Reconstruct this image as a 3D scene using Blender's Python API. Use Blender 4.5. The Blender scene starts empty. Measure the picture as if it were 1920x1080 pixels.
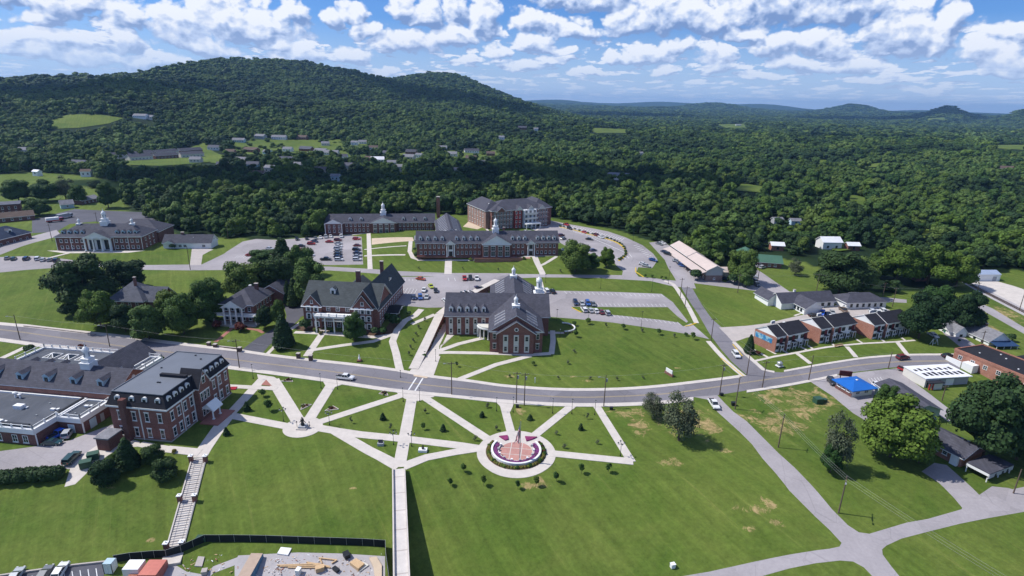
import bpy, bmesh, math, random
import numpy as np
from mathutils import Vector, Matrix
from mathutils.geometry import tessellate_polygon
random.seed(7); RNG = np.random.default_rng(7)
S = bpy.context.scene; COL = S.collection
PI = math.pi

# ------------------------------------------------------------------ camera
F_PX = 1075.0; PITCH = math.radians(18.03); ROLL = math.radians(1.30); CAM_H = 86.0
cam_data = bpy.data.cameras.new('camera'); cam = bpy.data.objects.new('camera', cam_data); COL.objects.link(cam)
S.camera = cam
cam_data.sensor_width = 36; cam_data.lens = 36*F_PX/1920; cam_data.clip_start = 1; cam_data.clip_end = 60000
CAM_M = Matrix.Rotation(PI/2-PITCH, 3, 'X') @ Matrix.Rotation(ROLL, 3, 'Z')
cam.matrix_world = Matrix.Translation((0, 0, CAM_H)) @ CAM_M.to_4x4()
CM = np.array(CAM_M)

# ------------------------------------------------------------------ sun, sky, exposure
SUN_EL = math.radians(52); SUN_AZ = math.radians(-81)        # azimuth from +Y towards +X
sun_dir = Vector((math.sin(SUN_AZ)*math.cos(SUN_EL), math.cos(SUN_AZ)*math.cos(SUN_EL), math.sin(SUN_EL)))
sl = bpy.data.lights.new('sun', 'SUN'); sl.energy = 4.6; sl.angle = math.radians(0.53); sl.color = (1.0, .965, .90)
so = bpy.data.objects.new('sun', sl); COL.objects.link(so); so.rotation_euler = sun_dir.to_track_quat('Z', 'Y').to_euler()
S.view_settings.view_transform = 'Standard'; S.view_settings.look = 'None'; S.view_settings.exposure = 0.12; S.view_settings.gamma = 1
S.view_settings.use_curve_mapping = False
W = bpy.data.worlds.new('World'); S.world = W; W.use_nodes = True
S.cycles.use_denoising = True
S.cycles.max_bounces = 5; S.cycles.diffuse_bounces = 2; S.cycles.glossy_bounces = 2; S.cycles.transparent_max_bounces = 6
S.cycles.volume_bounces = 0; S.cycles.caustics_reflective = False; S.cycles.caustics_refractive = False

class NT:
    """small helper to write node graphs"""
    def __init__(s, nt): s.t = nt; s.n = nt.nodes; s.l = nt.links
    def new(s, ty, **kw):
        n = s.n.new(ty)
        for k, v in kw.items(): setattr(n, k, v)
        return n
    def put(s, sock, v):
        if v is None: return
        if hasattr(v, 'is_linked') or hasattr(v, 'links'): s.l.new(v, sock)
        else: sock.default_value = v
    def math(s, op, a, b=None, c=None, clamp=False):
        n = s.new('ShaderNodeMath', operation=op, use_clamp=clamp)
        s.put(n.inputs[0], a); s.put(n.inputs[1], b)
        if c is not None: s.put(n.inputs[2], c)
        return n.outputs[0]
    def mix(s, f, a, b, ty='RGBA', blend='MIX'):
        n = s.new('ShaderNodeMix', data_type=ty)
        if ty == 'RGBA':
            n.blend_type = blend
            if isinstance(a, tuple): a = (*a[:3], 1)
            if isinstance(b, tuple): b = (*b[:3], 1)
            s.put(n.inputs[0], f); s.put(n.inputs[6], a); s.put(n.inputs[7], b); return n.outputs[2]
        s.put(n.inputs[0], f); s.put(n.inputs[2], a); s.put(n.inputs[3], b); return n.outputs[0]
    def noise(s, vec, scale, detail=4, rough=.55, dim='3D', out=0, dist=0.0):
        n = s.new('ShaderNodeTexNoise', noise_dimensions=dim)
        s.put(n.inputs['Vector'], vec); s.put(n.inputs['Scale'], scale); n.inputs['Detail'].default_value = detail
        n.inputs['Roughness'].default_value = rough; n.inputs['Distortion'].default_value = dist
        return n.outputs[out]
    def mapr(s, v, a, b, c=0.0, d=1.0, smooth=False):
        n = s.new('ShaderNodeMapRange'); n.clamp = True
        if smooth: n.interpolation_type = 'SMOOTHSTEP'
        s.put(n.inputs[0], v)
        for i, q in enumerate((a, b, c, d)): s.put(n.inputs[i+1], q)
        return n.outputs[0]
    def comb(s, x, y, z):
        n = s.new('ShaderNodeCombineXYZ'); s.put(n.inputs[0], x); s.put(n.inputs[1], y); s.put(n.inputs[2], z); return n.outputs[0]
    def sep(s, v):
        n = s.new('ShaderNodeSeparateXYZ'); s.put(n.inputs[0], v); return n.outputs

def pix_dir(px, py):
    d = np.stack([(np.asarray(px, float)-960)/F_PX, -(np.asarray(py, float)-540)/F_PX, -np.ones_like(np.asarray(px, float))], -1)
    d = d @ CM.T
    return d/np.linalg.norm(d, axis=-1, keepdims=True)

def build_world():
    g = NT(W.node_tree); g.n.clear()
    out = g.new('ShaderNodeOutputWorld')
    sky = g.new('ShaderNodeTexSky', sky_type='NISHITA', sun_disc=False)
    sky.sun_elevation = SUN_EL; sky.sun_rotation = SUN_AZ; sky.altitude = 200; sky.air_density = 1.0; sky.dust_density = 0.35; sky.ozone_density = 2.5
    tc = g.new('ShaderNodeTexCoord').outputs['Generated']
    x, y, z = g.sep(tc)
    az = g.math('ARCTAN2', x, y); el = g.math('ARCSINE', z)
    # cumulus banks as they stood round the horizon: centres (azimuth, elevation) with radii
    blobs = [(440, 42, 100, 44), (500, 58, 95, 26), (345, 66, 70, 34), (390, 94, 60, 20), (545, 30, 40, 24), (237, 40, 40, 20), (235, 84, 36, 18), (90, 0, 140, 24), (105, 26, 40, 14), (62, 42, 40, 12), (120, 78, 80, 12), (60, 98, 60, 12), (150, 108, 60, 14), (30, 76, 50, 8),
             (290, 120, 60, 12), (520, 84, 55, 10), (560, 104, 60, 16), (620, 40, 26, 16), (660, 26, 40, 20), (690, 58, 40, 14), (755, 14, 36, 24), (800, 34, 46, 24), (855, 22, 40, 40), (905, 44, 40, 40), (760, 88, 90, 20), (850, 78, 60, 22), (660, 104, 60, 14), (930, 104, 40, 16),
             (1000, 44, 60, 22), (1090, 0, 130, 22), (1000, 84, 50, 18), (1080, 58, 60, 20), (1045, 100, 40, 10), (1170, 50, 55, 26), (1250, 40, 90, 34), (1330, 44, 70, 26), (1210, 112, 70, 16), (1150, 108, 26, 14), (1265, 92, 50, 14), (1340, 110, 40, 20), (1345, 136, 34, 12),
             (1460, 8, 150, 52), (1580, 4, 90, 44), (1450, 92, 60, 24), (1540, 84, 60, 22), (1570, 100, 40, 10), (1620, 22, 26, 26), (1680, 64, 60, 44), (1755, 78, 30, 26), (1780, 44, 28, 26), (1470, 118, 40, 12), (1510, 124, 50, 12), (1610, 122, 60, 12), (1660, 150, 60, 8),
             (1905, 58, 40, 14), (1860, 100, 60, 20), (1900, 118, 50, 18), (1890, 140, 40, 8), (1100, 138, 40, 8), (1030, 118, 50, 8), (980, 128, 60, 8), (880, 118, 40, 8), (1250, 136, 40, 8), (1430, 146, 60, 6), (710, 128, 40, 6), (1720, 170, 60, 5), (1400, 60, 50, 18)]
    ng = bpy.data.node_groups.new('cumulus', 'ShaderNodeTree')
    ng.interface.new_socket('az', in_out='INPUT', socket_type='NodeSocketFloat')
    ng.interface.new_socket('el', in_out='INPUT', socket_type='NodeSocketFloat')
    ng.interface.new_socket('d', in_out='OUTPUT', socket_type='NodeSocketFloat')
    ng.interface.new_socket('t', in_out='OUTPUT', socket_type='NodeSocketFloat')
    h = NT(ng); gi = h.new('NodeGroupInput'); go = h.new('NodeGroupOutput')
    A, E = gi.outputs[0], gi.outputs[1]
    p = h.comb(A, h.math('MULTIPLY', E, 1.25), 0.0)
    wv = h.noise(p, 13, 4, .55, out=1)
    wx, wy, _ = h.sep(wv)
    A2 = h.math('MULTIPLY_ADD', h.math('SUBTRACT', wx, .5), .05, A)
    E2 = h.math('MULTIPLY_ADD', h.math('SUBTRACT', wy, .5), .045, E)
    tot = ws = vs = None
    for (bx, by, rx, ry) in blobs:
        d = pix_dir(bx, by); a0 = math.atan2(d[0], d[1]); e0 = math.asin(d[2])
        rx = rx*.86; ry = ry*1.6
        u = h.math('MULTIPLY', h.math('SUBTRACT', A2, a0), F_PX*(0.97-.12*min(1, abs(a0)/.7))/rx)
        v = h.math('MULTIPLY', h.math('SUBTRACT', E2, e0), F_PX*1.05/ry)
        vb = h.math('MULTIPLY', v, h.math('MULTIPLY_ADD', h.math('LESS_THAN', v, 0.0), .9, 1.0))
        r = h.math('ADD', h.math('MULTIPLY', u, u), h.math('MULTIPLY', vb, vb))
        b = h.math('MAXIMUM', h.math('SUBTRACT', 1.0, r), 0.0)
        tot = b if tot is None else h.math('MAXIMUM', tot, b)
        ws = b if ws is None else h.math('ADD', ws, b); bv = h.math('MULTIPLY', b, v); vs = bv if vs is None else h.math('ADD', vs, bv)
    # the rest of the sky: the same kind of cumulus, smaller and denser towards the horizon
    inv = h.math('DIVIDE', 0.09, h.math('ADD', h.math('MAXIMUM', E, 0.0), 0.045))
    q = h.comb(h.math('MULTIPLY', A, h.math('ADD', inv, 1.6)), h.math('MULTIPLY', inv, 1.3), 0.0)
    far = h.noise(q, 8.5, 4, .6)
    hi = h.mapr(E, .20, .30, 0.0, 1.0)
    lowband = h.math('MULTIPLY', h.mapr(E, .125, .075, 0.0, 1.0), h.mapr(E, .0, .01, 0.0, 1.0))
    gen = h.math('MULTIPLY', h.mapr(far, .49, .66, 0.0, 1.0), h.math('MAXIMUM', hi, h.math('MULTIPLY', lowband, 1.0)))
    tt = h.math('DIVIDE', vs, h.math('ADD', ws, .02))
    tot = h.math('MAXIMUM', tot, gen)
    pn = h.comb(h.math('ADD', A, h.math('MULTIPLY', wx, .05)), h.math('MULTIPLY_ADD', E, 1.25, h.math('MULTIPLY', wy, .05)), 0.0)
    v1 = h.new('ShaderNodeTexVoronoi', feature='SMOOTH_F1', voronoi_dimensions='2D'); h.l.new(pn, v1.inputs['Vector']); v1.inputs['Scale'].default_value = 34; v1.inputs['Smoothness'].default_value = .5
    v2 = h.new('ShaderNodeTexVoronoi', feature='SMOOTH_F1', voronoi_dimensions='2D'); h.l.new(pn, v2.inputs['Vector']); v2.inputs['Scale'].default_value = 95; v2.inputs['Smoothness'].default_value = .4
    n1 = h.noise(p, 60, 6, .62)
    det = h.math('ADD', h.math('MULTIPLY', h.math('SUBTRACT', .42, v1.outputs['Distance']), .62), h.math('ADD', h.math('MULTIPLY', h.math('SUBTRACT', .42, v2.outputs['Distance']), .26), h.math('MULTIPLY', h.math('SUBTRACT', n1, .5), .75)))
    gate = h.mapr(tot, 0.0, .25, 0.0, 1.0)
    dn = h.math('ADD', tot, h.math('MULTIPLY', h.math('MULTIPLY', det, 1.25), gate))
    h.l.new(dn, go.inputs[0]); h.l.new(tt, go.inputs[1])
    def grp(a, e):
        n = g.new('ShaderNodeGroup'); n.node_tree = ng; g.put(n.inputs[0], a); g.put(n.inputs[1], e); return n.outputs
    o0 = grp(az, el); d0 = o0[0]
    d1 = grp(g.math('SUBTRACT', az, .007), g.math('ADD', el, .010))[0]
    alpha = g.mapr(d0, .10, .52, 0.0, 1.0, smooth=True)
    lit = g.math('MULTIPLY', g.math('SUBTRACT', d0, d1), 1.0)
    lum = g.math('ADD', g.math('ADD', g.math('ADD', .60, g.math('MULTIPLY', o0[1], .72)), g.math('MULTIPLY', g.math('SUBTRACT', g.noise(g.comb(az, g.math('MULTIPLY', el, 1.6), 3.0), 11, 4, .55), .5), .9)), lit)
    lum = g.math('SUBTRACT', lum, g.mapr(d0, .35, 1.2, 0.0, .14), clamp=True)
    ramp = g.new('ShaderNodeValToRGB'); g.put(ramp.inputs[0], lum)
    cr = ramp.color_ramp; cr.elements[0].position = 0.12; cr.elements[0].color = (.20, .31, .58, 1)
    cr.elements[1].position = .92; cr.elements[1].color = (.89, .92, .99, 1)
    e = cr.elements.new(.52); e.color = (.50, .61, .85, 1)
    # aerial veil near the horizon
    veil = g.mapr(el, 0.0, .11, .70, 0.0)
    ccol = g.mix(veil, ramp.outputs[0], (.60, .70, .92))
    skyc = g.new('ShaderNodeVectorMath', operation='MULTIPLY'); g.l.new(sky.outputs[0], skyc.inputs[0]); skyc.inputs[1].default_value = (.40, .66, 1.12)
    sc = g.mix(g.mapr(el, .0, .12, .92, .0), skyc.outputs[0], (5.0, 6.3, 8.9))
    bg1 = g.new('ShaderNodeBackground'); g.l.new(sc, bg1.inputs[0]); bg1.inputs[1].default_value = .105
    bg2 = g.new('ShaderNodeBackground'); g.l.new(ccol, bg2.inputs[0]); bg2.inputs[1].default_value = 1.0
    mx = g.new('ShaderNodeMixShader')
    al = g.math('MULTIPLY', alpha, g.mapr(el, .0, .07, .45, .97))
    g.l.new(al, mx.inputs[0]); g.l.new(bg1.outputs[0], mx.inputs[1]); g.l.new(bg2.outputs[0], mx.inputs[2])
    g.l.new(mx.outputs[0], out.inputs[0])
    W.cycles.sampling_method = 'MANUAL'; W.cycles.sample_map_resolution = 512
build_world()

# ------------------------------------------------------------------ materials
MATS = {}
def mat(name, col, rough=.85, spec=.3, metal=0.0, nscale=None, namp=.15, bump=None, fn=None, coat=0):
    if name in MATS: return MATS[name]
    m = bpy.data.materials.new(name); m.use_nodes = True; g = NT(m.node_tree)
    b = g.n['Principled BSDF']; b.inputs['Roughness'].default_value = rough; b.inputs['Metallic'].default_value = metal
    b.inputs['Specular IOR Level'].default_value = spec
    if coat: b.inputs['Coat Weight'].default_value = coat
    b.inputs['Base Color'].default_value = (*col, 1)
    if nscale:
        pos = g.new('ShaderNodeNewGeometry').outputs['Position']
        n = g.noise(pos, nscale, 4, .6); f = g.mapr(n, .3, .7)
        n2 = g.noise(pos, nscale*.13, 3, .6); f2 = g.mapr(n2, .3, .7)
        f = g.math('MULTIPLY_ADD', f2, .5, g.math('MULTIPLY', f, .5))
        lo = tuple(c*(1-namp) for c in col); hi = tuple(min(1, c*(1+namp)) for c in col)
        g.l.new(g.mix(f, lo, hi), b.inputs['Base Color'])
    if fn: fn(g, b)
    MATS[name] = m; return m

def fn_brick(c1, c2, mortar):
    def f(g, b):
        tc = g.new('ShaderNodeTexCoord').outputs['Object']
        x, y, z = g.sep(tc)
        v = g.comb(g.math('ADD', x, y), z, 0.0)
        t = g.new('ShaderNodeTexBrick'); g.l.new(v, t.inputs[0]); t.inputs['Scale'].default_value = 1.0
        t.inputs['Color1'].default_value = (*c1, 1); t.inputs['Color2'].default_value = (*c2, 1); t.inputs['Mortar'].default_value = (*mortar, 1)
        t.inputs['Brick Width'].default_value = .42; t.inputs['Row Height'].default_value = .16; t.inputs['Mortar Size'].default_value = .012
        pos = g.new('ShaderNodeNewGeometry').outputs['Position']
        n = g.mapr(g.noise(pos, .35, 4, .65), .3, .7, .82, 1.14)
        vm = g.new('ShaderNodeVectorMath', operation='SCALE'); g.l.new(t.outputs[0], vm.inputs[0]); g.l.new(n, vm.inputs[3])
        g.l.new(vm.outputs[0], b.inputs['Base Color'])
    return f
BRICK = mat('red_brick', (.22, .08, .06), .9, .2, fn=fn_brick((.235, .088, .068), (.18, .064, .052), (.30, .24, .21)))
BRICK2 = mat('orange_brick', (.40, .15, .09), .9, .2, fn=fn_brick((.37, .155, .105), (.31, .12, .082), (.40, .31, .26)))
BRICK3 = mat('dark_brick', (.15, .06, .05), .9, .2, fn=fn_brick((.175, .068, .056), (.13, .048, .042), (.24, .19, .17)))
def fn_roof(c, sc=1.0, streak=True):
    def f(g, b):
        tc = g.new('ShaderNodeTexCoord').outputs['Object']; x, y, z = g.sep(tc)
        row = g.new('ShaderNodeTexBrick'); g.l.new(g.comb(g.math('ADD', x, y), g.math('MULTIPLY', z, 1.0), 0.0), row.inputs[0])
        row.inputs['Scale'].default_value = sc; row.inputs['Brick Width'].default_value = 1.0; row.inputs['Row Height'].default_value = .3
        row.inputs['Mortar Size'].default_value = .02
        row.inputs['Color1'].default_value = (*[q*1.12 for q in c], 1); row.inputs['Color2'].default_value = (*[q*.86 for q in c], 1); row.inputs['Mortar'].default_value = (*[q*.7 for q in c], 1)
        pos = g.new('ShaderNodeNewGeometry').outputs['Position']
        n = g.mapr(g.noise(pos, .5, 5, .7), .3, .7, .80, 1.2)
        vm = g.new('ShaderNodeVectorMath', operation='SCALE'); g.l.new(row.outputs[0], vm.inputs[0]); g.l.new(n, vm.inputs[3])
        g.l.new(vm.outputs[0], b.inputs['Base Color'])
    return f
SHINGLE = mat('grey_shingle', (.06, .06, .075), .85, .25, fn=fn_roof((.068, .068, .088)))
SHINGLE_D = mat('black_shingle', (.02, .02, .03), .85, .25, fn=fn_roof((.022, .022, .030)))
SHINGLE_G = mat('greenish_slate', (.05, .065, .06), .8, .3, fn=fn_roof((.056, .066, .070)))
SHINGLE_B = mat('blue_grey_shingle', (.09, .10, .13), .85, .25, fn=fn_roof((.095, .10, .125)))
SHINGLE_L = mat('light_grey_shingle', (.2, .2, .22), .85, .25, fn=fn_roof((.20, .20, .22)))
SHINGLE_BR = mat('brown_shingle', (.12, .08, .07), .85, .25, fn=fn_roof((.12, .085, .07)))
GREENMETAL = mat('green_metal_roof', (.06, .14, .09), .5, .4, nscale=.8)
BLUEROOF = mat('bright_blue_roof', (.01, .12, .45), .45, .4, nscale=1.0, namp=.1)
WHITE = mat('white_paint', (.78, .78, .77), .6, .3, nscale=1.2, namp=.05)
OFFWHITE = mat('cream_siding', (.62, .60, .54), .7, .3, nscale=1.2, namp=.08)
GREYSIDE = mat('grey_siding', (.36, .37, .39), .7, .3, nscale=1.2, namp=.08)
BLUESIDE = mat('pale_blue_siding', (.42, .55, .62), .7, .3, nscale=1.0, namp=.06)
TANROOF = mat('pinkish_tan_roof', (.52, .43, .39), .7, .3, nscale=.5, namp=.12)
WHITEROOF = mat('white_membrane_roof', (.72, .72, .74), .6, .3, nscale=.6, namp=.1)
BLACKROOF = mat('black_membrane_roof', (.016, .016, .020), .8, .3, nscale=.4, namp=.35)
def fn_flat(g, b):
    pos = g.new('ShaderNodeNewGeometry').outputs['Position']
    n = g.mapr(g.noise(pos, .07, 5, .7, dist=1.0), .35, .7); n2 = g.mapr(g.noise(pos, .5, 4, .7), .62, .72)
    c = g.mix(n, (.052, .060, .078), (.105, .115, .138))
    c = g.mix(g.math('MULTIPLY', n2, .5), c, (.30, .26, .21)); g.l.new(c, b.inputs['Base Color'])
FLATROOF = mat('grey_flat_roof', (.1, .11, .13), .8, .3, fn=fn_flat)
MANSTOP = mat('grey_metal_deck_roof', (.13, .145, .175), .6, .4, nscale=.25, namp=.15)
GLASS = mat('dark_window_glass', (.025, .035, .045), .12, .6)
DARK = mat('black_painted_metal', (.012, .014, .018), .5, .4)
GREYMET = mat('galvanised_metal', (.35, .37, .39), .45, .5, metal=.4)
WOOD = mat('weathered_pole_wood', (.13, .095, .075), .9, .2, nscale=2.0)
LUMBER = mat('new_lumber', (.55, .38, .22), .8, .2, nscale=2.0)
def fn_asph(c, patch):
    def f(g, b):
        pos = g.new('ShaderNodeNewGeometry').outputs['Position']
        n = g.mapr(g.noise(pos, .05, 5, .65), .3, .7, .84, 1.14); n2 = g.mapr(g.noise(pos, 1.6, 5, .75), .2, .8, .88, 1.12)
        pv_ = g.new('ShaderNodeTexVoronoi', distance='CHEBYCHEV'); g.l.new(pos, pv_.inputs[0]); pv_.inputs['Scale'].default_value = .045
        pr_ = g.sep(pv_.outputs['Color'])[0]
        vm = g.math('MULTIPLY', g.math('MULTIPLY', n, n2), g.mapr(pr_, .0, 1.0, .90, 1.08))
        cr = g.new('ShaderNodeTexVoronoi', feature='DISTANCE_TO_EDGE'); g.l.new(pos, cr.inputs[0]); cr.inputs['Scale'].default_value = .09
        crack = g.mapr(cr.outputs[0], .0, .012, patch, 1.0)
        vm = g.math('MULTIPLY', vm, crack)
        v = g.new('ShaderNodeVectorMath', operation='SCALE'); v.inputs[0].default_value = c; g.l.new(vm, v.inputs[3])
        g.l.new(v.outputs[0], b.inputs['Base Color'])
    return f
ASPH = mat('road_asphalt', (.19, .18, .20), .9, .2, fn=fn_asph((.195, .185, .205), .8))
ASPH_L = mat('pale_worn_asphalt', (.3, .28, .29), .9, .2, fn=fn_asph((.32, .295, .305), .85))
ASPH_D = mat('dark_asphalt', (.08, .08, .09), .9, .2, fn=fn_asph((.10, .10, .12), .85))
def fn_conc(c, js=.42):
    def f(g, b):
        pos = g.new('ShaderNodeNewGeometry').outputs['Position']
        n = g.mapr(g.noise(pos, .4, 5, .7), .25, .75, .86, 1.12)
        v = g.new('ShaderNodeVectorMath', operation='SCALE'); v.inputs[0].default_value = c; g.l.new(n, v.inputs[3])
        g.l.new(v.outputs[0], b.inputs['Base Color'])
    return f
CONC = mat('pale_concrete', (.56, .51, .47), .85, .25, fn=fn_conc((.56, .51, .465)))
CONC_O = mat('older_concrete', (.44, .40, .37), .9, .2, fn=fn_conc((.43, .385, .36)))
GRAVEL = mat('grey_gravel', (.4, .38, .38), .95, .1, fn=fn_conc((.40, .375, .38)))
SAND = mat('tan_sand', (.55, .44, .33), .95, .1, nscale=.7)
PAVER = mat('red_pavers', (.34, .15, .12), .9, .2, nscale=1.5)
PINKPAVER = mat('pink_pavers', (.44, .23, .20), .9, .2, nscale=1.5)
MULCH = mat('brown_mulch', (.11, .07, .05), .95, .1, nscale=2.0, namp=.4)
STRAW = mat('straw_patch', (.45, .36, .20), .95, .1, nscale=2.0, namp=.3)
PAINT_W = mat('white_road_paint', (.70, .70, .70), .7, .2, nscale=1.5, namp=.15)
PAINT_Y = mat('yellow_road_paint', (.42, .33, .18), .7, .2, nscale=1.0, namp=.2)
KERB_Y = mat('yellow_kerb_paint', (.62, .42, .05), .7, .2)
PURPLE = mat('purple_flowers', (.27, .08, .24), .9, .1, nscale=3, namp=.5)
MAGENTA = mat('magenta_flowers', (.22, .04, .12), .9, .1, nscale=3, namp=.5)

SPOTS = [(95.0, 160.6, 11.8, 9.2), (75.3, 145.6, 10.8, 9.2), (87.4, 160.3, 13.7, 9.1), (54.3, 144.7, 7.1, 12.1), (56.0, 140.3, 4.5, 4.6), (34.9, 148.6, 7.3, 4.3), (40.9, 125.0, 4.1, 2.7), (55.6, 108.6, 4.8, 2.2), (60.1, 104.8, 3.0, 1.4), (52.9, 103.0, 2.1, 1.2), (60.2, 111.1, 2.3, 2.7), (57.0, 130.3, 2.9, 2.3), (36.8, 141.2, 3.5, 6.7), (6.1, 115.1, 5.8, 1.6), (7.5, 116.8, 2.1, 2.1), (20.9, 171.2, 2.0, 1.3), (25.0, 168.4, 2.8, 1.3), (-0.2, 170.2, 2.4, 1.8), (57.4, 179.2, 1.7, 1.4), (-36.8, 114.1, 1.5, 0.7), (-92.5, 112.7, 2.0, 0.9), (86.1, 150.6, 9.3, 5.9), (3.2, 147.8, 2.5, 2.8), (212.6, 236.8, 11.3, 16.3), (193.3, 220.7, 7.9, 9.8), (189.5, 303.4, 21.2, 12.5), (103.1, 169.9, 5.0, 3.6), (-76.5, 99.7, 1.5, 0.9), (45.1, 144.3, 4.3, 10.6)]     # dry and bare places of the lawns: x, y, half widths in metres
def fn_grass(far):
    def f(g, b):
        pos = g.new('ShaderNodeNewGeometry').outputs['Position']
        x, y, z = g.sep(pos)
        big = g.mapr(g.noise(pos, .010, 4, .6), .34, .66); mid = g.mapr(g.noise(pos, .055, 5, .7, dist=.6), .32, .68); fine = g.mapr(g.noise(pos, 1.1, 6, .8), .22, .78)
        c = g.mix(big, (.048, .096, .013), (.105, .152, .025))
        c = g.mix(g.math('MULTIPLY', mid, .6), c, (.145, .170, .038))
        wn = g.noise(pos, .04, 2, .5)
        sx, sy, sz = g.sep(pos)
        a = g.math('ADD', g.math('MULTIPLY', x, .86), g.math('MULTIPLY', y, .50)); a = g.math('MULTIPLY_ADD', wn, 8.0, a)
        st = g.new('ShaderNodeVectorRotate', rotation_type='Z_AXIS'); g.l.new(pos, st.inputs[0]); st.inputs['Angle'].default_value = 1.05
        rx_, ry_, rz_ = g.sep(st.outputs[0]); streak = g.noise(g.comb(g.math('MULTIPLY', rx_, .018), g.math('MULTIPLY', ry_, .55), 0.0), 1.0, 4, .7)
        s1 = g.mapr(streak, .3, .7, .86, 1.14)
        c = g.mix(g.mapr(streak, .60, .72, 0.0, .30), c, (.20, .18, .06))
        tracks = g.math('MULTIPLY', g.mapr(g.math('SINE', g.math('MULTIPLY', a, 1.35)), -.5, .5, .97, 1.03), 1.0)
        fn_ = g.math('MULTIPLY', g.mapr(fine, 0, 1, .66, 1.34), g.mapr(g.noise(pos, .35, 5, .75, dist=.5), .28, .72, .84, 1.14))
        k = g.math('MULTIPLY', g.math('MULTIPLY', s1, tracks), fn_)
        sel = None
        for (ex, ey, rx0, ry0) in SPOTS:
            u = g.math('MULTIPLY', g.math('SUBTRACT', x, ex), 1/rx0); v_ = g.math('MULTIPLY', g.math('SUBTRACT', y, ey), 1/ry0)
            q = g.math('SUBTRACT', 1.0, g.math('ADD', g.math('MULTIPLY', u, u), g.math('MULTIPLY', v_, v_)), clamp=True)
            sel = q if sel is None else g.math('MAXIMUM', sel, q)
        dn = g.math('ADD', g.math('MULTIPLY', sel, .55), g.math('MULTIPLY', g.math('SUBTRACT', g.noise(pos, .22, 7, .8, dist=.8), .5), 3.2))
        dry = g.math('MULTIPLY', g.mapr(dn, .34, .62), g.mapr(sel, .0, .12))
        c = g.mix(g.math('MULTIPLY', dry, .92), c, g.mix(g.mapr(g.noise(pos, .9, 3, .6), .35, .65), (.42, .30, .15), (.24, .20, .08)))
        gen_ = g.math('MULTIPLY', g.mapr(g.noise(pos, .16, 6, .78), .66, .74), g.mapr(g.noise(pos, .018, 2, .5), .5, .62))
        c = g.mix(g.math('MULTIPLY', gen_, .5), c, (.26, .21, .09))
        v = g.new('ShaderNodeVectorMath', operation='SCALE'); g.l.new(c, v.inputs[0]); g.l.new(k, v.inputs[3])
        col = v.outputs[0]
        if far:
            r = g.math('POWER', g.math('ADD', g.math('MULTIPLY', x, x), g.math('MULTIPLY', y, y)), .5)
            fo = g.mapr(g.noise(pos, .012, 6, .75), .3, .7)
            wood = g.mix(fo, (.012, .030, .010), (.030, .055, .015))
            vor = g.new('ShaderNodeTexVoronoi'); g.l.new(pos, vor.inputs[0]); vor.inputs['Scale'].default_value = .055
            wood = g.mix(g.mapr(vor.outputs[0], .1, .8), wood, (.008, .018, .006))
            att = g.new('ShaderNodeAttribute', attribute_name='wood').outputs['Fac']
            col = g.mix(att, col, wood)
        g.l.new(col, b.inputs['Base Color'])
        bp = g.new('ShaderNodeBump'); bp.inputs['Strength'].default_value = .35; bp.inputs['Distance'].default_value = .12
        g.l.new(g.noise(pos, 2.2, 4, .7), bp.inputs['Height']); g.l.new(bp.outputs[0], b.inputs['Normal'])
    return f
GRASS = mat('mown_grass', (.07, .12, .02), .9, .12, fn=fn_grass(True))
GRASS2 = mat('mown_grass_patch', (.07, .12, .02), .9, .12, fn=fn_grass(False))
def fn_leaf(c1, c2, c3, var=.25):
    def f(g, b):
        oi = g.new('ShaderNodeObjectInfo').outputs['Random']
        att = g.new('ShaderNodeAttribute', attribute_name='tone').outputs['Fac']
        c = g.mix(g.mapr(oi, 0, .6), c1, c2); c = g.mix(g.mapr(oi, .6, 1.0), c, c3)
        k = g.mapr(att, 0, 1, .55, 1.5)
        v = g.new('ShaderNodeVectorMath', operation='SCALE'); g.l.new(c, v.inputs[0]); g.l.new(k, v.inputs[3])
        g.l.new(v.outputs[0], b.inputs['Base Color'])
        b.inputs['Subsurface Weight'].default_value = 0
    return f
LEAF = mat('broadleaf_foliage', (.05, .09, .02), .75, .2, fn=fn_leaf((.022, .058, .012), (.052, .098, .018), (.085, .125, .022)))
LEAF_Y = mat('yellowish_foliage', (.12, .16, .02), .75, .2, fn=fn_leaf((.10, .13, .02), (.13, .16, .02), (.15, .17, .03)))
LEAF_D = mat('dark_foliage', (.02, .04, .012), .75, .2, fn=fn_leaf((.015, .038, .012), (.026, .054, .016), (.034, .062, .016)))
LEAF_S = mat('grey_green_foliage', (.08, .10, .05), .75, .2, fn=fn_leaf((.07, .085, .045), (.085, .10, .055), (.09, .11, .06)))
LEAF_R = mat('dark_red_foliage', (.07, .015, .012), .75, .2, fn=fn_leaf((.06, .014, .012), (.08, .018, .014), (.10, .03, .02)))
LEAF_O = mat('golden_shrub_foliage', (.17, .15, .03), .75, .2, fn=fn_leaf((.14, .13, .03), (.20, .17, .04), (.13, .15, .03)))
BARK = mat('bark', (.10, .075, .055), .95, .1, nscale=1.5)
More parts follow.
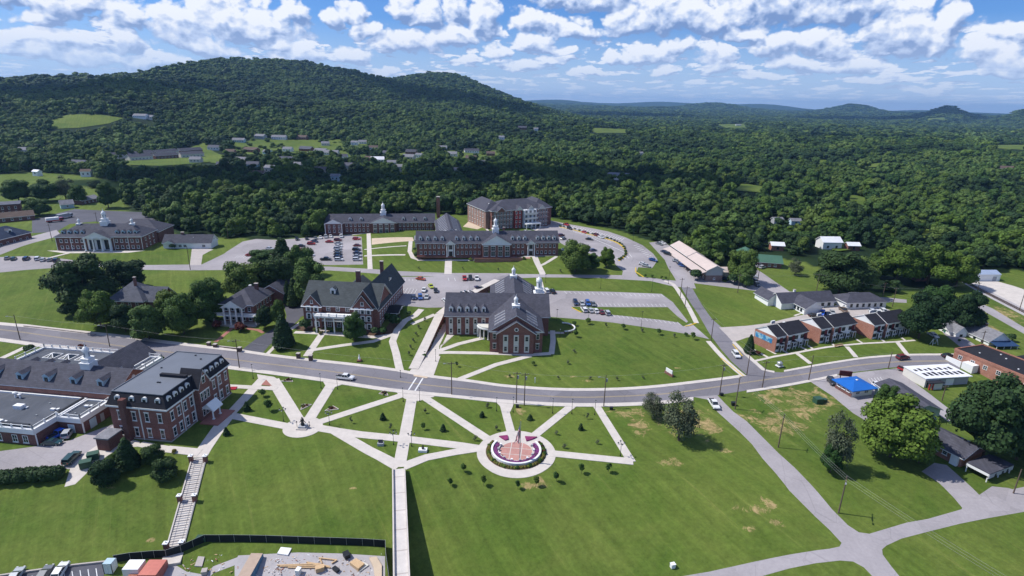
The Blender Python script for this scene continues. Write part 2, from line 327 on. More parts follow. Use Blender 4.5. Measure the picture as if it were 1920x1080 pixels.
# ------------------------------------------------------------------ terrain
def axis(a, b, st, lo, hi, gr):
    c = list(np.arange(a, b+.1, st)); s = st; v = b
    while v < hi: s = min(s*gr, 900); v += s; c.append(v)
    s = st; v = a; pre = []
    while v > lo: s = min(s*gr, 900); v -= s; pre.append(v)
    return np.array(pre[::-1]+c)
GS = 3.0
GX = axis(-360, 450, GS, -19000, 19000, 1.055); GY = axis(60, 570, GS, -500, 20500, 1.045)
def ss(t): t = np.clip(t, 0, 1); return t*t*(3-2*t)
def vnoise(x, y, seed=0):
    xi = np.floor(x).astype(int); yi = np.floor(y).astype(int); fx = ss(x-xi); fy = ss(y-yi)
    def hsh(a, b):
        n = (a*374761393 + b*668265263 + seed*1442695041) & 0xffffffff
        n = ((n ^ (n >> 13))*1274126177) & 0xffffffff
        return ((n ^ (n >> 16)) & 0xffff)/65535.0
    return (hsh(xi, yi)*(1-fx)+hsh(xi+1, yi)*fx)*(1-fy)+(hsh(xi, yi+1)*(1-fx)+hsh(xi+1, yi+1)*fx)*fy
def fbm(x, y, o=4, seed=0):
    s = 0; a = .5; t = 0
    for i in range(o): s = s+a*vnoise(x, y, seed+i); t += a; a *= .5; x = x*2.03+5.1; y = y*2.03+1.7
    return s/t-.5
def hfun(x, y):
    x = np.asarray(x, float); y = np.asarray(y, float)
    hR = np.interp(y, [175, 205, 228, 240, 263, 274, 283, 286, 294, 345, 420, 600, 1200], [0, .5, 1.2, 2.0, 4.8, 5.8, 6, 6.2, 8.3, 8.3, 6, 2, -4])
    hL = np.interp(y, [178, 222, 262, 285, 288, 297, 345, 420, 600, 1200], [0, 5.3, 5.8, 6, 6, 8, 8, 6, 4, 0])
    hLL = np.interp(y, [195, 240, 300, 420, 600, 1200], [0, 2.5, 5.5, 5, 3, 4])
    hRR = np.interp(y, [175, 190, 240, 330, 600, 1200], [0, 2, 3, 4.5, 0, -4])
    hL = hL + (hLL-hL)*ss((-60-x)/50.)
    hR = hR + (hRR-hR)*ss((x-70)/60.)
    xw = np.interp(y, [170, 180, 195, 215, 229, 244, 262, 275], [-30.9, -30.2, -28.7, -26.9, -20.2, -13.1, -3, 6])
    k = ss((x-xw+3.3)/2.9)
    h = hL*(1-k)+hR*k
    A = 8.0+(4.5-8.0)*ss((x-5)/55.)
    A = A*ss((x+175)/50.)+3*(1-ss((x+175)/50.))
    s0 = np.interp(x, [-200, -90, -60, 0, 60, 200], [118, 126, 128, 121, 118, 118])
    t = np.clip((s0-y)/42., 0, 1); t = np.where(t < .1, t*t/.2, t-.05)
    t = np.where(y < s0, t, 0); h = np.where(y < s0, -A*np.minimum(t/.95, 1), h)
    R = np.hypot(x, y)
    px = 960+F_PX*x/np.maximum(y*math.cos(PITCH)+24, 1)
    h = h + ss((R-600)/900)*(fbm(x/420, y/420, 4, 3)*38-4)
    # wooded ridges on the left
    front = (y > 200)
    def ridge(P, R0, Rs, Rf, h, amp=0):
        Pz = np.interp(px, [p[0] for p in P], [p[1] for p in P])
        zr = CAM_H-11+(Pz+amp*fbm(x/260, y/260, 4, 9))*.905/F_PX*y
        up = ss((R-Rs)/(R0-Rs))**.85; dn = 1-ss((R-R0)/(Rf-R0))
        b = np.where(R < R0, up, dn)
        return np.where(front, np.maximum(h, h+(zr-h)*b), h)
    h = ridge([(-900, 15), (-200, 24), (0, 22), (170, 29), (250, 35), (330, 50), (380, 62), (430, 66), (560, 65), (640, 54), (700, 39), (760, 26), (880, 12), (960, -2), (1040, -22), (1200, -40), (2400, -60)], 2600, 1250, 4300, h, 5)
    h = ridge([(-900, 0), (560, 10), (660, 26), (700, 33), (740, 40), (800, 50), (840, 50), (870, 42), (900, 29), (940, 14), (970, 2), (1010, -8), (1100, -30), (2400, -60)], 3500, 2500, 5200, h, 3)
    h = ridge([(-900, -10), (0, -6), (110, 2), (200, 22), (260, 26), (330, 16), (420, 4), (560, -8), (700, -10), (850, -22), (960, -30), (1200, -50), (2400, -60)], 1750, 1050, 2400, h, 6)
    # rolling country to the horizon on the right
    far = ss((R-3200)/5000)*np.where(front, 1, .6)
    h = h + far*(45+fbm(x/1600, y/1600, 4, 21)*130)*np.clip(R/9000, .35, 1.6)*.75
    for bx, P, R0, w in ((1765, 9, 6500, 42), (1590, 9, 9500, 46), (1905, 5, 6000, 30), (1240, 6, 15000, 90), (1040, 5, 13000, 80), (1420, 6, 14500, 90), (1330, 5, 9000, 60)):
        b = np.exp(-((px-bx)/w)**2)*np.exp(-((R-R0)/(R0*.10))**2)
        zr = CAM_H+P*.905/F_PX*y
        h = np.where(front, h+(np.maximum(zr, h)-h)*b, h)
    return h-ss((R-15500)/9000)*40
XX, YY = np.meshgrid(GX, GY, indexing='ij')
HG = hfun(XX, YY)
def hz(x, y):
    x = np.asarray(x, float); y = np.asarray(y, float)
    i = np.clip(np.searchsorted(GX, x, side='right')-1, 0, len(GX)-2); j = np.clip(np.searchsorted(GY, y, side='right')-1, 0, len(GY)-2)
    fx = (x-GX[i])/(GX[i+1]-GX[i]); fy = (y-GY[j])/(GY[j+1]-GY[j])
    a, b, c, d = HG[i, j], HG[i+1, j], HG[i+1, j+1], HG[i, j+1]
    return np.where(fx >= fy, a+fx*(b-a)+fy*(c-b), a+fy*(d-a)+fx*(c-d))
def Gm(px, py):
    """points of the terrain seen at photo pixels (arrays)"""
    d = pix_dir(np.atleast_1d(px), np.atleast_1d(py)); n = len(d)
    t = np.full(n, 60.0); hit = np.zeros(n, bool); t0 = t.copy()
    o = np.array([0, 0, CAM_H])
    for k in range(900):
        p = o+d*t[:, None]; below = p[:, 2] <= hz(p[:, 0], p[:, 1])
        hit |= below & ~hit
        act = ~hit
        if not act.any() or t[act].min() > 30000: break
        t0[act] = t[act]; t[act] = t[act]*1.008+.3
    a, b = t0.copy(), t.copy()
    for k in range(26):
        m = (a+b)/2; p = o+d*m[:, None]; below = p[:, 2] <= hz(p[:, 0], p[:, 1])
        b = np.where(below, m, b); a = np.where(below, a, m)
    return o+d*b[:, None]
def G(px, py): p = Gm([px], [py])[0]; return (float(p[0]), float(p[1]), float(p[2]))
def proj(p):
    q = (np.asarray(p, float)-np.array([0, 0, CAM_H])) @ CM
    z = np.maximum(-q[..., 2], 1e-3)
    return 960+F_PX*q[..., 0]/z, 540-F_PX*q[..., 1]/z, np.where(-q[..., 2] > 0, z, -1)
def inpoly(px, py, poly):
    px = np.asarray(px); py = np.asarray(py); r = np.zeros(px.shape, bool); n = len(poly)
    for i in range(n):
        x0, y0 = poly[i]; x1, y1 = poly[(i+1) % n]
        if y0 == y1: continue
        c = ((y0 > py) != (y1 > py)) & (px < (x1-x0)*(py-y0)/(y1-y0)+x0)
        r ^= c
    return r
def P(s):
    v = [float(t) for t in s.replace(',', ' ').split()]; return list(zip(v[::2], v[1::2]))

def tagged(o, label=None, cat=None, group=None, kind=None):
    if label: o['label'] = label
    if cat: o['category'] = cat
    if group: o['group'] = group
    if kind: o['kind'] = kind
    return o
def link_mesh(name, verts, faces, mats, midx=None, parent=None, smooth=False):
    me = bpy.data.meshes.new(name); me.from_pydata([tuple(v) for v in verts], [], [tuple(f) for f in faces])
    for m in (mats if isinstance(mats, (list, tuple)) else [mats]): me.materials.append(m)
    if midx is not None: me.polygons.foreach_set('material_index', np.array(midx, 'i'))
    if smooth: me.polygons.foreach_set('use_smooth', np.ones(len(me.polygons), bool))
    me.update()
    o = bpy.data.objects.new(name, me); COL.objects.link(o)
    if parent is not None: o.parent = parent
    return o

# where woods begin (photo outline of the open campus, carried onto the ground)
WOOD_EDGE = P('-600 330 0 328 60 322 168 330 232 345 242 395 262 405 300 424 330 440 420 446 500 450 610 443 640 408 820 400 900 405 1030 408 1072 414 1150 430 1205 448 1245 456 1300 486 1345 500 1400 494 1416 486 1470 486 1508 492 1545 505 1590 540 1640 548 1700 548 1785 545 1808 524 1824 512 1852 500 1900 506 1960 512 2500 512')
we_a = [math.atan2(p[0], p[1]) for p in (G(x, y) for x, y in WOOD_EDGE)]; we_r = [math.hypot(*G(x, y)[:2]) for x, y in WOOD_EDGE]
def wood_mask(x, y):
    a = np.arctan2(x, y); r = np.hypot(x, y)
    return (r > np.interp(a, we_a, we_r)) | (y < 40)*0
def build_ground():
    nx, ny = len(GX), len(GY)
    v = np.stack([XX, YY, HG], -1).reshape(-1, 3)
    idx = np.arange(nx*ny).reshape(nx, ny)
    a, b, c, d = idx[:-1, :-1].ravel(), idx[1:, :-1].ravel(), idx[1:, 1:].ravel(), idx[:-1, 1:].ravel()
    f = np.concatenate([np.stack([a, b, c], 1), np.stack([a, c, d], 1)])
    me = bpy.data.meshes.new('ground'); me.vertices.add(len(v)); me.vertices.foreach_set('co', v.ravel())
    me.loops.add(len(f)*3); me.loops.foreach_set('vertex_index', f.ravel().astype('i'))
    me.polygons.add(len(f)); me.polygons.foreach_set('loop_start', (np.arange(len(f))*3).astype('i'))
    me.polygons.foreach_set('use_smooth', np.ones(len(f), bool))
    me.update(calc_edges=True); me.materials.append(GRASS)
    at = me.attributes.new('wood', 'FLOAT', 'POINT'); w = wood_mask(v[:, 0], v[:, 1]).astype('f'); at.data.foreach_set('value', w)
    o = bpy.data.objects.new('ground', me); COL.objects.link(o); tagged(o, 'mown green lawns and wooded hills of the valley', kind='structure')
build_ground()

def drape(name, polys, m, off=.02, thick=.12, world=False, kind='structure', label=None, cut=True):
    """polygons (photo outlines unprojected, or world outlines) laid on the terrain as a slab"""
    bm = bmesh.new()
    for ip, pl in enumerate(polys):
        zi = ip*.004 if len(polys) < 60 else 0
        if not world and not isinstance(pl, WP):
            q = Gm([p[0] for p in pl], [p[1] for p in pl]); pl = [(a[0], a[1]) for a in q]
        vs = [bm.verts.new((x, y, zi)) for x, y in pl]
        for t in tessellate_polygon([[Vector((x, y, 0)) for x, y in pl]]):
            try: bm.faces.new([vs[i] for i in t])
            except ValueError: pass
    if cut:
        xs = [v.co.x for v in bm.verts]; ys = [v.co.y for v in bm.verts]; x0, x1, y0, y1 = min(xs), max(xs), min(ys), max(ys)
        def bis(co, no):
            bmesh.ops.bisect_plane(bm, geom=bm.verts[:]+bm.edges[:]+bm.faces[:], dist=1e-4, plane_co=co, plane_no=no)
        for k in GX[(GX > x0) & (GX < x1)]: bis((k, 0, 0), (1, 0, 0))
        for k in GY[(GY > y0) & (GY < y1)]: bis((0, k, 0), (0, 1, 0))
        if y1 < 575 and x0 > -365 and x1 < 455:
            d0 = math.floor((x0-y1)/GS)*GS; d1 = x1-y0
            k = d0
            while k < d1: bis((k, 0, 0), (1, -1, 0)); k += GS
    vs = bm.verts[:]
    z = hz([v.co.x for v in vs], [v.co.y for v in vs])
    for v, zz in zip(vs, z): v.co.z += zz+off
    for f in bm.faces:
        f.normal_update()
        if f.normal.z < 0: f.normal_flip()
    if thick:
        be = [e for e in bm.edges if len(e.link_faces) == 1]
        r = bmesh.ops.extrude_edge_only(bm, edges=be)
        for v in [g for g in r['geom'] if isinstance(g, bmesh.types.BMVert)]: v.co.z -= thick
    me = bpy.data.meshes.new(name); bm.to_mesh(me); bm.free(); me.materials.append(m)
    o = bpy.data.objects.new(name, me); COL.objects.link(o)
    if kind: o['kind'] = kind
    if label: o['label'] = label
    return o
class WP(list): pass
def ribbon(pts, w, world=False, w1=None):
    """world outline of a strip of width w (m) along photo points"""
    if not world: q = [tuple(p[:2]) for p in Gm([p[0] for p in pts], [p[1] for p in pts])]
    else: q = [tuple(p[:2]) for p in pts]
    L, Rr = [], []
    n = len(q)
    for i in range(n):
        a = Vector(q[max(i-1, 0)]); b = Vector(q[min(i+1, n-1)]); d = (b-a).normalized(); nn = Vector((-d.y, d.x))
        if 0 < i < n-1:
            d1 = (Vector(q[i])-a).normalized(); c = max(.5, d1.dot(d))
        else: c = 1
        ww = w if w1 is None else w+(w1-w)*i/(n-1)
        L.append(tuple(Vector(q[i])+nn*ww/2/c)); Rr.append(tuple(Vector(q[i])-nn*ww/2/c))
    return WP(L+Rr[::-1])
def circle_w(c, rx, ry=None, n=40, a0=0, a1=2*PI, rot=0):
    ry = ry or rx; o = []
    for i in range(n):
        t = a0+(a1-a0)*i/n; o.append((c[0]+rx*math.cos(t), c[1]+ry*math.sin(t)))
    return o
def smooth_line(pts, k=3):
    """catmull-rom through photo points"""
    o = []; n = len(pts)
    for i in range(n-1):
        p0, p1, p2, p3 = pts[max(i-1, 0)], pts[i], pts[i+1], pts[min(i+2, n-1)]
        for s in range(k):
            t = s/k
            o.append(tuple(.5*((2*b)+(-a+c)*t+(2*a-5*b+4*c-d)*t*t+(-a+3*b-3*c+d)*t**3) for a, b, c, d in zip(p0, p1, p2, p3)))
    o.append(pts[-1]); return o

# ------------------------------------------------------------------ roads, lots, paths
N_EDGE = P('-90 597 0 610 50 614 100 620 175 628 250 636 315 645 400 655 450 660 500 668 585 678 660 686 745 697 802 708 880 717 935 725 980 729 1035 732.5 1085 733.5 1135 733 1185 731 1240 726.5 1300 719.5 1350 713.5 1390 708')
N_EDGE2 = P('1470 698 1525 688 1600 676 1645 671 1690 668 1735 667 1800 667')
S_EDGE = P('-90 622 0 634 50 641 95 647 175 655 250 664 330 674 412 684 500 695 610 710 700 724 755 731 840 739 880 743 935 749 1010 754 1060 756 1110 756.5 1170 755.5 1240 752 1300 745')
S_EDGE2 = P('1400 732 1460 723 1517 712.5 1570 701.5 1637 693.5 1690 688 1800 692')
main_road = smooth_line(N_EDGE, 2)+P('1400 702')+smooth_line(N_EDGE2, 2)+smooth_line(S_EDGE2[::-1], 2)+P('1345 741')+smooth_line(S_EDGE[::-1], 2)
drape('main_road', [main_road], ASPH, .02, .1, label='two lane grey asphalt main road curving past the campus')
side_road = P('1258 500 1268 522 1282 547 1296 570 1310 590 1330 625 1352 655 1372 678 1400 703 1470 699 1450 697 1436 692 1415 675 1398 660 1375 638 1352 613 1335 598 1312 565 1298 540 1283 515 1276 500')
drape('side_road', [side_road], ASPH, .024, .1, label='asphalt side road climbing past the sloping lawn')
lower_road = [P('1300 744 1330 750 1345 772 1365 790 1387 810 1410 833 1430 860 1455 888 1480 920 1505 945 1530 970 1555 993 1578 1018 1574 1025 1555 1029 1530 1032 1480 1040 1430 1050 1380 1061 1330 1072 1260 1084 1300 1100 1430 1080 1480 1066 1530 1056 1575 1051 1600 1053 1620 1064 1640 1085 1690 1085 1672 1063 1655 1040 1654 1030 1662 1023 1690 1010 1740 997 1800 982 1850 972 1930 958 1930 925 1912 922 1890 915 1860 912 1805 950 1803 955 1740 973 1700 980 1660 992 1630 1001 1610 998 1590 985 1560 955 1520 908 1490 877 1460 850 1435 825 1400 790 1375 772 1360 757 1345 741')]
drape('lower_road', lower_road, ASPH_L, .022, .1, label='pale worn asphalt lane running down to the lower crossroads')
drape('driveway', [P('1728 884 1752 868 1775 872 1812 905 1838 930 1880 925 1900 917 1925 912 1925 930 1860 945 1805 953 1790 935 1760 905')], ASPH_L, .028, .1, label='worn concrete driveway of the house with the carport')
# campus drive and car parks
drape('campus_drive', [P('-40 482 0 482 60 480 125 486 160 492 272 497 357 496 450 495 520 496 617 500 740 508 840 512 990 514 1165 516 1220 521 1262 526 1300 528 1305 541 1262 537 1220 527 1115 521 1015 520 960 522 930 522 850 521 800 518 740 517 617 507 450 506 357 507 272 506 190 500 107 502 50 506 -40 515')], ASPH_L, .026, .1, label='pale drive running below the residence hall terrace')
drape('upper_parking_lot', [P('742 519 800 519 880 520 960 521 905 545 868 563 836 580 800 577 765 574 735 570')], ASPH_L, .03, .1, label='car park above the retaining wall beside the big old house')
drape('west_parking_lot', [P('376 497 420 476 455 453 480 448 520 450 600 444 612 441 650 441 678 444 681 496 620 497 560 495 500 495')], ASPH_L, .03, .1, label='busy car park beside the volleyball court')
drape('east_parking_lot', [P('1008 545 1040 545 1140 547 1240 551 1262 567 1280 590 1290 603 1287 605 1270 593 1252 576 1160 576 1072 575 1082 583 1090 586 1165 592 1240 600 1272 605 1281 612 1296 606 1330 636 1292 627 1240 618 1150 605 1080 598 1028 594 1020 570')], ASPH_L, .03, .1, label='herringbone marked car park east of the science hall')
drape('oval_parking_lot', [P('995 430 1030 413 1065 420 1110 428 1140 434 1175 446 1205 460 1225 476 1233 488 1222 503 1197 501 1192 512 1200 522 1166 518 1168 508 1152 493 1130 483 1095 472 1062 462 1050 455 1045 440')], ASPH_L, .028, .1, label='oval car park behind the residence hall')
drape('motel_parking_lot', [P('1217 455 1242 452 1330 517 1360 530 1410 500 1430 512 1482 548 1470 551 1380 541 1310 532 1268 527 1252 500')], ASPH_L, .03, .1, label='narrow lot in front of the long pale roofed building')
drape('back_lane', [P('1470 546 1560 552 1665 558 1700 562 1700 568 1660 566 1560 559 1470 552')], ASPH_L, .034, .1, label='lane behind the white cottages')
drape('cottage_parking_lot', [P('1348 614 1400 611 1440 606 1498 592 1520 588 1545 577 1560 575 1596 560 1612 563 1625 572 1665 580 1700 596 1705 604 1640 610 1500 616 1430 628 1400 633 1375 642 1362 628')], CONC_O, .034, .1, label='broad concrete lot between cottages and townhouses')
drape('hall_parking_lot', [P('60 412 100 402 140 392 175 394 272 398 290 412 306 440 240 425 180 415 130 420 105 435 60 437')], ASPH_D, .026, .1, label='dark asphalt lot behind the hall with three cupolas')
drape('hall_lane', [P('-40 480 0 478 60 456 105 444 112 438 106 431 60 443 0 462 -40 470')], ASPH_L, .03, .1, label='lane climbing towards the hall with three cupolas')
drape('shop_lot', [P('1517 714 1570 703 1637 695 1690 690 1700 705 1745 740 1790 775 1800 800 1780 792 1735 760 1700 735 1670 722 1640 735 1625 790 1600 775 1560 742')], ASPH_L, .03, .1, label='lot and lane beside the blue roofed shop')
drape('complex_parking_lot', [P('-60 855 60 838 130 826 190 803 215 795 225 818 185 842 152 866 130 880 90 874 -60 900')], ASPH_L, .03, .1, label='small lot below the flat roofed building')
drape('freight_yard', [P('1810 530 1850 522 1900 536 1960 556 1960 600 1915 578 1860 552')], CONC, .03, .1, label='pale concrete yard beside the railway')
drape('railway_lane', [P('1832 566 1860 578 1920 614 1990 650 1990 664 1920 626 1860 592 1830 575')], ASPH_L, .03, .1, label='lane running beside the railway')
drape('cottage_lane', [P('1755 606 1790 620 1830 648 1880 670 1905 672 1890 680 1850 672 1800 650 1770 626')], ASPH_L, .03, .1, label='lane past the white gabled cottage')
drape('railway_ballast', [P('1800 527 1830 545 1870 566 1920 592 1990 625 1990 606 1920 578 1870 553 1835 537 1812 525')], GRAVEL, .04, .2, label='grey ballast bed of the railway')
def lane_line(name, pts, w, m, off, label, dash=None):
    q = [Vector(p[:2]) for p in Gm([p[0] for p in pts], [p[1] for p in pts])]
    out = []
    if dash is None: out = [ribbon([tuple(v) for v in q], w, world=True)]
    return drape(name, out, m, off, 0, world=True, label=label)
mid = [((a[0]), (a[1])) for a in smooth_line(P('-60 610 0 618 50 624 175 642 315 660 412 671 500 682 610 695 700 708 800 722 880 730 1010 742 1110 745 1240 739 1300 732 1400 717 1517 700 1600 686 1690 678 1780 677'), 2)]
def offset_px(pts, d): return [(x, y+d) for x, y in pts]
drape('centre_line', [ribbon(offset_px(mid, -.6), .16), ribbon(offset_px(mid, .6), .16)], PAINT_Y, .034, 0, label='double yellow centre line of the main road')
drape('zebra_line', [ribbon(P('781 708 766 731'), .45), ribbon(P('793 709 778 733'), .45)], PAINT_W, .036, 0, label='two white crossing lines on the main road')
drape('tactile_pad', [P('775 703 802 707 801 710 776 706')], SAND, .15, .1, label='tan warning pad at the crossing')

SW = []   # sidewalks
def strip(a, b): SW.append(a+b[::-1])
strip(smooth_line(N_EDGE[:9], 2), offset_px(smooth_line(N_EDGE[:9], 2), -5.5))
strip(smooth_line(N_EDGE[8:], 2), offset_px(smooth_line(N_EDGE[8:], 2), -5))
strip(smooth_line(N_EDGE2, 2), offset_px(smooth_line(N_EDGE2, 2), -3.5))
strip(smooth_line(S_EDGE, 2), offset_px(smooth_line(S_EDGE, 2), 6.5))
strip(smooth_line(S_EDGE2[:4], 2), offset_px(smooth_line(S_EDGE2[:4], 2), 4.5))
drape('sidewalk', SW, CONC, .12, .2, label='pale concrete sidewalks along the main road')
SW = [ribbon(smooth_line(P('1245 527 1262 533 1276 552 1292 578 1306 606'), 2), 2.0), ribbon(smooth_line(P('1328 640 1362 678 1395 706'), 2), 1.8), ribbon(P('1376 642 1398 664 1432 694 1452 698'), 1.4)]
drape('side_road_sidewalk', SW, CONC, .13, .2, label='sidewalks along the side road')
WALKS = {
 'plaza_walk': [('492 711 432 776', 3.0), ('429 778 408 806 390 832 374 858', 3.6), ('512 712 560 791', 3.6), ('620 723 579 788', 3.2), ('757 740 597 792', 2.7), ('432 779 540 800', 2.9),
   ('600 803 635 809 675 815 775 825 865 836 903 842', 3.0), ('628 808 690 844 748 875', 3.0), ('773 742 749 876', 3.1), ('757 875 800 858 852 848 905 840', 2.7), ('795 745 914 823', 2.6),
   ('944 758 958 810', 2.3), ('1073 760 1002 817', 2.5), ('1118 760 1184 866', 2.3), ('1030 850 1187 866', 2.7), ('420 724 519 729', 2.2), ('312 842 375 849', 2.6), ('262 833 312 842', 2.2)],
 'north_walk': [('804 675 824 634 838 596', 2.6), ('750 695 743 664 736 640 745 618 760 601 778 592 790 580', 2.6), ('736 628 700 632 660 630 552 623', 1.8),
   ('588 656 640 648 700 640 737 627', 1.8), ('575 668 608 620', 2.6), ('500 665 521 644', 1.4), ('545 618 564 605', 1.8), ('772 608 815 590', 1.8), ('815 662 840 661 900 662 1000 665 1032 663', 2.2), ('1034 664 1037 640 1036 620', 2.0),
   ('862 711 930 684 995 667', 2.2), ('818 660 860 645 905 634', 2.2), ('806 706 820 668', 2.2)],
 'terrace_walk': [('841 486 840 514', 3.6), ('1002 480 1010 498 1018 515', 3.0), ('-10 678 20 664 50 650', 2.2), ('782 488 835 488 900 488 990 481 1045 479', 1.4), ('770 452 768 472 774 483 790 488', 2.2), ('683 468 762 461', 1.6), ('683 480 760 478', 1.4), ('691 436 694 505', 2.4), ('618 444 688 437', 2.4), ('1011 499 1044 481', 1.6), ('1030 414 1000 436', 1.5), ('1010 521 1017 547', 2.6), ('900 414 916 434', 1.4), ('75 488 140 472', 1.8)],
 'townhouse_walk': [('1415 677 1450 669 1495 661 1550 651 1620 644 1680 641 1716 638', 1.1), ('1455 659 1437 655', .9), ('1443 672 1412 655', .9), ('1492 661 1520 682', 1.6), ('1588 650 1605 670', 1.6), ('1682 641 1701 665', 1.6), ('1455 664 1440 656', .8), ('1478 663 1468 657', .8), ('1512 656 1500 650', .8), ('1525 655 1515 648', .8), ('1568 650 1560 645', .8), ('1618 644 1605 636', .8), ('1660 642 1652 636', .8), ('1698 639 1690 633', .8), ('1490 592 1508 586 1534 604', 1.0)],
}
labs = {'plaza_walk': 'pale concrete walks radiating across the front lawn', 'north_walk': 'concrete walks climbing between the old house and science hall', 'terrace_walk': 'narrow walks on the terrace of the residence halls', 'townhouse_walk': 'thin walks in front of the townhouses'}
for nm, L in WALKS.items():
    drape(nm, [ribbon(P(s), w) for s, w in L], CONC, .05 if nm != 'plaza_walk' else .06, .15, label=labs[nm])
drape('entry_plaza', [P('738 731 800 739 815 744 797 748 786 752 766 751 752 744'), P('482 702 514 707 525 714 505 722 486 718'), P('603 711 650 718 625 727 612 726'), P('930 754 964 757 957 772 948 772'), P('1060 758 1086 758 1074 768'), P('1112 758 1124 758 1124 766')], CONC, .066, .15, label='splayed concrete landings where the walks meet the sidewalk')
drape('crossing_plaza', [P('766 699 802 706 812 684 822 668 824 650 810 655 790 668 780 680')], CONC, .066, .15, label='concrete apron at the head of the road crossing')
c1 = G(568, 801); drape('rotunda_pavement', [circle_w(c1, 5.2, 5.2)], CONC, .075, .15, world=True, label='round concrete pavement about the statue')
c2 = G(968, 848.5)
drape('circle_pavement', [circle_w(c2, 10.15, 10.15, 64)], CONC, .08, .15, world=True, label='broad round concrete pavement about the flag circle')
drape('brick_triangle', [P('490 722 499 712 510 724')], PAVER, .085, .1, label='small triangle of red pavers beside the road')
drape('dumpster_pad', [P('121 913 141 908 165 885 190 863 230 838 262 838 262 828 235 820 207 812 190 830 160 850 132 878')], CONC, .04, .12, label='concrete pad with dumpsters below the flat roofed building')
drape('brick_walk', [ribbon(P('404 641 438 613'), 1.5), ribbon(P('462 616 484 619 494 624'), 1.3)], PAVER, .05, .1, label='orange brick walk to the white columned house')
drape('house_driveway', [P('452 657 492 663 505 647 520 637 540 618 560 600 574 578 555 574 540 580 536 600 515 615 482 634')], ASPH_D, .03, .1, label='dark asphalt driveway between the two old houses')
drape('house_lot', [P('531 567 572 570 570 592 540 603')], ASPH_D, .034, .1, label='dark parking spot behind the white columned house')
drape('volleyball_court', [P('697 447 774 445 776 452 697 459')], SAND, .05, .15, label='pale sand volleyball court between residence halls')
drape('forecourt', [P('883 484 960 481 992 480 995 485 960 487 890 489')], PINKPAVER, .06, .15, label='pinkish forecourt of the residence hall')
drape('hall_forecourt', [P('88 470 272 470 240 474 120 475')], CONC, .05, .15, label='forecourt of the hall with three cupolas')
drape('barn_yard', [P('868 425 880 414 905 418 910 424 895 430')], SAND, .03, .1, label='tan yard behind the crossing roof')
drape('driveway_apron', [P('356 497 360 466 388 466 400 468 380 478 377 497')], CONC_O, .035, .1, label='pinkish concrete drive of the low white house')
drape('planted_bed', [P('793 677 801 676 812 658 826 634 840 604 832 604 814 634')], MULCH, .03, .05, label='dark planted bed along the retaining wall')
drape('shrub_island', [P('932 530 950 520 968 522 962 530 940 533')], MULCH, .05, .12, label='mulched island of shrubs beside the upper lot')
drape('wall_walk', [P('803 705 815 680 828 650 845 612 852 585 862 585 862 612 852 628 826 648 822 672 815 700')], CONC, .052, .12, label='concrete walk at the foot of the retaining wall')
drape('front_bed', [P('556 610 600 618 640 622 722 617 735 600 750 590 752 600 738 628 700 630 640 628 590 626 555 618')], MULCH, .025, .05, label='mulched beds in front of the big old house')
drape('shaded_field', [P('1450 498 1530 515 1535 545 1480 545 1425 508')], GRASS2, .012, 0, label='rough lawn behind the green roofed house')
# construction yard
drape('construction_yard', [P('480 1040 560 1035 640 1036 722 1036 722 1095 440 1095 440 1060 400 1075 380 1095 290 1095 320 1055 350 1045')], GRAVEL, .03, .1, label='grey gravel of the fenced construction yard')
drape('yard_parking', [P('-60 1085 60 1070 140 1062 195 1056 195 1095 -60 1110')], ASPH_D, .03, .1, label='asphalt strip with parked cars below the lawn')
drape('weed_strip', [P('338 1045 380 1024 440 1028 452 1030 445 1045 400 1062 385 1078 350 1072 330 1060'), P('478 1026 722 1036 722 1043 640 1038 560 1036 478 1040')], GRASS2, .05, .1, label='strip of weeds inside the construction fence')
# parking bays
bays = []
def bay_row(a, b, n, dpx, w=.14):
    pa, pb = np.array(a, float), np.array(b, float)
    for i in range(n+1):
        p = pa+(pb-pa)*i/n; bays.append(ribbon([tuple(p), (p[0]+dpx[0], p[1]+dpx[1])], w))
bay_row((1058, 546), (1240, 552), 21, (5, 5)); bay_row((1100, 574), (1248, 575), 19, (-4, -5)); bay_row((1140, 589), (1270, 604), 15, (5, 5))
bay_row((752, 540), (782, 542), 5, (-6, 10)); bay_row((746, 523), (795, 523), 7, (0, 4)); bay_row((840, 521), (852, 521), 1, (2, 6)); bay_row((905, 534), (922, 528), 5, (10, 3)); bay_row((880, 560), (925, 540), 7, (-9, -3))
bay_row((1055, 419), (1170, 447), 26, (-6, 4), .3); bay_row((1062, 427), (1150, 453), 22, (-8, 2), .3); bay_row((1105, 444), (1165, 470), 14, (8, 4), .3); bay_row((1196, 459), (1228, 485), 9, (-8, 2), .3); bay_row((1150, 484), (1180, 476), 5, (5, 7), .18)
bay_row((618, 455), (618, 488), 8, (10, 0)); bay_row((643, 446), (640, 490), 10, (-14, 0)); bay_row((664, 444), (664, 492), 12, (13, 0)); bay_row((440, 484), (470, 484), 6, (7, -5))
bay_row((1628, 710), (1650, 707), 4, (10, 12)); bay_row((60, 1080), (180, 1066), 8, (3, 20))
drape('parking_bay_lines', bays, PAINT_W, .055, 0, label='white painted bay lines of the car parks')
drape('yellow_kerb', [ribbon(smooth_line(P('1050 426 1078 432 1102 439 1130 446 1152 453 1166 461 1174 472 1172 480 1160 489'), 2), 1.0), ribbon(P('1192 502 1192 510 1207 520'), .5), ribbon(P('1072 577 1090 586'), .4), ribbon(P('1285 612 1292 611 1306 606'), .5), ribbon(P('1374 646 1392 668'), .3), ribbon(P('1352 672 1394 706'), .3)], KERB_Y, .17, .2, label='yellow painted kerbs of the car parks')
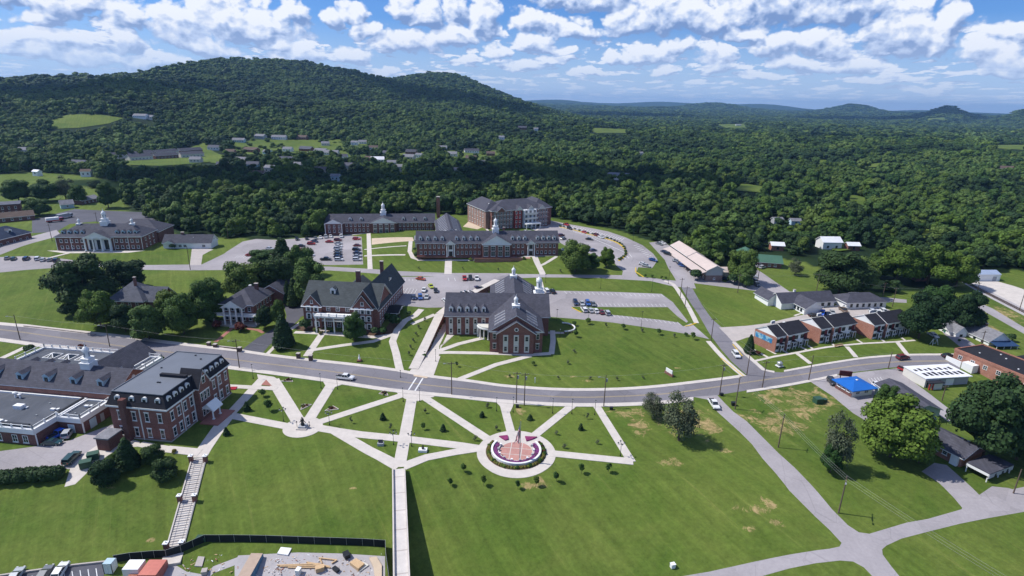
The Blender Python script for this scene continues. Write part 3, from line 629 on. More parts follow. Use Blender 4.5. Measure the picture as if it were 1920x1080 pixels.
# ------------------------------------------------------------------ mesh writer and building kit
class MB:
    def __init__(s): s.v = []; s.f = []; s.m = []; s.mats = []
    def mi(s, m):
        if m not in s.mats: s.mats.append(m)
        return s.mats.index(m)
    def add(s, vs, fs, m):
        o = len(s.v); s.v += [tuple(v) for v in vs]; k = s.mi(m)
        for f in fs: s.f.append(tuple(i+o for i in f)); s.m.append(k)
        return s
    def box(s, x0, x1, y0, y1, z0, z1, m, bottom=False):
        v = [(x0, y0, z0), (x1, y0, z0), (x1, y1, z0), (x0, y1, z0), (x0, y0, z1), (x1, y0, z1), (x1, y1, z1), (x0, y1, z1)]
        f = [(0, 1, 5, 4), (1, 2, 6, 5), (2, 3, 7, 6), (3, 0, 4, 7), (4, 5, 6, 7)]
        f.append((3, 2, 1, 0))
        return s.add(v, f, m)
    def cyl(s, c, r0, r1, z0, z1, m, n=8, cap=True, ph=0):
        v = []
        for (r, z) in ((r0, z0), (r1, z1)):
            for i in range(n): a = 2*PI*i/n+ph; v.append((c[0]+r*math.cos(a), c[1]+r*math.sin(a), z))
        f = [(i, (i+1) % n, n+(i+1) % n, n+i) for i in range(n)]
        if cap: f += [tuple(range(n, 2*n)), tuple(range(n-1, -1, -1))]
        return s.add(v, f, m)
    def tube(s, a, b, r, m, n=5, r1=None):
        a = Vector(a); b = Vector(b); d = (b-a).normalized(); u = d.orthogonal().normalized(); w = d.cross(u); r1 = r if r1 is None else r1
        v = [a+(u*math.cos(2*PI*i/n)+w*math.sin(2*PI*i/n))*r for i in range(n)]+[b+(u*math.cos(2*PI*i/n)+w*math.sin(2*PI*i/n))*r1 for i in range(n)]
        f = [(i, (i+1) % n, n+(i+1) % n, n+i) for i in range(n)]+[tuple(range(n, 2*n)), tuple(range(n-1, -1, -1))]
        return s.add(v, f, m)
    def lathe(s, c, prof, m, n=10):
        v = []
        for r, z in prof:
            for i in range(n): a = 2*PI*i/n; v.append((c[0]+r*math.cos(a), c[1]+r*math.sin(a), c[2]+z))
        f = []
        for k in range(len(prof)-1):
            for i in range(n): f.append((k*n+i, k*n+(i+1) % n, (k+1)*n+(i+1) % n, (k+1)*n+i))
        f.append(tuple(range((len(prof)-1)*n, len(prof)*n))); f.append(tuple(range(n-1, -1, -1)))
        return s.add(v, f, m)
    def mesh(s, name):
        me = bpy.data.meshes.new(name); me.from_pydata(s.v, [], s.f)
        for m in s.mats: me.materials.append(m)
        me.polygons.foreach_set('material_index', np.array(s.m, 'i')); me.update(); return me
    def obj(s, name, parent=None, **kw):
        o = bpy.data.objects.new(name, s.mesh(name)); COL.objects.link(o)
        if parent is not None: o.parent = parent
        return tagged(o, **kw)
def empty(name, loc, rz=0, **kw):
    o = bpy.data.objects.new(name, None); COL.objects.link(o); o.location = loc; o.rotation_euler = (0, 0, rz); o.empty_display_size = .5
    return tagged(o, **kw)
def place(me, name, parent, loc=(0, 0, 0), rz=0, sc=None, **kw):
    o = bpy.data.objects.new(name, me); COL.objects.link(o); o.location = loc; o.rotation_euler = (0, 0, rz)
    if sc is not None: o.scale = sc if isinstance(sc, tuple) else (sc, sc, sc)
    if parent is not None: o.parent = parent
    return tagged(o, **kw)
def copy_tree(src, parent=None, **kw):
    c = src.copy(); COL.objects.link(c)
    if parent is not None: c.parent = parent
    for ch in src.children: copy_tree(ch, c)
    return tagged(c, **kw)

_WM = {}
def win_mesh(w, h, style):
    k = (round(w, 2), round(h, 2), style)
    if k in _WM: return _WM[k]
    b = MB(); t = .12
    fm = {'w': WHITE, 'c': OFFWHITE, 'd': DARK}.get(style[0], WHITE)
    # frame bars stand proud of the wall, glass is set back between them; facing -Y, origin bottom centre
    b.box(-w/2, w/2, -.07, .0, 0, t, fm); b.box(-w/2, w/2, -.07, .0, h-t, h, fm)
    b.box(-w/2, -w/2+t, -.07, .0, t, h-t, fm); b.box(w/2-t, w/2, -.07, .0, t, h-t, fm)
    b.box(-w/2+t, w/2-t, -.06, -.0, h*.5-.03, h*.5+.03, fm)
    if w > 1.3: b.box(-.035, .035, -.055, -.0, t, h-t, fm)
    b.box(-w/2+t, w/2-t, -.025, .0, t, h-t, GLASS)
    if 's' in style: b.box(-w/2-.12, w/2+.12, -.16, 0, -.14, 0, fm)
    if 'l' in style: b.box(-w/2-.15, w/2+.15, -.10, 0, h, h+.28, fm)
    if 'u' in style:
        for q in (-1, 1): b.box(q*(w/2+.22)-.17, q*(w/2+.22)+.17, -.05, 0, 0, h, fm)
    _WM[k] = b.mesh('window'); return _WM[k]

class Bld:
    def __init__(s, name, label, cat, a, b=None, ang=None, group=None, sink=.0, z=None):
        """a, b: photo pixels (or world xyz) of the front base corners; X runs from a to b, Y away from the viewer"""
        pa = a if len(a) == 3 else G(*a)
        if b is not None:
            pb = b if len(b) == 3 else G(*b)
            s.w = math.hypot(pb[0]-pa[0], pb[1]-pa[1]); ang = math.atan2(pb[1]-pa[1], pb[0]-pa[0])
            zz = (pa[2]+pb[2])/2
        else: zz = pa[2]
        if z is not None: zz = z
        ang = ang or 0.0
        s.ang = ang; s.o = (pa[0], pa[1], zz-sink)
        s.root = empty(name, s.o, ang, label=label, cat=cat, group=group)
    def px(s, p):
        """local x, y of a ground pixel"""
        g = G(*p); dx, dy = g[0]-s.o[0], g[1]-s.o[1]; c, n = math.cos(s.ang), math.sin(s.ang)
        return dx*c+dy*n, -dx*n+dy*c
    def part(s, name, mb, parent=None, **kw): return mb.obj(name, parent or s.root, **kw)
    def box(s, name, m, x0, x1, y0, y1, z0, z1, **kw): return s.part(name, MB().box(x0, x1, y0, y1, z0, z1, m), **kw)
    def walls(s, m, x0, x1, y0, y1, h, z0=-1.2, trim=WHITE, name='wall'):
        o = s.box(name, m, x0, x1, y0, y1, z0, h)
        if trim:
            t = MB(); e = .25
            t.box(x0-e, x1+e, y0-e, y1+e, h-.45, h-.001, trim); s.part('cornice', t)
        return o
    def gable(s, m, x0, x1, y0, y1, z, h, axis='x', over=.5, wallm=None, name='roof', fascia=WHITE):
        t = .22; b = MB()
        if axis == 'x': yc = (y0+y1)/2; A = [(x0-over, y0-over), (x1+over, y0-over), (x0-over, y1+over), (x1+over, y1+over)]
        slope = h/((y1-y0)/2 if axis == 'x' else (x1-x0)/2); dz = over*slope
        if axis == 'x':
            prof = [(y0-over, z-dz), (yc, z+h), (y1+over, z-dz)]
            X0, X1 = x0-over, x1+over
            v = [(X, y, zz+d) for X in (X0, X1) for d in (0, t) for y, zz in prof]
        else:
            xc = (x0+x1)/2; prof = [(x0-over, z-dz), (xc, z+h), (x1+over, z-dz)]; Y0, Y1 = y0-over, y1+over
            v = [(x, Y, zz+d) for Y in (Y1, Y0) for d in (0, t) for x, zz in prof]
        # 0-2 lower at end0, 3-5 upper end0, 6-8 lower end1, 9-11 upper end1
        b.add(v, [(3, 9, 10, 4)[::-1], (4, 10, 11, 5)[::-1]], m)
        b.add(v, [(0, 1, 7, 6)[::-1], (1, 2, 8, 7)[::-1], (0, 3, 4, 1), (1, 4, 5, 2), (6, 7, 10, 9), (7, 8, 11, 10), (0, 6, 9, 3), (2, 5, 11, 8)], fascia or m)
        o = s.part(name, b)
        if wallm:
            F = [(0, 1, 2), (5, 4, 3), (0, 3, 4, 1), (1, 4, 5, 2), (2, 5, 3, 0)]
            if axis == 'x':
                for X, q in ((x0, 1), (x1, -1)):
                    s.part('gable_wall', MB().add([(X, y0, z), (X, y1, z), (X, yc, z+h-.02), (X+q*.3, y0, z), (X+q*.3, y1, z), (X+q*.3, yc, z+h-.02)], F, wallm))
            else:
                for Y, q in ((y0, 1), (y1, -1)):
                    s.part('gable_wall', MB().add([(x0, Y, z), (x1, Y, z), (xc, Y, z+h-.02), (x0, Y+q*.3, z), (x1, Y+q*.3, z), (xc, Y+q*.3, z+h-.02)], F, wallm))
        return o
    def hip(s, m, x0, x1, y0, y1, z, h, over=.6, name='roof', fascia=WHITE, ridge=None):
        x0 -= over; x1 += over; y0 -= over; y1 += over; w = x1-x0; d = y1-y0
        if w >= d: r = d/2 if ridge is None else ridge; R0, R1 = (x0+r, (y0+y1)/2), (x1-r, (y0+y1)/2)
        else: r = w/2 if ridge is None else ridge; R0, R1 = ((x0+x1)/2, y0+r), ((x0+x1)/2, y1-r)
        b = MB(); v = [(x0, y0, z), (x1, y0, z), (x1, y1, z), (x0, y1, z), (R0[0], R0[1], z+h), (R1[0], R1[1], z+h)]
        if w >= d: f = [(0, 1, 5, 4), (2, 3, 4, 5), (1, 2, 5), (3, 0, 4)]
        else: f = [(1, 2, 5, 4), (3, 0, 4, 5), (0, 1, 4), (2, 3, 5)]
        b.add(v, f, m); b.box(x0, x1, y0, y1, z-.28, z-.002, fascia)
        return s.part(name, b)
    def mansard(s, m, top, x0, x1, y0, y1, z, h, inn=1.4, over=.5):
        x0 -= over; x1 += over; y0 -= over; y1 += over
        b = MB(); i = inn
        v = [(x0, y0, z), (x1, y0, z), (x1, y1, z), (x0, y1, z), (x0+i, y0+i, z+h), (x1-i, y0+i, z+h), (x1-i, y1-i, z+h), (x0+i, y1-i, z+h)]
        b.add(v, [(0, 1, 5, 4), (1, 2, 6, 5), (2, 3, 7, 6), (3, 0, 4, 7)], m); b.add(v[4:], [(0, 1, 2, 3)], top)
        b.box(x0-.1, x1+.1, y0-.1, y1+.1, z-.45, z-.002, WHITE)
        s.part('roof', b); t = MB()
        t.box(x0+i-.15, x1-i+.15, y0+i-.15, y0+i+.1, z+h, z+h+.22, top); t.box(x0+i-.15, x1-i+.15, y1-i-.1, y1-i+.15, z+h, z+h+.22, top)
        t.box(x0+i-.15, x0+i+.1, y0+i+.1, y1-i-.1, z+h, z+h+.22, top); t.box(x1-i-.1, x1-i+.15, y0+i+.1, y1-i-.1, z+h, z+h+.22, top)
        s.part('roof_edge', t)
    def win(s, x, y, z, w=1.1, h=1.8, side='f', style='ws', name='window'):
        rz = {'f': 0, 'r': PI/2, 'b': PI, 'l': -PI/2}[side]
        return place(win_mesh(w, h, style), name, s.root, (x, y, z), rz)
    def winrow(s, side, c, u0, u1, n, zs, w=1.1, h=1.8, style='ws', skip=()):
        for z in zs:
            for i in range(n):
                if i in skip: continue
                u = u0+(u1-u0)*(i+.5)/n
                if side in 'fb': s.win(u, c, z, w, h, side, style)
                else: s.win(c, u, z, w, h, side, style)
    def door(s, x, y, w=1.1, h=2.2, side='f', m=DARK, z=0):
        b = MB().box(-w/2, w/2, -.06, 0, 0, h, m).box(-w/2-.14, -w/2, -.1, 0, 0, h+.14, WHITE).box(w/2, w/2+.14, -.1, 0, 0, h+.14, WHITE).box(-w/2, w/2, -.1, 0, h, h+.14, WHITE)
        o = b.obj('door', s.root); o.location = (x, y, z); o.rotation_euler = (0, 0, {'f': 0, 'r': PI/2, 'b': PI, 'l': -PI/2}[side])
    def dormer(s, x, y, z, w=1.5, h=1.7, d=3.0, side='f', roofm=SHINGLE, wallm=WHITE, rise=.7):
        b = MB(); o = .18
        b.box(-w/2, w/2, 0, d, -.6, h, wallm)
        v = [(-w/2-o, -o, h-.08), (w/2+o, -o, h-.08), (0, -o, h+rise), (-w/2-o, d, h-.08), (w/2+o, d, h-.08), (0, d, h+rise)]
        b.add(v, [(0, 2, 5, 3), (1, 4, 5, 2)], roofm); b.add(v, [(0, 1, 2), (3, 5, 4), (0, 3, 4, 1)], wallm)
        o_ = b.obj('dormer', s.root); o_.location = (x, y, z); o_.rotation_euler = (0, 0, {'f': 0, 'r': PI/2, 'b': PI, 'l': -PI/2}[side])
        place(win_mesh(w*.5, h*.62, 'd'), 'window', o_, (0, -.02, h*.14))
        return o_
    def rooflight(s, x, y, z, w, L, slope, side, m=SHINGLE_L):
        """raised strip of glazing lying on a roof slope that falls away along side"""
        b = MB(); t = .30; c = math.cos(slope); n = math.sin(slope); v = [(-w/2, 0, 0), (w/2, 0, 0), (w/2, L*c, L*n), (-w/2, L*c, L*n)]; v += [(a, b_, q+t) for a, b_, q in v]
        b.add(v, [(4, 5, 6, 7)], m); b.add(v, [(0, 1, 5, 4), (1, 2, 6, 5), (2, 3, 7, 6), (3, 0, 4, 7), (3, 2, 1, 0)], WHITE)
        o_ = b.obj('rooflight', s.root); o_.location = (x, y, z); o_.rotation_euler = (0, 0, {'f': 0, 'r': PI/2, 'b': PI, 'l': -PI/2}[side]); return o_
    def shed_dormer(s, x, y, z, w, h, d, side='f', roofm=SHINGLE, wallm=WHITE, rise=.3):
        b = MB(); b.box(-w/2, w/2, 0, d, -.8, h, wallm)
        v = [(-w/2-.2, -.25, h), (w/2+.2, -.25, h), (w/2+.2, d, h+rise), (-w/2-.2, d, h+rise)]
        v += [(a, b_, c+.15) for a, b_, c in v]
        b.add(v, [(4, 5, 6, 7)], roofm); b.add(v, [(0, 1, 5, 4), (1, 2, 6, 5), (2, 3, 7, 6), (3, 0, 4, 7), (3, 2, 1, 0)], wallm)
        o_ = b.obj('dormer', s.root); o_.location = (x, y, z); o_.rotation_euler = (0, 0, {'f': 0, 'r': PI/2, 'b': PI, 'l': -PI/2}[side])
        place(win_mesh(w*.7, h*.8, 'd'), 'window', o_, (0, -.02, h*.05)); return o_
    def cupola(s, x, y, z, k=1.0, tiers=2):
        r = empty('cupola', (x, y, z)); r.parent = s.root
        b = MB(); b.box(-1.5*k, 1.5*k, -1.5*k, 1.5*k, -1.8*k, 1.0*k, WHITE); b.box(-1.65*k, 1.65*k, -1.65*k, 1.65*k, 1.0*k, 1.2*k, WHITE); b.obj('base', r)
        z1 = 1.2*k
        if tiers > 1:
            c = MB(); c.box(-1.15*k, 1.15*k, -1.15*k, 1.15*k, z1, z1+1.1*k, WHITE); c.box(-1.28*k, 1.28*k, -1.28*k, 1.28*k, z1+1.1*k, z1+1.25*k, WHITE); c.obj('tier', r); z1 += 1.25*k
        c = MB(); c.cyl((0, 0), .86*k, .82*k, z1, z1+2.1*k, WHITE, 8, ph=PI/8); c.cyl((0, 0), .98*k, .98*k, z1+2.1*k, z1+2.3*k, WHITE, 8, ph=PI/8); c.obj('lantern', r)
        for q in range(4):
            a = q*PI/2; l = MB(); l.box(-.22*k, .22*k, -.04, .04, 0, 1.3*k, GREYSIDE); lo = l.obj('louvre', r); lo.location = (.80*k*math.sin(a), -.80*k*math.cos(a), z1+.35*k); lo.rotation_euler = (0, 0, a)
        z1 += 2.3*k
        c = MB(); c.lathe((0, 0, z1), [(.92*k, 0), (.84*k, .4*k), (.58*k, .8*k), (.26*k, 1.1*k), (.12*k, 1.4*k), (.04*k, 2.3*k)], WHITE, 10); c.obj('dome', r)
        return r
    def columns(s, xs, y, z0, z1, r=.28, m=WHITE, n=8):
        for x in xs:
            b = MB(); b.cyl((x, y), r, r*.86, z0, z1, m, n); b.box(x-r*1.4, x+r*1.4, y-r*1.4, y+r*1.4, z0-.02, z0+.25, m); b.box(x-r*1.3, x+r*1.3, y-r*1.3, y+r*1.3, z1-.25, z1, m); s.part('column', b)
    def pediment(s, x0, x1, y0, y1, z, h, roofm, tym=WHITE, name='pediment'):
        """gabled porch roof whose ridge runs away from the viewer"""
        s.gable(roofm, x0, x1, y0, y1, z, h, 'y', .35, tym, name)
    def chimney(s, x, y, z0, z1, w=.9, d=.7, m=BRICK, name='chimney'):
        b = MB().box(x-w/2, x+w/2, y-d/2, y+d/2, z0, z1, m).box(x-w/2-.1, x+w/2+.1, y-d/2-.1, y+d/2+.1, z1, z1+.2, CONC_O); return s.part(name, b)
    def vent(s, x, y, z, k=.5, m=WHITE, name='roof_vent'):
        b = MB().box(x-k*.8, x+k*.8, y-k*.8, y+k*.8, z, z+k*.8, m).box(x-k, x+k, y-k, y+k, z+k*.8, z+k*1.1, m); return s.part(name, b)
    def steps(s, x0, x1, y, n, z=0, m=CONC):
        for i in range(n): s.box('step', m, x0, x1, y-.32*(n-i), y-.32*(n-i-1), z-1.2, z+(-.16*(n-1-i)))
# ------------------------------------------------------------------ campus buildings
def hall_portico(b, x0, x1, y, h, n=2):
    b.pediment(x0-.3, x1+.3, y-1.6, y+5, h-.4, 1.9, SHINGLE)
    b.columns([x0+.3+(x1-x0-.6)*i/(n-1) for i in range(n)], y-1.2, 0, h-.4, .3)
    b.box('portico_wall', WHITE, x0+.9, x1-.9, y-.12, y-.003, 0, h-.6)
    b.win((x0+x1)/2, y-.13, h*.52, 1.8, 2.2, style='d'); b.door((x0+x1)/2, y-.13, 1.9, 2.6)
# residence hall with the long dormered front
b = Bld('residence_hall', 'long two storey brick hall with two porticos and central white pediment on the terrace', 'hall', (782, 487), (1046, 478), z=8.1)
W_ = b.w
b.walls(BRICK, 0, W_, 0, 14, 7.2); b.gable(SHINGLE, 0, W_, 0, 14, 7.2, 4.6, 'x', .6, BRICK)
b.winrow('f', 0, 1, W_*.2, 6, (1.0, 4.4), 1.1, 1.7); b.winrow('f', 0, W_*.27, W_*.45, 6, (1.0, 4.4), 1.1, 1.7)
b.winrow('f', 0, W_*.665, W_*.76, 3, (1.0, 4.4), 1.1, 1.7); b.winrow('f', 0, W_*.835, W_-1, 5, (1.0, 4.4), 1.1, 1.7)
for fx in (.035, .085, .135, .185, .285, .335, .385, .43, .68, .725, .768, .86, .90, .94, .98): b.dormer(W_*fx-.6, 1.3, 8.2, 1.6, 1.6, 3.2)
b.box('pavilion_wall', BRICK, W_*.455, W_*.655, -3.2, -.005, -1, 6.5); b.box('pavilion_cornice', WHITE, W_*.455-.2, W_*.655+.2, -3.4, -.2, 6.5, 7.0)
b.pediment(W_*.455, W_*.655, -3.2, 7, 7.0, 4.3, SHINGLE)
for i in range(4):
    x = W_*(.455+.2*(i+.5)/4); b.win(x, -3.2, .6, 2.3, 2.5, style='ws'); b.win(x, -3.2, 3.5, 2.3, 2.4, style='wl')
hall_portico(b, W_*.205, W_*.265, -.1, 7.0); hall_portico(b, W_*.775, W_*.83, -.1, 7.0)
b.cupola(W_*.556, 7, 11.8, 1.15)
b.chimney(W_*.62, 9.5, 9, 13.2); b.box('planter_wall', BRICK, 0, W_*.2, -1.6, -.8, -.6, .5); b.box('planter_wall', BRICK, W_*.84, W_, -1.6, -.8, -.6, .5)
b.box('terrace_wall', BRICK2, W_*.40, W_*.74, -5.4, -5.1, -2.5, .12)
b.winrow('r', W_, 2, 12, 3, (1.0, 4.4)); b.winrow('l', 0, 2, 12, 3, (1.0, 4.4)); b.winrow('b', 14, 2, W_-2, 18, (1.0, 4.4))
HALL = b
# crossing wing behind it
c = Bld('dining_wing', 'long gabled brick wing with stepped white skylights running back from the hall', 'hall', tuple(b.root.location+Matrix.Rotation(b.ang, 3, 'Z') @ Vector((11, 15.5, 0))), ang=b.ang+math.radians(3))
c.walls(BRICK, 0, 14, 0, 46, 6.4); c.gable(SHINGLE, 0, 14, 0, 46, 6.4, 4.6, 'y', .6, OFFWHITE)
sl_ = math.atan2(4.6, 7)
for i in range(11): c.rooflight(1.0, 3.5+i*4.0, 7.12, 1.3, 5.4, sl_, 'l')
for i in range(11): c.rooflight(13.0, 3.5+i*4.0, 7.12, 1.3, 5.4, sl_, 'r')
c.winrow('l', 0, 2, 44, 9, (1.0, 3.8)); c.winrow('r', 14, 2, 44, 9, (1.0, 3.8))
for i in range(3): c.vent(4+i*3, 3+i, 9.2, .4)
d = Bld('kitchen_annex', 'low flat pale roofed annex in the corner behind the hall', 'annex', tuple(b.root.location+Matrix.Rotation(b.ang, 3, 'Z') @ Vector((-2, 19, 0))), ang=b.ang+math.radians(3))
d.walls(OFFWHITE, 0, 11, 0, 11, 3.8); d.box('roof', SHINGLE_L, -.3, 11.3, -.3, 11.3, 3.8, 4.1); d.vent(3, 6, 4.1, .5); d.vent(8, 4, 4.1, .4); d.winrow('f', 0, 1, 10, 4, (1.2,))
# back hall
b = Bld('back_residence_hall', 'rear two storey brick hall with white cupola beside the volleyball court', 'hall', (612, 440), (815, 431))
W_ = b.w
b.walls(BRICK3, 0, W_, 0, 13, 6.3); b.gable(SHINGLE, 0, W_, 0, 13, 6.3, 4.0, 'x', .6, OFFWHITE)
b.winrow('f', 0, W_*.17, W_*.40, 6, (.8, 3.7), 1.2, 1.7); b.winrow('f', 0, W_*.66, W_-1, 9, (.8, 3.7), 1.2, 1.7)
b.box('pavilion_wall', BRICK3, 0, W_*.155, -3, -.005, -1, 6.1); b.pediment(0, W_*.155, -3, 5, 6.1, 2.4, SHINGLE); b.columns([.1, W_*.15], -3.2, 0, 6, .25); b.winrow('f', -3, 1, W_*.15, 3, (.8, 3.6))
b.box('pavilion_wall', BRICK3, W_*.415, W_*.645, -3.4, -.005, -1, 6.3); b.pediment(W_*.41, W_*.65, -3.4, 6.5, 6.3, 3.4, SHINGLE)
b.winrow('f', -3.4, W_*.425, W_*.635, 4, (.5, 3.4), 2.0, 2.3, 'wl')
for fx in (.22, .32, .71, .81, .91): b.dormer(W_*fx, 1.4, 7.2, 1.7, 1.5, 3.2)
b.cupola(W_*.52, 6.5, 10.2, 1.15)
b = Bld('smokestack', 'tall square brick chimney stack rising behind the halls', 'chimney', (822, 408))
s_ = MB().box(-1.1, 1.1, -1.1, 1.1, -1, 14.5, BRICK); s_.obj('shaft', b.root); MB().box(-1.25, 1.25, -1.25, 1.25, 14.5, 15.0, CONC_O).obj('cap', b.root)
# four storey dormitory
b = Bld('dormitory', 'four storey brick dormitory with hipped roof and white balcony bay at the wood edge', 'dormitory', (922, 431), (1027, 423))
W_ = b.w; D_ = 20; H_ = 12.2
b.walls(BRICK, 0, W_, 0, D_, H_, trim=WHITE); b.hip(SHINGLE, 0, W_, 0, D_, H_, 5.2, ridge=13)
b.box('wing_wall', mat('tan_brick', (.3, .18, .14), .9, fn=fn_brick((.31, .185, .145), (.26, .15, .12), (.36, .29, .25))), -2.5, 12, 4, 34, -1, H_-.5); b.hip(SHINGLE, -2.5, 12, 4, 34, H_-.4, 5.6)
b.box('wing_wall', BRICK, W_-9, W_+4, 3, 26, -1, H_-.5); b.hip(SHINGLE, W_-9, W_+4, 3, 26, H_-.4, 5.0)
for z in (3.1, 6.1, 9.1): b.box('band', OFFWHITE, -.1, W_*.36, -.12, -.004, z-.25, z); b.box('band', OFFWHITE, W_*.78, W_+.1, -.12, -.004, z-.25, z)
b.winrow('f', 0, 1, W_*.36, 6, (.8, 3.7, 6.7, 9.5), 1.4, 1.7); b.winrow('f', 0, W_*.8, W_-.5, 4, (.8, 3.7, 6.7, 9.5), 1.2, 1.7)
b.box('bay_wall', mat('barn_red_paint', (.33, .04, .035), .8), W_*.38, W_*.50, -1.2, -.005, -1, 11.4); b.winrow('f', -1.2, W_*.38, W_*.5, 2, (.8, 3.7, 6.7, 9.5), 1.2, 1.6)
b.box('bay_wall', WHITE, W_*.53, W_*.75, -2.6, -.005, -1, 11.9)
for z in (3.4, 6.4, 9.4):
    b.box('balcony', WHITE, W_*.53, W_*.75, -4.2, -2.61, z-.3, z); b.box('railing', OFFWHITE, W_*.53, W_*.75, -4.3, -4.205, z-.3, z+.9)
b.winrow('f', -2.6, W_*.53, W_*.75, 3, (.6, 3.6, 6.6, 9.6), 1.7, 2.0, 'w')
b.columns([W_*.52, W_*.60, W_*.68, W_*.76], -7, 0, 3.2, .3); b.box('porch_roof', WHITE, W_*.51, W_*.77, -7.6, -4.35, 3.2, 3.9)
for x0, x1 in ((.07, .22), (.40, .52), (.60, .72), (.80, .92)): b.pediment(W_*x0, W_*x1, -1.5, 8, H_-.5, 2.7, SHINGLE, BRICK if x0 < .3 else OFFWHITE)
b.winrow('l', -2.5, 6, 32, 6, (.8, 3.7, 6.7, 9.5)); b.winrow('r', W_+4, 5, 24, 5, (.8, 3.7, 6.7, 9.5))
for i in range(4): b.vent(2+i*1.5, 9+i*5, 15.2-i*.3, .4)
# hall with three cupolas, far left
b = Bld('columned_hall', 'brick hall with three white cupolas and four tall portico columns', 'hall', (109, 470), (269, 468))
W_ = b.w
b.walls(BRICK3, 0, W_, 0, 17, 7.4); b.hip(SHINGLE, 0, W_, 0, 17, 7.4, 5.4, ridge=9)
b.winrow('f', 0, 1.2, W_*.33, 5, (.9, 4.3), 1.3, 1.7); b.winrow('f', 0, W_*.67, W_-1, 5, (.9, 4.3), 1.3, 1.7)
b.pediment(W_*.345, W_*.655, -2.6, 8, 6.9, 3.3, SHINGLE); b.columns([W_*(.355+.29*i/3) for i in range(4)], -2.2, 0, 6.9, .42)
b.box('portico_wall', WHITE, W_*.36, W_*.64, -.15, -.004, 0, 6.8); b.winrow('f', -.16, W_*.37, W_*.63, 3, (.4,), 2.4, 5.2, 'd')
for i in range(4): b.dormer(W_*(.07+.075*i), 1.9, 8.6, 1.7, 1.3, 3.0, wallm=BLUESIDE); b.dormer(W_*(.70+.072*i), 1.9, 8.6, 1.7, 1.3, 3.0, wallm=BLUESIDE)
b.cupola(W_*.5, 8.5, 12.6, 1.2); b.cupola(W_*.19, 8.5, 12.0, .72, 1); b.cupola(W_*.82, 8.5, 12.0, .72, 1)
for x in (0, W_*.33, W_*.67, W_-.1, W_*.17, W_*.84): b.box('downspout', WHITE, x-.1, x+.1, -.16, -.003, 0, 6.9)
b.box('rear_wing_wall', BRICK3, W_*.42, W_*1.02, 17.005, 36, -1, 6.2); b.hip(SHINGLE, W_*.42, W_*1.02, 17.5, 36, 6.2, 5.6)
b.winrow('r', W_, 2, 15, 3, (.9, 4.3)); b.vent(W_*.7, 21, 10.4, .4); b.vent(W_*.62, 24, 11, .5)
b.steps(W_*.35, W_*.65, -2.7, 3, .1)
# low white house beside it
b = Bld('low_white_house', 'low white house with long grey gable roof and garage door', 'house', (307, 466), (397, 466))
W_ = b.w
b.walls(WHITE, 0, W_, 0, 9, 3.2); b.gable(SHINGLE, 0, W_, 0, 9, 3.2, 3.6, 'x', .5, WHITE); b.pediment(1, 6.5, -1.6, 4, 3.0, 1.6, SHINGLE)
b.chimney(W_*.35, 4.8, 4, 8, 1.5, 1.0, BRICK3); b.box('garage_door', WHITE, W_*.56, W_*.70, -.08, -.004, 0, 2.4)
b.box('brick_front', BRICK3, W_*.48, W_*.74, -.05, -.003, 0, 2.9) if False else None
for fx in (.2, .35, .45, .84): b.win(W_*fx, 0, .7, 1.7, 1.5)
b.win(W_, 4.5, 4.0, 1.0, 1.2, 'r'); b.vent(W_*.6, 3, 5.5, .25)
# hidden blue roofed house among the trees
b = Bld('hip_roofed_house', 'brick house under a steep blue grey hip roof half hidden by trees', 'house', (210, 590), (272, 592))
W_ = b.w
b.walls(BRICK3, 0, W_, 0, 13, 6.2); b.hip(SHINGLE_B, 0, W_, 0, 13, 6.2, 6.2, .9); b.box('wing_wall', BRICK3, W_, W_+6.5, 2, 11, -1, 6.0); b.gable(SHINGLE_B, W_-3, W_+6.5, 2, 11, 6.0, 4.2, 'x', .7, BRICK)
b.chimney(W_*.62, 5, 9, 14.4); b.win(W_+6.5, 6.5, 2.5, 1.2, 1.7, 'r'); b.win(W_+6.5, 6.5, 6.8, .8, 1.0, 'r'); b.winrow('f', 0, 1, W_-1, 4, (1, 3.7)); b.vent(2.5, 6, 9.8, .4, DARK)
b.box('side_porch', BLUESIDE, W_+6.55, W_+9.0, 5, 11, 0, 3.4)
# white columned mansion
b = Bld('white_columned_house', 'two storey brick mansion with white two level portico near the road', 'house', (420, 603), (478, 605))
W_ = b.w; b.w
b.walls(BRICK, 0, W_, 0, 17, 7.6); b.hip(SHINGLE, 0, W_, 0, 17, 7.6, 4.2, .9)
b.box('wing_wall', BRICK, W_-6, W_+4.5, 17.005, 30, -1, 7.3); b.gable(SHINGLE, W_-6, W_+4.5, 16, 30, 7.3, 3.0, 'y', .6, BRICK)
b.pediment(2.2, W_-2.2, -4.0, 5, 7.4, 2.7, SHINGLE); b.columns([2.7+(W_-5.4)*i/3 for i in range(4)], -3.6, 0, 7.3, .36)
b.box('porch_roof', WHITE, -2.6, W_+2.6, -3.2, -.01, 3.5, 3.95)
b.columns([-2.2, W_+2.2], -2.9, 0, 3.5, .28)
for x0, x1 in ((-2.6, 2.0), (W_-2.0, W_+2.6)):
    r = MB(); r.box(x0, x1, -3.2, -3.1, 4.75, 4.85, WHITE)
    k = x0
    while k < x1: r.box(k, k+.08, -3.2, -3.1, 3.95, 4.75, WHITE); k += .3
    b.part('railing', r, kind='stuff')
b.box('porch_floor', CONC_O, -2.6, W_+2.6, -4.2, -.01, -.8, .3); b.door(W_/2, 0, 1.4, 2.6, z=.3); b.door(W_/2, 0, 1.4, 2.3, z=4.0)
for x in (1.6, 4.2, W_-4.2, W_-1.6): b.win(x, 0, .9, 1.3, 2.1); b.win(x, 0, 4.7, 1.2, 1.9)
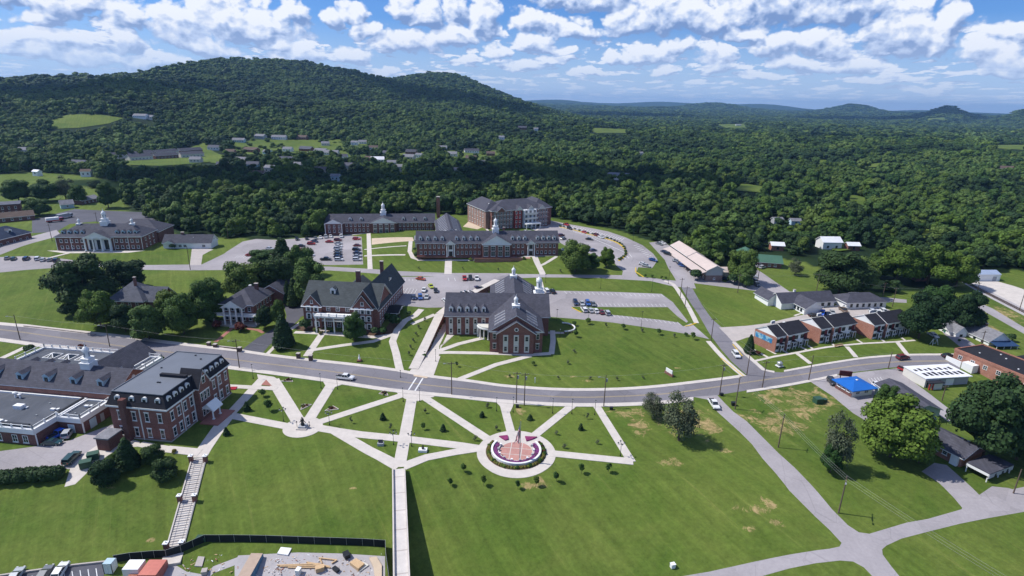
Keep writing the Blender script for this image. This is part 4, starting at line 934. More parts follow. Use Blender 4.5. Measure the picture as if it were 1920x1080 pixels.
b.winrow('r', W_, 2, 15, 5, (1.0, 4.6), 1.1, 1.9); b.winrow('r', W_+4.5, 18.5, 29, 3, (1.0, 4.4), 1.1, 1.9); b.winrow('l', 0, 2, 15, 4, (1.0, 4.6), 1.1, 1.9)
b.chimney(W_*.7, 11, 8.5, 12.6, 1.4, .9, BRICK3); b.vent(W_*.45, 12, 11, .5); b.steps(W_/2-1.3, W_/2+1.3, -4.2, 3, .3)
# large Victorian house
b = Bld('big_old_house', 'large three storey brick house with steep dark gables and white balcony porch', 'house', (573, 613), (710, 618), z=2.2)
W_ = b.w; h = 9.6
b.walls(BRICK, 0, W_, 0, 16, h, trim=None); b.gable(SHINGLE_G, 0, W_, 0, 16, h, 6.6, 'x', .7, BRICK)
b.box('east_wing_wall', BRICK, W_-9.5, W_, 16.005, 35, -2, h); b.gable(SHINGLE_G, W_-9.5, W_, -.5, 35, h, 6.8, 'y', .9, BRICK)
b.box('rear_wing_wall', BRICK3, W_-20, W_-9.6, 16.005, 26, -2, h-1); b.gable(SHINGLE_G, W_-21, W_-8, 12, 26, h-1, 5.0, 'y', .5, BRICK3)
b.pediment(.2, 7.2, -1.0, 6, h-.2, 4.0, SHINGLE_G, BRICK); b.box('bay_wall', BRICK, .2, 7.2, -1.0, -.005, -2, h-.2)
b.pediment(W_-9.2, W_-1.6, -1.3, 7, h-.2, 4.8, SHINGLE_G, BRICK); b.box('bay_wall', BRICK, W_-9.2, W_-1.6, -1.3, -.005, -2, h-.2)
for x0, x1, z in ((.2, 7.2, h-.5), (W_-9.2, W_-1.6, h-.5)): b.box('eave_band', WHITE, x0-.5, x1+.5, -1.9 if x0 < 1 else -2.2, -1.35, z-.25, z)
b.winrow('f', -1.0, .8, 6.6, 2, (.9, 4.0, 7.0), 1.3, 2.1, 'wlu'); b.winrow('f', -1.3, W_-8.8, W_-2.0, 3, (.9, 4.0, 7.0), 1.25, 2.1, 'wlu')
b.win(3.7, -1.02, h+.6, 1.0, 1.3); b.win(W_-5.4, -1.32, h+.7, 1.2, 1.5)
# three level porch
X0, X1 = 7.2, W_-9.3
b.columns([X0-.8+(X1-X0+1.6)*i/4 for i in range(5)], -4.6, 0, 6.3, .30)
b.box('porch_floor', CONC_O, X0-1.2, X1+1.2, -5, -1.35, -1.5, .25); b.box('balcony_floor', WHITE, X0-1.4, X1+1.4, -5.2, -1.35, 6.3, 6.8)
r = MB(); r.box(X0-1.4, X1+1.4, -5.25, -5.1, 7.6, 7.72, WHITE); k = X0-1.4
while k < X1+1.4: r.box(k, k+.1, -5.25, -5.1, 6.8, 7.6, WHITE); k += .36
for i in range(6): x = X0-1.3+(X1-X0+2.6)*i/5; r.box(x-.16, x+.16, -5.32, -5.02, 6.8, 8.0, WHITE)
b.part('railing', r, kind='stuff'); b.box('balcony_floor', WHITE, X0, X1, -1.34, -.01, 3.3, 3.55)
r = MB(); r.box(X0, X1, -1.1, -1.0, 4.5, 4.6, WHITE); k = X0
while k < X1: r.box(k, k+.08, -1.1, -1.0, 3.55, 4.5, WHITE); k += .34
b.part('railing', r, kind='stuff'); b.winrow('f', -.02, X0+.5, X1-.5, 3, (.6, 3.9, 7.1), 1.5, 2.3, 'w'); b.box('porch_shadow_wall', BRICK3, X0, X1, -.02, -.004, .3, 9.2)  # darker brick sheet carries the porch shade in its colour
b.dormer(W_*.36, 3.6, h+2.8, 1.9, 2.2, 4.2, roofm=SHINGLE_G); b.dormer(W_-2.0, 13, h+1.5, 3.6, 3.0, 4.5, 'r', SHINGLE_G, BRICK)
b.dormer(W_-2.0, 24, h+1.5, 2.6, 2.2, 4.0, 'r', SHINGLE_G, WHITE)
b.winrow('r', W_, 1.5, 34, 12, (.9, 4.0, 7.0), 1.1, 2.0, 'wl')
b.box('side_porch_floor', CONC_O, W_+.01, W_+4.4, 10, 18, -1.6, .6); b.gable(SHINGLE_D, W_-.2, W_+4.8, 9.6, 18.4, 3.8, 1.2, 'x', .4, WHITE, 'side_porch_roof')
for y in (10.3, 14, 17.7): b.box('porch_post', WHITE, W_+4.0, W_+4.3, y-.15, y+.15, .6, 3.7)
b.chimney(W_*.62, 11.5, h+3, h+10.2, 1.6, 1.2, BRICK3); b.chimney(W_-6, 26, h+5, h+10.4, 1.3, 1, BRICK3)
b.steps(X0+2.6, X0+5.6, -5, 4, .2)
# science hall: two long gabled blocks and a cross range
b = Bld('science_hall', 'cross shaped brick hall with three white cupolas and rows of skylights', 'hall', (918, 660), (1016, 661), z=.5)
W_ = b.w; h = 7.9
b.walls(BRICK, 0, W_, 0, 15, h); b.box('centre_bay_wall', BRICK, 3.2, W_-3.2, -1.4, -.005, -1, h-.2)
b.gable(SHINGLE, 0, W_, 0, 52, h, 5.9, 'y', .6, BRICK); b.gable(SHINGLE, 3.0, W_-3.0, -1.4, 12, h-.1, 4.3, 'y', .8, BRICK, 'gable_roof')
b.box('cross_range_wall', BRICK, -17, W_+3.4, 15.005, 33, -1, h); b.gable(SHINGLE, -17, W_+3.4, 15, 33, h, 6.0, 'x', .6, OFFWHITE)
b.box('cornice', WHITE, -17.2, -.26, 14.7, 15, h-.45, h-.002); b.box('cornice', WHITE, W_+.26, W_+3.6, 14.7, 15, h-.45, h-.002)
b.box('rear_wall', BRICK, 0, W_, 33.005, 52, -1, h)
b.box('arcade_wall', OFFWHITE, 0, W_, 0, .001, 0, .1) if False else None
for zz in (1.0, 4.8):
    b.win(1.7, 0, zz, 1.2, 2.1, style='cl'); b.win(W_-1.7, 0, zz, 1.2, 2.1, style='cl')
for x in (W_*.30, W_*.5, W_*.70):
    b.box('window_panel', OFFWHITE, x-.9, x+.9, -1.5, -1.405, .3, 7.0); b.win(x, -1.51, .8, 1.2, 1.9, style='cl'); b.win(x, -1.51, 4.6, 1.2, 1.9, style='cl')
m_ = MB(); m_.lathe((0, 0, 0), [(.75, 0), (.75, .12)], WHITE, 14).lathe((0, 0, .12), [(.5, 0), (.5, .03)], GLASS, 14); o = m_.obj('round_window', b.root); o.location = (W_/2, -1.41, 9.0); o.rotation_euler = (PI/2, 0, 0)
for i in range(5):
    x = -15+3.1*i
    b.box('window_panel', OFFWHITE, x-.75, x+.75, 14.9, 14.995, .3, 7.0); b.win(x, 14.89, .8, 1.1, 1.9, style='cl'); b.win(x, 14.89, 4.6, 1.1, 1.9, style='cl')
    b.dormer(x, 16.4, 8.7, 1.5, 1.9, 4.2)
sl_ = math.atan2(5.9, W_/2)
for i in range(4):
    for xs, sd in ((1.6, 'l'), (W_-1.6, 'r')): b.rooflight(xs, 2.6+2.8*i, h+1.08, 1.3, 4.6, sl_, sd)
for i in range(6):
    for xs, sd in ((1.6, 'l'), (W_-1.6, 'r')): b.rooflight(xs, 35+2.9*i, h+1.08, 1.3, 4.6, sl_, sd)
b.cupola(W_/2, 9.5, h+5.6, .9, 1); b.cupola(W_/2, 47, h+5.6, .95, 1); b.cupola(W_+.3, 28, h+4.0, 1.3)
b.winrow('r', W_+3.4, 17, 32, 4, (1, 4.8), style='cl'); b.winrow('r', W_, 2, 13, 4, (1, 4.8), style='cl'); b.winrow('l', -17, 17, 32, 4, (1, 4.8), style='cl')
b.winrow('r', W_, 35, 50, 5, (1, 4.8), style='cl')
# curved entrance porch in the corner
cv = MB(); n = 12
for rr, z0, z1, mm in ((5.2, 4.0, 4.5, WHITE), (5.0, 4.5, 5.0, OFFWHITE)):
    pts = [(0, 15)]+[(-rr*math.sin(i/n*PI/2), 15-rr*math.cos(i/n*PI/2)) for i in range(n+1)]
    m = len(pts); cv.add([(x-.02, y-.02, z0) for x, y in pts]+[(x-.02, y-.02, z1) for x, y in pts], [tuple(range(m, 2*m)), tuple(range(m-1, -1, -1))]+[(i, (i+1) % m, m+(i+1) % m, m+i) for i in range(m)], mm)
b.part('curved_porch', cv)
b.columns([-4.8*math.sin(a) for a in (.15,)], 15-4.8*math.cos(.15), 0, 4, .24)
for a in (.5, .9, 1.3): b.columns([-4.8*math.sin(a)], 15-4.8*math.cos(a), 0, 4, .24)
gl = MB().box(-3.6, -.05, 13.2, 14.85, 0, 3.8, GLASS); b.part('entrance_glass', gl)
b.box('rear_terrace', CONC_O, W_+3.5, W_+10, 17, 27, -.5, .1)
r = circle_w((W_+10, 22), 4.6, 4.6, 12, -PI/2, PI/2)+[(W_+10, 26.6)]
q = MB()
for (xa, ya), (xb, yb) in zip(r[:-1], r[1:]): q.tube((xa, ya, .9), (xb, yb, .9), .3, WHITE); q.tube((xa, ya, -.3), (xa, ya, 1.0), .22, BRICK)
b.part('terrace_wall', q)
SCI = b
# mansard roofed building
b = Bld('mansard_building', 'three storey brick building with flat grey mansard roof and white arched windows', 'building', (217, 819), (322, 829), z=0.0)
W_ = b.w; D_ = 26.5; h = 9.7
b.walls(BRICK, 0, W_, 0, D_, h, z0=-2.2, trim=None); b.mansard(SHINGLE_D, MANSTOP, 0, W_, 0, D_, h, 3.3)
def arched(bb, x, y, z, side):
    w = bb.win(x, y, z, 1.15, 2.5, side, 'wsl'); return w
for z in (.9, 5.5):
    for x in (2.6, 6.6, 10.2, 13.8): arched(b, x, 0, z, 'f')
    for y in list(np.linspace(1.8, 9.4, 4))+list(np.linspace(16.4, D_-1.6, 4)): arched(b, W_, y, z, 'r')
    for y in np.linspace(3, D_-3, 7): arched(b, 0, y, z, 'l')
def mdorm(bb, x, y, side):
    m = MB(); m.box(-.75, .75, -.15, 1.6, 0, 1.6, WHITE); m.lathe((0, 0, 0), [(.75, 0), (.75, 1.75)], WHITE, 12); o = MB()
    v = [(-.75*math.cos(PI*i/8), -.15, 1.6+.75*math.sin(PI*i/8)) for i in range(9)]; v2 = [(x_, 1.6, z_) for x_, _, z_ in v]
    o.box(-.75, .75, -.15, 1.6, 0, 1.6, WHITE); o.add(v+v2, [tuple(range(9)), tuple(range(17, 8, -1))]+[(i, i+1, 10+i, 9+i) for i in range(8)], WHITE)
    d = o.obj('dormer', bb.root); d.location = (x, y, h+.35); d.rotation_euler = (0, 0, {'f': 0, 'r': PI/2, 'l': -PI/2}[side])
    place(win_mesh(.8, 1.6, 'd'), 'window', d, (0, -.17, .15))
for x in (2.6, 6.6, 10.2, 13.8): mdorm(b, x, .25, 'f')
for y in list(np.linspace(2.0, 9.2, 4))+list(np.linspace(17.2, D_-2, 4)): mdorm(b, W_-.25, y, 'r')
# tall centre bay on the long side
b.box('centre_bay_wall', BRICK, W_+.005, W_+1.6, 10.6, 15.4, -2, h+.6); b.pediment(W_-3, W_+1.8, 16.2, 22.5, h+.6, .1, SHINGLE_D, WHITE) if False else None
b.gable(SHINGLE_D, W_-4, W_+1.7, 10.6, 15.4, h+.6, 4.2, 'x', .35, BRICK, 'centre_gable'); b.win(W_+1.72, 13.0, h+.9, 1.3, 2.0, 'r', 'wl')
for z in (1.2, 5.6):
    for y in (11.6, 13.0, 14.4): b.win(W_+1.6, y, z, 1.0, 2.6, 'r', 'wl')
b.box('roof_step', SHINGLE_D, W_*.45, W_-1.2, 10.2, 11.2, h+3.1, h+4.1)
b.box('porch_floor', PAVER, W_+1.65, W_+7.0, 9.0, 17.0, -.6, .35)
b.pediment(W_+1.65, W_+4.6, 11.2, 14.8, 3.4, 1.6, WHITE, WHITE, 'porch_roof'); b.columns([W_+4.2], 11.5, .4, 3.3, .22); b.columns([W_+4.2], 14.5, .4, 3.3, .22)
for y in (5.6, 10.2, 15.9, 21): b.box('downspout', WHITE, W_+.01, W_+.2, y-.1, y+.1, 0, h)
b.box('downspout', WHITE, 8.3, 8.5, -.2, -.01, 0, h)
b.box('stair_tower', BRICK3, 2.9, 5.3, -2.6, -.005, -2.2, h-.6) if False else b.box('stack', BRICK3, 4.0, 5.4, -1.4, -.005, -2.2, h+2.2)
b.box('lean_to_wall', BRICK3, 0.2, 3.6, -6.0, -1.5, -2.2, 3.3); b.box('lean_to_roof', SHINGLE_L, -.1, 3.9, -6.3, -1.45, 3.3, 3.65)
b.box('water_table', CONC_O, -.12, W_+.12, -.12, D_+.12, -2.0, .35)
for x, y in ((9, 7), (9.6, 7), (4, 15), (11, 22), (8, 24)): b.vent(x, y, h+3.3, .22, DARK)
MANS = b
# student centre: flat roofs, gabled dormered range, skylight court, cupola
R_ = Matrix.Rotation(MANS.ang, 3, 'Z')
def off(bb, x, y, z=0): return tuple(Vector(bb.o)+Matrix.Rotation(bb.ang, 3, 'Z') @ Vector((x, y, z)))
b = Bld('student_centre', 'sprawling brick centre with grey flat roofs, dormered gable and white cupola', 'building', off(MANS, 0, 0), ang=MANS.ang)
gx0, gx1, gy0, gy1 = -66, -7.5, 10.3, 24.4
b.box('range_wall', BRICK2, gx0, gx1, gy0, gy1, -1, 6.6); b.gable(SHINGLE, gx0, gx1, gy0, gy1, 6.6, 4.0, 'x', .5, BRICK2)
for i in range(6): b.dormer(-13-i*8.4, gy0+1.5, 7.4, 2.0, 1.9, 5.2, wallm=BLUESIDE)
for x in (-33, -38, -43, -12, -16): b.dormer(x, gy1-2.0, 7.6, 1.7, 1.1, 3.6, 'b')
b.cupola(-20.9, (gy0+gy1)/2, 10.8, 1.0)
m_ = MB().cyl((0, 0), .6, .6, 0, .15, WHITE, 16); o = m_.obj('round_window', b.root); o.location = (gx1+.02, (gy0+gy1)/2, 8.3); o.rotation_euler = (0, PI/2, 0)
# front flat roofed blocks
def flat_block(bb, x0, x1, y0, y1, hh, wm=BRICK3, par=.5, roofm=FLATROOF, rail=True, parm=WHITE, pt=.35):
    bb.box('wall', wm, x0, x1, y0, y1, -2.4, hh); bb.box('roof', roofm, x0+.2, x1-.2, y0+.2, y1-.2, hh, hh+.12)
    p = MB(); e = .25
    for (a, c_, d_, f_) in ((x0-e, x1+e, y0-e, y0+pt), (x0-e, x1+e, y1-pt, y1+e)): p.box(a, c_, d_, f_, hh-.9, hh+par, parm)
    for (a, c_) in ((x0-e, x0+pt), (x1-pt, x1+e)): p.box(a, c_, y0+pt+.001, y1-pt-.001, hh-.9, hh+par, parm)
    bb.part('parapet', p)
def balustrade(bb, pts, z):
    r = MB()
    for (xa, ya), (xb, yb) in zip(pts[:-1], pts[1:]):
        L = math.hypot(xb-xa, yb-ya); n = max(1, int(L/2.8)); r.tube((xa, ya, z+.95), (xb, yb, z+.95), .09, WHITE, 4); r.tube((xa, ya, z+.3), (xb, yb, z+.3), .06, WHITE, 4)
        for i in range(n+1): t = i/n; x = xa+(xb-xa)*t; y = ya+(yb-ya)*t; r.box(x-.14, x+.14, y-.14, y+.14, z, z+1.1, WHITE)
    bb.part('railing', r, kind='stuff')
flat_block(b, -66, -16.2, -6.7, 9.7, 4.2); balustrade(b, [(-66, -6.7), (-16.2, -6.7), (-16.2, .2)], 4.7)
flat_block(b, -15.8, -9.4, .1, 9.7, 4.0); balustrade(b, [(-15.8, .1), (-9.4, .1), (-9.4, 9.7)], 4.5)
b.box('raised_edge', DARK, -17.2, -16.6, -2.0, 9.5, 4.33, 5.0); b.box('roof_well', DARK, -27, -19, -5.6, -4.6, 4.33, 4.9)
for x in (-19, -22, -26.5, -31, -35, -39): b.win(x, -6.7, .6, 1.5, 2.1, style='ws')
b.door(-12.5, .1, 1.6, 2.3, m=BLUESIDE); b.box('loading_door', BLUESIDE, -9.39, -9.3, 2.5, 4.6, 0, 2.6); b.box('side_door', GREYSIDE, -9.39, -9.3, 6, 7.2, 0, 2.3)
b.box('downspout', WHITE, -9.37, -9.15, .2, .5, 0, 3.6); b.box('downspout', WHITE, -16.18, -15.95, -6.6, -6.4, 0, 3.6)
u = MB().cyl((0, 0), .3, .3, 0, 1.3, WHITE, 8).lathe((0, 0, 1.3), [(.6, 0), (.6, .25), (.2, .5)], WHITE, 10)
for x, y, k in ((-36, 7.6, 1), (-34.4, 7.4, .8)): o = u.obj('exhaust_fan', b.root); o.location = (x, y, 4.3); o.scale = (k, k, k)
for x, y, w_ in ((-29.5, 2.5, 1.2), (-20, 3.0, .6), (-12.8, 6, .55), (-28, -4.6, .9)): b.box('roof_unit', WHITE, x-w_, x+w_, y-w_*.6, y+w_*.6, 4.32, 4.32+w_*.9); b.vent(x+w_+.5, y+.4, 4.32, .35)
for x, y in ((-24, 6), (-38, 1), (-43, -2), (-48, 4), (-55, 2), (-13, 2.5), (-33, -2), (-22, 0)): b.vent(x, y, 4.32, .18, GREYMET)
# rear court with skylights
flat_block(b, -55, -28.5, 24.9, 36, 5.2, BRICK2, .6, rail=False); balustrade(b, [(-55, 36), (-28.5, 36)], 5.8); balustrade(b, [(-55, 26), (-55, 36)], 5.8)
for i in range(3):
    x = -47.3+i*5.6; y = 31.2; s_ = MB(); a = 1.9
    s_.add([(-a, -a, 0), (a, -a, 0), (a, a, 0), (-a, a, 0), (0, 0, .9)], [(0, 1, 4), (1, 2, 4), (2, 3, 4), (3, 0, 4)], GLASS)
    for p_, q_ in (((-a, -a, .05), (a, -a, .05)), ((a, -a, .05), (a, a, .05)), ((a, a, .05), (-a, a, .05)), ((-a, a, .05), (-a, -a, .05)), ((-a, -a, .05), (0, 0, .95)), ((a, -a, .05), (0, 0, .95)), ((a, a, .05), (0, 0, .95)), ((-a, a, .05), (0, 0, .95)), ((0, -a, .2), (0, 0, .95)), ((0, a, .2), (0, 0, .95))): s_.tube(p_, q_, .15, WHITE, 4)
    o = s_.obj('skylight', b.root); o.location = (x, y, 5.35)
b.box('link_wall', BRICK2, -28, -17.5, 24.9, 38, -1, 5.8); b.gable(SHINGLE, -28, -17.5, 22, 38, 5.8, 3.6, 'y', .6, WHITE)
flat_block(b, -17, -13, 24.9, 35.6, 5.0, BRICK2, .6, FLATROOF); balustrade(b, [(-17, 35.6), (-13, 35.6), (-13, 25)], 5.6); b.vent(-15, 30, 5.1, .4)
CENTRE = b
# ------------------------------------------------------------------ houses and shops on the right
# long motel like building
b = Bld('long_lodge', 'long two storey lodge with pale pinkish metal roofs running back from the road', 'lodge', (1322, 527), (1353, 528))
W_ = b.w; L_ = 50
b.box('lower_wall', mat('brownish_brick', (.2, .13, .12), .9, fn=fn_brick((.21, .135, .125), (.17, .11, .10), (.3, .25, .23))), 0, W_, 0, L_, -2, 3.0); b.box('upper_wall', GREYSIDE, .02, W_-.02, .02, L_-.02, 3.0, 5.6)
b.gable(TANROOF, .5, W_+1, 0, L_*.5, 5.6, 2.2, 'y', .5, GREYSIDE); b.gable(TANROOF, .5, W_+1, L_*.5+.8, L_, 5.9, 2.3, 'y', .5, GREYSIDE)
v = MB(); v.add([(-4.2, -.5, 3.6), (.3, -.5, 5.0), (.3, L_, 5.0), (-4.2, L_, 3.6), (-4.2, -.5, 3.8), (.3, -.5, 5.2), (.3, L_, 5.2), (-4.2, L_, 3.8)], [(4, 5, 6, 7), (0, 1, 5, 4), (3, 0, 4, 7), (0, 3, 2, 1), (2, 3, 7, 6)], TANROOF); b.part('gallery_roof', v)
for i in range(12): b.box('gallery_post', DARK, -4.0, -3.8, i*4.4, i*4.4+.2, -2, 3.6)
b.winrow('l', 0, 1, L_-1, 16, (.8,), 1.3, 1.5, 'w'); b.box('painted_gallery_shade', DARK, -.12, -.003, 0, L_, 5.15, 5.55); b.win(4.4, 0, .9, 1.0, 1.0)  # black strip stands in for the shade under the eave
b.box('annex_wall', OFFWHITE, W_+1.3, W_+9, 6, 14, -2, 2.8); b.gable(TANROOF, W_+1.3, W_+9, 6, 14, 2.8, 1.5, 'x', .4, OFFWHITE)
# green roofed house
b = Bld('green_roofed_house', 'single storey brick house under a green metal hip roof', 'house', (1438, 502), (1464, 504))
W_ = b.w
b.walls(BRICK, -9, W_, 0, 10, 3.2, trim=OFFWHITE); b.gable(GREENMETAL, -9, W_, 0, 10, 3.2, 2.6, 'x', .8, OFFWHITE); b.box('rear_wing_wall', BRICK, -14, -3, 6, 20, -1, 3.4); b.gable(GREENMETAL, -14, -3, 6, 20, 3.4, 2.6, 'y', .8, OFFWHITE)
for x in (-7, -3.5, 1, 4): b.win(x, 0, .9, 1.4, 1.3)
# white cottages
for k, (pa, pb, lab) in enumerate((((1507, 590), (1539, 588), 'white cottage with grey cross gabled roof nearest the side road'), ((1605, 579), (1660, 577), 'white hip roofed cottage behind the third townhouse'))):
    b = Bld('white_cottage', lab, 'cottage', pa, pb, group='white cottages by the concrete lot')
    W_ = b.w
    if k == 0:
        b.walls(WHITE, 0, W_, 0, 9, 3.0); b.gable(SHINGLE, 0, W_, -.5, 9, 3.0, 2.6, 'y', .6, WHITE)
        b.box('long_wing_wall', WHITE, -6, 20, 7, 16, -1, 3.0); b.gable(SHINGLE, -6, 20, 7, 16, 3.0, 3.0, 'x', .6, WHITE); b.box('left_wing_wall', WHITE, -9, -3, 12, 22, -1, 3.0); b.gable(SHINGLE, -9, -3, 12, 22, 3.0, 2.4, 'y', .6, WHITE)
        b.chimney(3, 12, 4.5, 7.0, .8, .8, WHITE); b.winrow('l', 0, 1, 7, 3, (.9,), 1.2, 1.3, 'ds'); b.winrow('f', 7, 9.5, 19, 3, (.9,), 1.4, 1.3, 'ds'); b.win(-4.5, 12, .9, 1.0, 1.2, 'f', 'ds')
    else:
        b.walls(WHITE, -5, W_, 0, 10, 3.0); b.hip(SHINGLE, -5, W_, 0, 10, 3.0, 2.8, .7); b.winrow('f', 0, -4, W_-1, 6, (.9,), 1.1, 1.4, 'ds'); b.vent(1, 4, 4.8, .3); b.box('ridge_cap', SHINGLE_L, -1, 4, 4.8, 5.2, 5.75, 5.9)
# townhouses
TH = [((1452, 661), (1509, 645), 'westernmost townhouse row whose brick end wall carries a blue mural'), ((1535, 644), (1599, 630), 'middle townhouse row with plain orange brick end wall'), ((1634, 636), (1699, 624), 'easternmost townhouse row shaded by the big dark tree')]
for k, (pa, pb, lab) in enumerate(TH):
    b = Bld('townhouse_row', lab, 'townhouse', pa, pb, group='townhouse rows along the main road')
    W_ = b.w; D_ = 9.5; h = 5.6
    b.box('front_wall', WHITE, 0, W_, 0, D_, -1.5, h); b.box('end_wall', BRICK2, -.25, -.005, -.2, D_+.2, -1.5, h); b.box('end_wall', BRICK2, W_+.005, W_+.25, -.2, D_+.2, -1.5, h)
    b.gable(SHINGLE_D, -.2, W_*.30, 0, D_, h, 2.5, 'x', .25, WHITE); b.gable(SHINGLE_D, W_*.30+.35, W_, -.5, D_, h+.15, 2.6, 'x', .25, WHITE)
    b.box('party_wall', BRICK, W_*.30-.15, W_*.30+.3, -.9, D_, -1.5, h-.1)
    b.vent(W_*.55, D_*.5, h+2.3, .5); b.box('rear_vent', WHITE, W_*.5, W_*.62, D_+.1, D_+.6, h+.5, h+1.6)
    nn = 5
    for i in range(nn):
        x = W_*(i+.5)/nn
        b.win(x-.7, 0 if i else 0, 3.2, 1.0, 1.5, 'f', 'du'); b.win(x-.7, 0, .7, 1.0, 1.4, 'f', 'du')
        if i % 2 == 0: b.box('brick_panel', mat('maroon_brick', (.16, .035, .04), .9), x+.2, x+1.5, -.14, -.004, .2, 5.0); b.box('balcony', DARK, x+.1, x+1.6, -1.2, -.15, 3.0, 3.12)
        pr = MB().box(x-.1, x+1.5, -1.3, -.15, 2.45, 2.65, WHITE).box(x-.05, x+.07, -1.25, -1.13, 0, 2.45, WHITE).box(x+1.33, x+1.45, -1.25, -1.13, 0, 2.45, WHITE); b.part('porch', pr)
        b.door(x+.7, -.145, .9, 2.1, m=DARK)
    if k == 0:
        m_ = mat('blue_landscape_mural', (.05, .25, .5), .7, fn=lambda g, bs: g.l.new(g.mix(g.mapr(g.noise(g.new('ShaderNodeNewGeometry').outputs['Position'], .55, 4, .6), .45, .55), (.03, .20, .42), (.30, .48, .55)), bs.inputs['Base Color']))
        b.box('mural', m_, -.32, -.255, 1.6, D_-.2, 2.6, 4.6)
# blue roofed kiosk shop
b = Bld('blue_roofed_shop', 'small white walk up shop with a bright blue hipped roof', 'shop', (1596, 745), (1634, 740))
W_ = b.w
b.box('wall', WHITE, 0, W_, 0, 6.5, -.5, 2.7); b.hip(BLUEROOF, -.1, W_+.1, -.2, 6.7, 2.7, 1.3, .9, fascia=BLUEROOF)
b.box('brick_side', BRICK3, -.15, -.005, 0, 6.5, -.5, 1.2); b.win(W_*.28, 0, .9, 1.6, 1.3); b.win(W_*.7, 0, .9, 1.6, 1.3); b.winrow('l', -.15, .5, 6, 3, (1.3,), 1.3, 1.2); b.vent(W_*.55, 3.2, 3.75, .3)
# grey garage block
b = Bld('white_roofed_garage', 'cream block garage with a ragged white and black striped roof', 'garage', (1732, 727), (1817, 722))
W_ = b.w
b.box('wall', OFFWHITE, 0, 5, 0, 9, -1.5, 3.1); b.box('rear_wall', GREYSIDE, 5.005, W_, .8, 9, -1.5, 3.0); b.box('roof', WHITEROOF, -.2, W_+.2, -.2, 9.2, 3.1, 3.35)
for i in range(8): b.box('roof_strip', SHINGLE_D, 1.6+i*1.9, 2.7+i*1.9, 1.6, 3.6+(i % 3)*.3, 3.352, 3.40); b.box('roof_strip', SHINGLE_D, .9+i*1.9, 1.9+i*1.9, 5.2, 6.4+(i % 2)*.6, 3.352, 3.40)
b.box('porch_wall', OFFWHITE, 2, 5, -1.6, -.01, -1.5, 2.2); b.box('porch_roof', SHINGLE_D, -.1, 5.4, -1.9, -.21, 2.3, 2.55); b.box('red_post', mat('barn_red_paint', (.33, .04, .035), .8), .1, .5, -1.8, -1.5, -1.5, 2.3); b.box('red_post', MATS['barn_red_paint'], 1.3, 1.6, -1.8, -1.5, -1.5, 2.3)
b.door(.9, 0, .8, 2.1, m=GLASS); b.box('garage_door', WHITE, 8.5, 11.5, .72, .795, -1, 2.3); b.box('garage_door', GREYSIDE, 12.3, 13.6, .72, .795, -1, 2.3)
# brick store
b = Bld('brick_store', 'orange brick store with a black flat roof at the right edge', 'store', (158.2, 188.5, 1.2), ang=math.radians(-72))
b.box('wall', BRICK2, 0, 34, 0, 14, -2.5, 4.2); b.box('roof', BLACKROOF, .3, 33.8, .3, 13.8, 4.2, 4.35); p = MB().box(-.1, 34.1, -.12, .3, 3.7, 4.7, BRICK2).box(-.1, .3, .301, 14.1, 3.7, 4.7, BRICK2).box(.301, 34.1, 13.8, 14.1, 3.7, 4.7, BRICK2); b.part('parapet', p)
for i in range(6): b.win(2.4+i*4.2, 0, 1.4, 1.4, 1.5, 'f', 'w')
for x, y in ((5, 5), (11, 9), (18, 4), (22, 10), (8, 11)): b.vent(x, y, 4.35, .22)
b.box('rear_wing_wall', BRICK2, 9, 34, 14.5, 30, -2, 3.2); b.box('rear_wing_roof', BLACKROOF, 8.8, 34, 14.3, 30.2, 3.2, 3.4)
b.box('white_panel', WHITE, -.3, 5, -3.0, -2.7, -2, 2.0); b.box('side_shed', WHITE, 5.3, 9, -3, -.2, -2, 2.2)
# white gabled cottage by the railway
b = Bld('gabled_cottage', 'white gabled cottage with a dark blue porch roof beside the lane', 'cottage', (1862, 648), (1905, 647), z=1.0)
W_ = 8.5
b.walls(WHITE, -2, W_-2, 0, 16, 3.0, trim=None); b.gable(SHINGLE_L, -2, W_-2, 0, 20, 3.0, 3.2, 'y', .5, WHITE); b.box('side_wing_wall', WHITE, -9, 2, 10, 19, -1, 3.0); b.gable(SHINGLE_L, -9.5, 2, 10, 19, 3.0, 2.8, 'x', .5, WHITE); b.pediment(-8, -3.5, 8.3, 14, 3.0, 2.3, SHINGLE_L); b.box('bay_wall', WHITE, -8, -3.5, 8.3, 9.995, -1, 3)
b.chimney(3.2, 8, 4.6, 7.0, .9, .9); b.winrow('l', -2, 1, 8, 2, (.9,), 1.1, 1.5, 'ds'); b.win(-5.8, 8.3, .9, 1.2, 1.5, 'f', 'ds')
v = MB().add([(-2.2, -3.6, 2.3), (W_-1.4, -3.6, 2.3), (W_-1.4, -.02, 2.95), (-2.2, -.02, 2.95), (-2.2, -3.6, 2.45), (W_-1.4, -3.6, 2.45), (W_-1.4, -.02, 3.1), (-2.2, -.02, 3.1)], [(4, 5, 6, 7), (0, 1, 5, 4), (3, 2, 1, 0), (0, 4, 7, 3), (1, 2, 6, 5)], mat('navy_metal_roof', (.02, .05, .12), .5)); b.part('porch_roof', v)
for x in (-2, 1, 3.8, 6.6): b.box('porch_post', WHITE, x, x+.15, -3.4, -3.25, -1, 2.3)
# metal shed by the freight yard
b = Bld('metal_shed', 'long white metal shed with pale blue roof beside the freight yard', 'shed', (1822, 527), (1857, 527))
b.box('wall', WHITE, 0, 15, 0, 7, -1, 3.4); b.gable(mat('pale_blue_metal_roof', (.30, .36, .48), .5, nscale=1), 0, 15, 0, 7, 3.4, 1.4, 'x', .2, WHITE); b.box('shed_door', GREYSIDE, 11, 13, -.08, -.003, 0, 2.4)
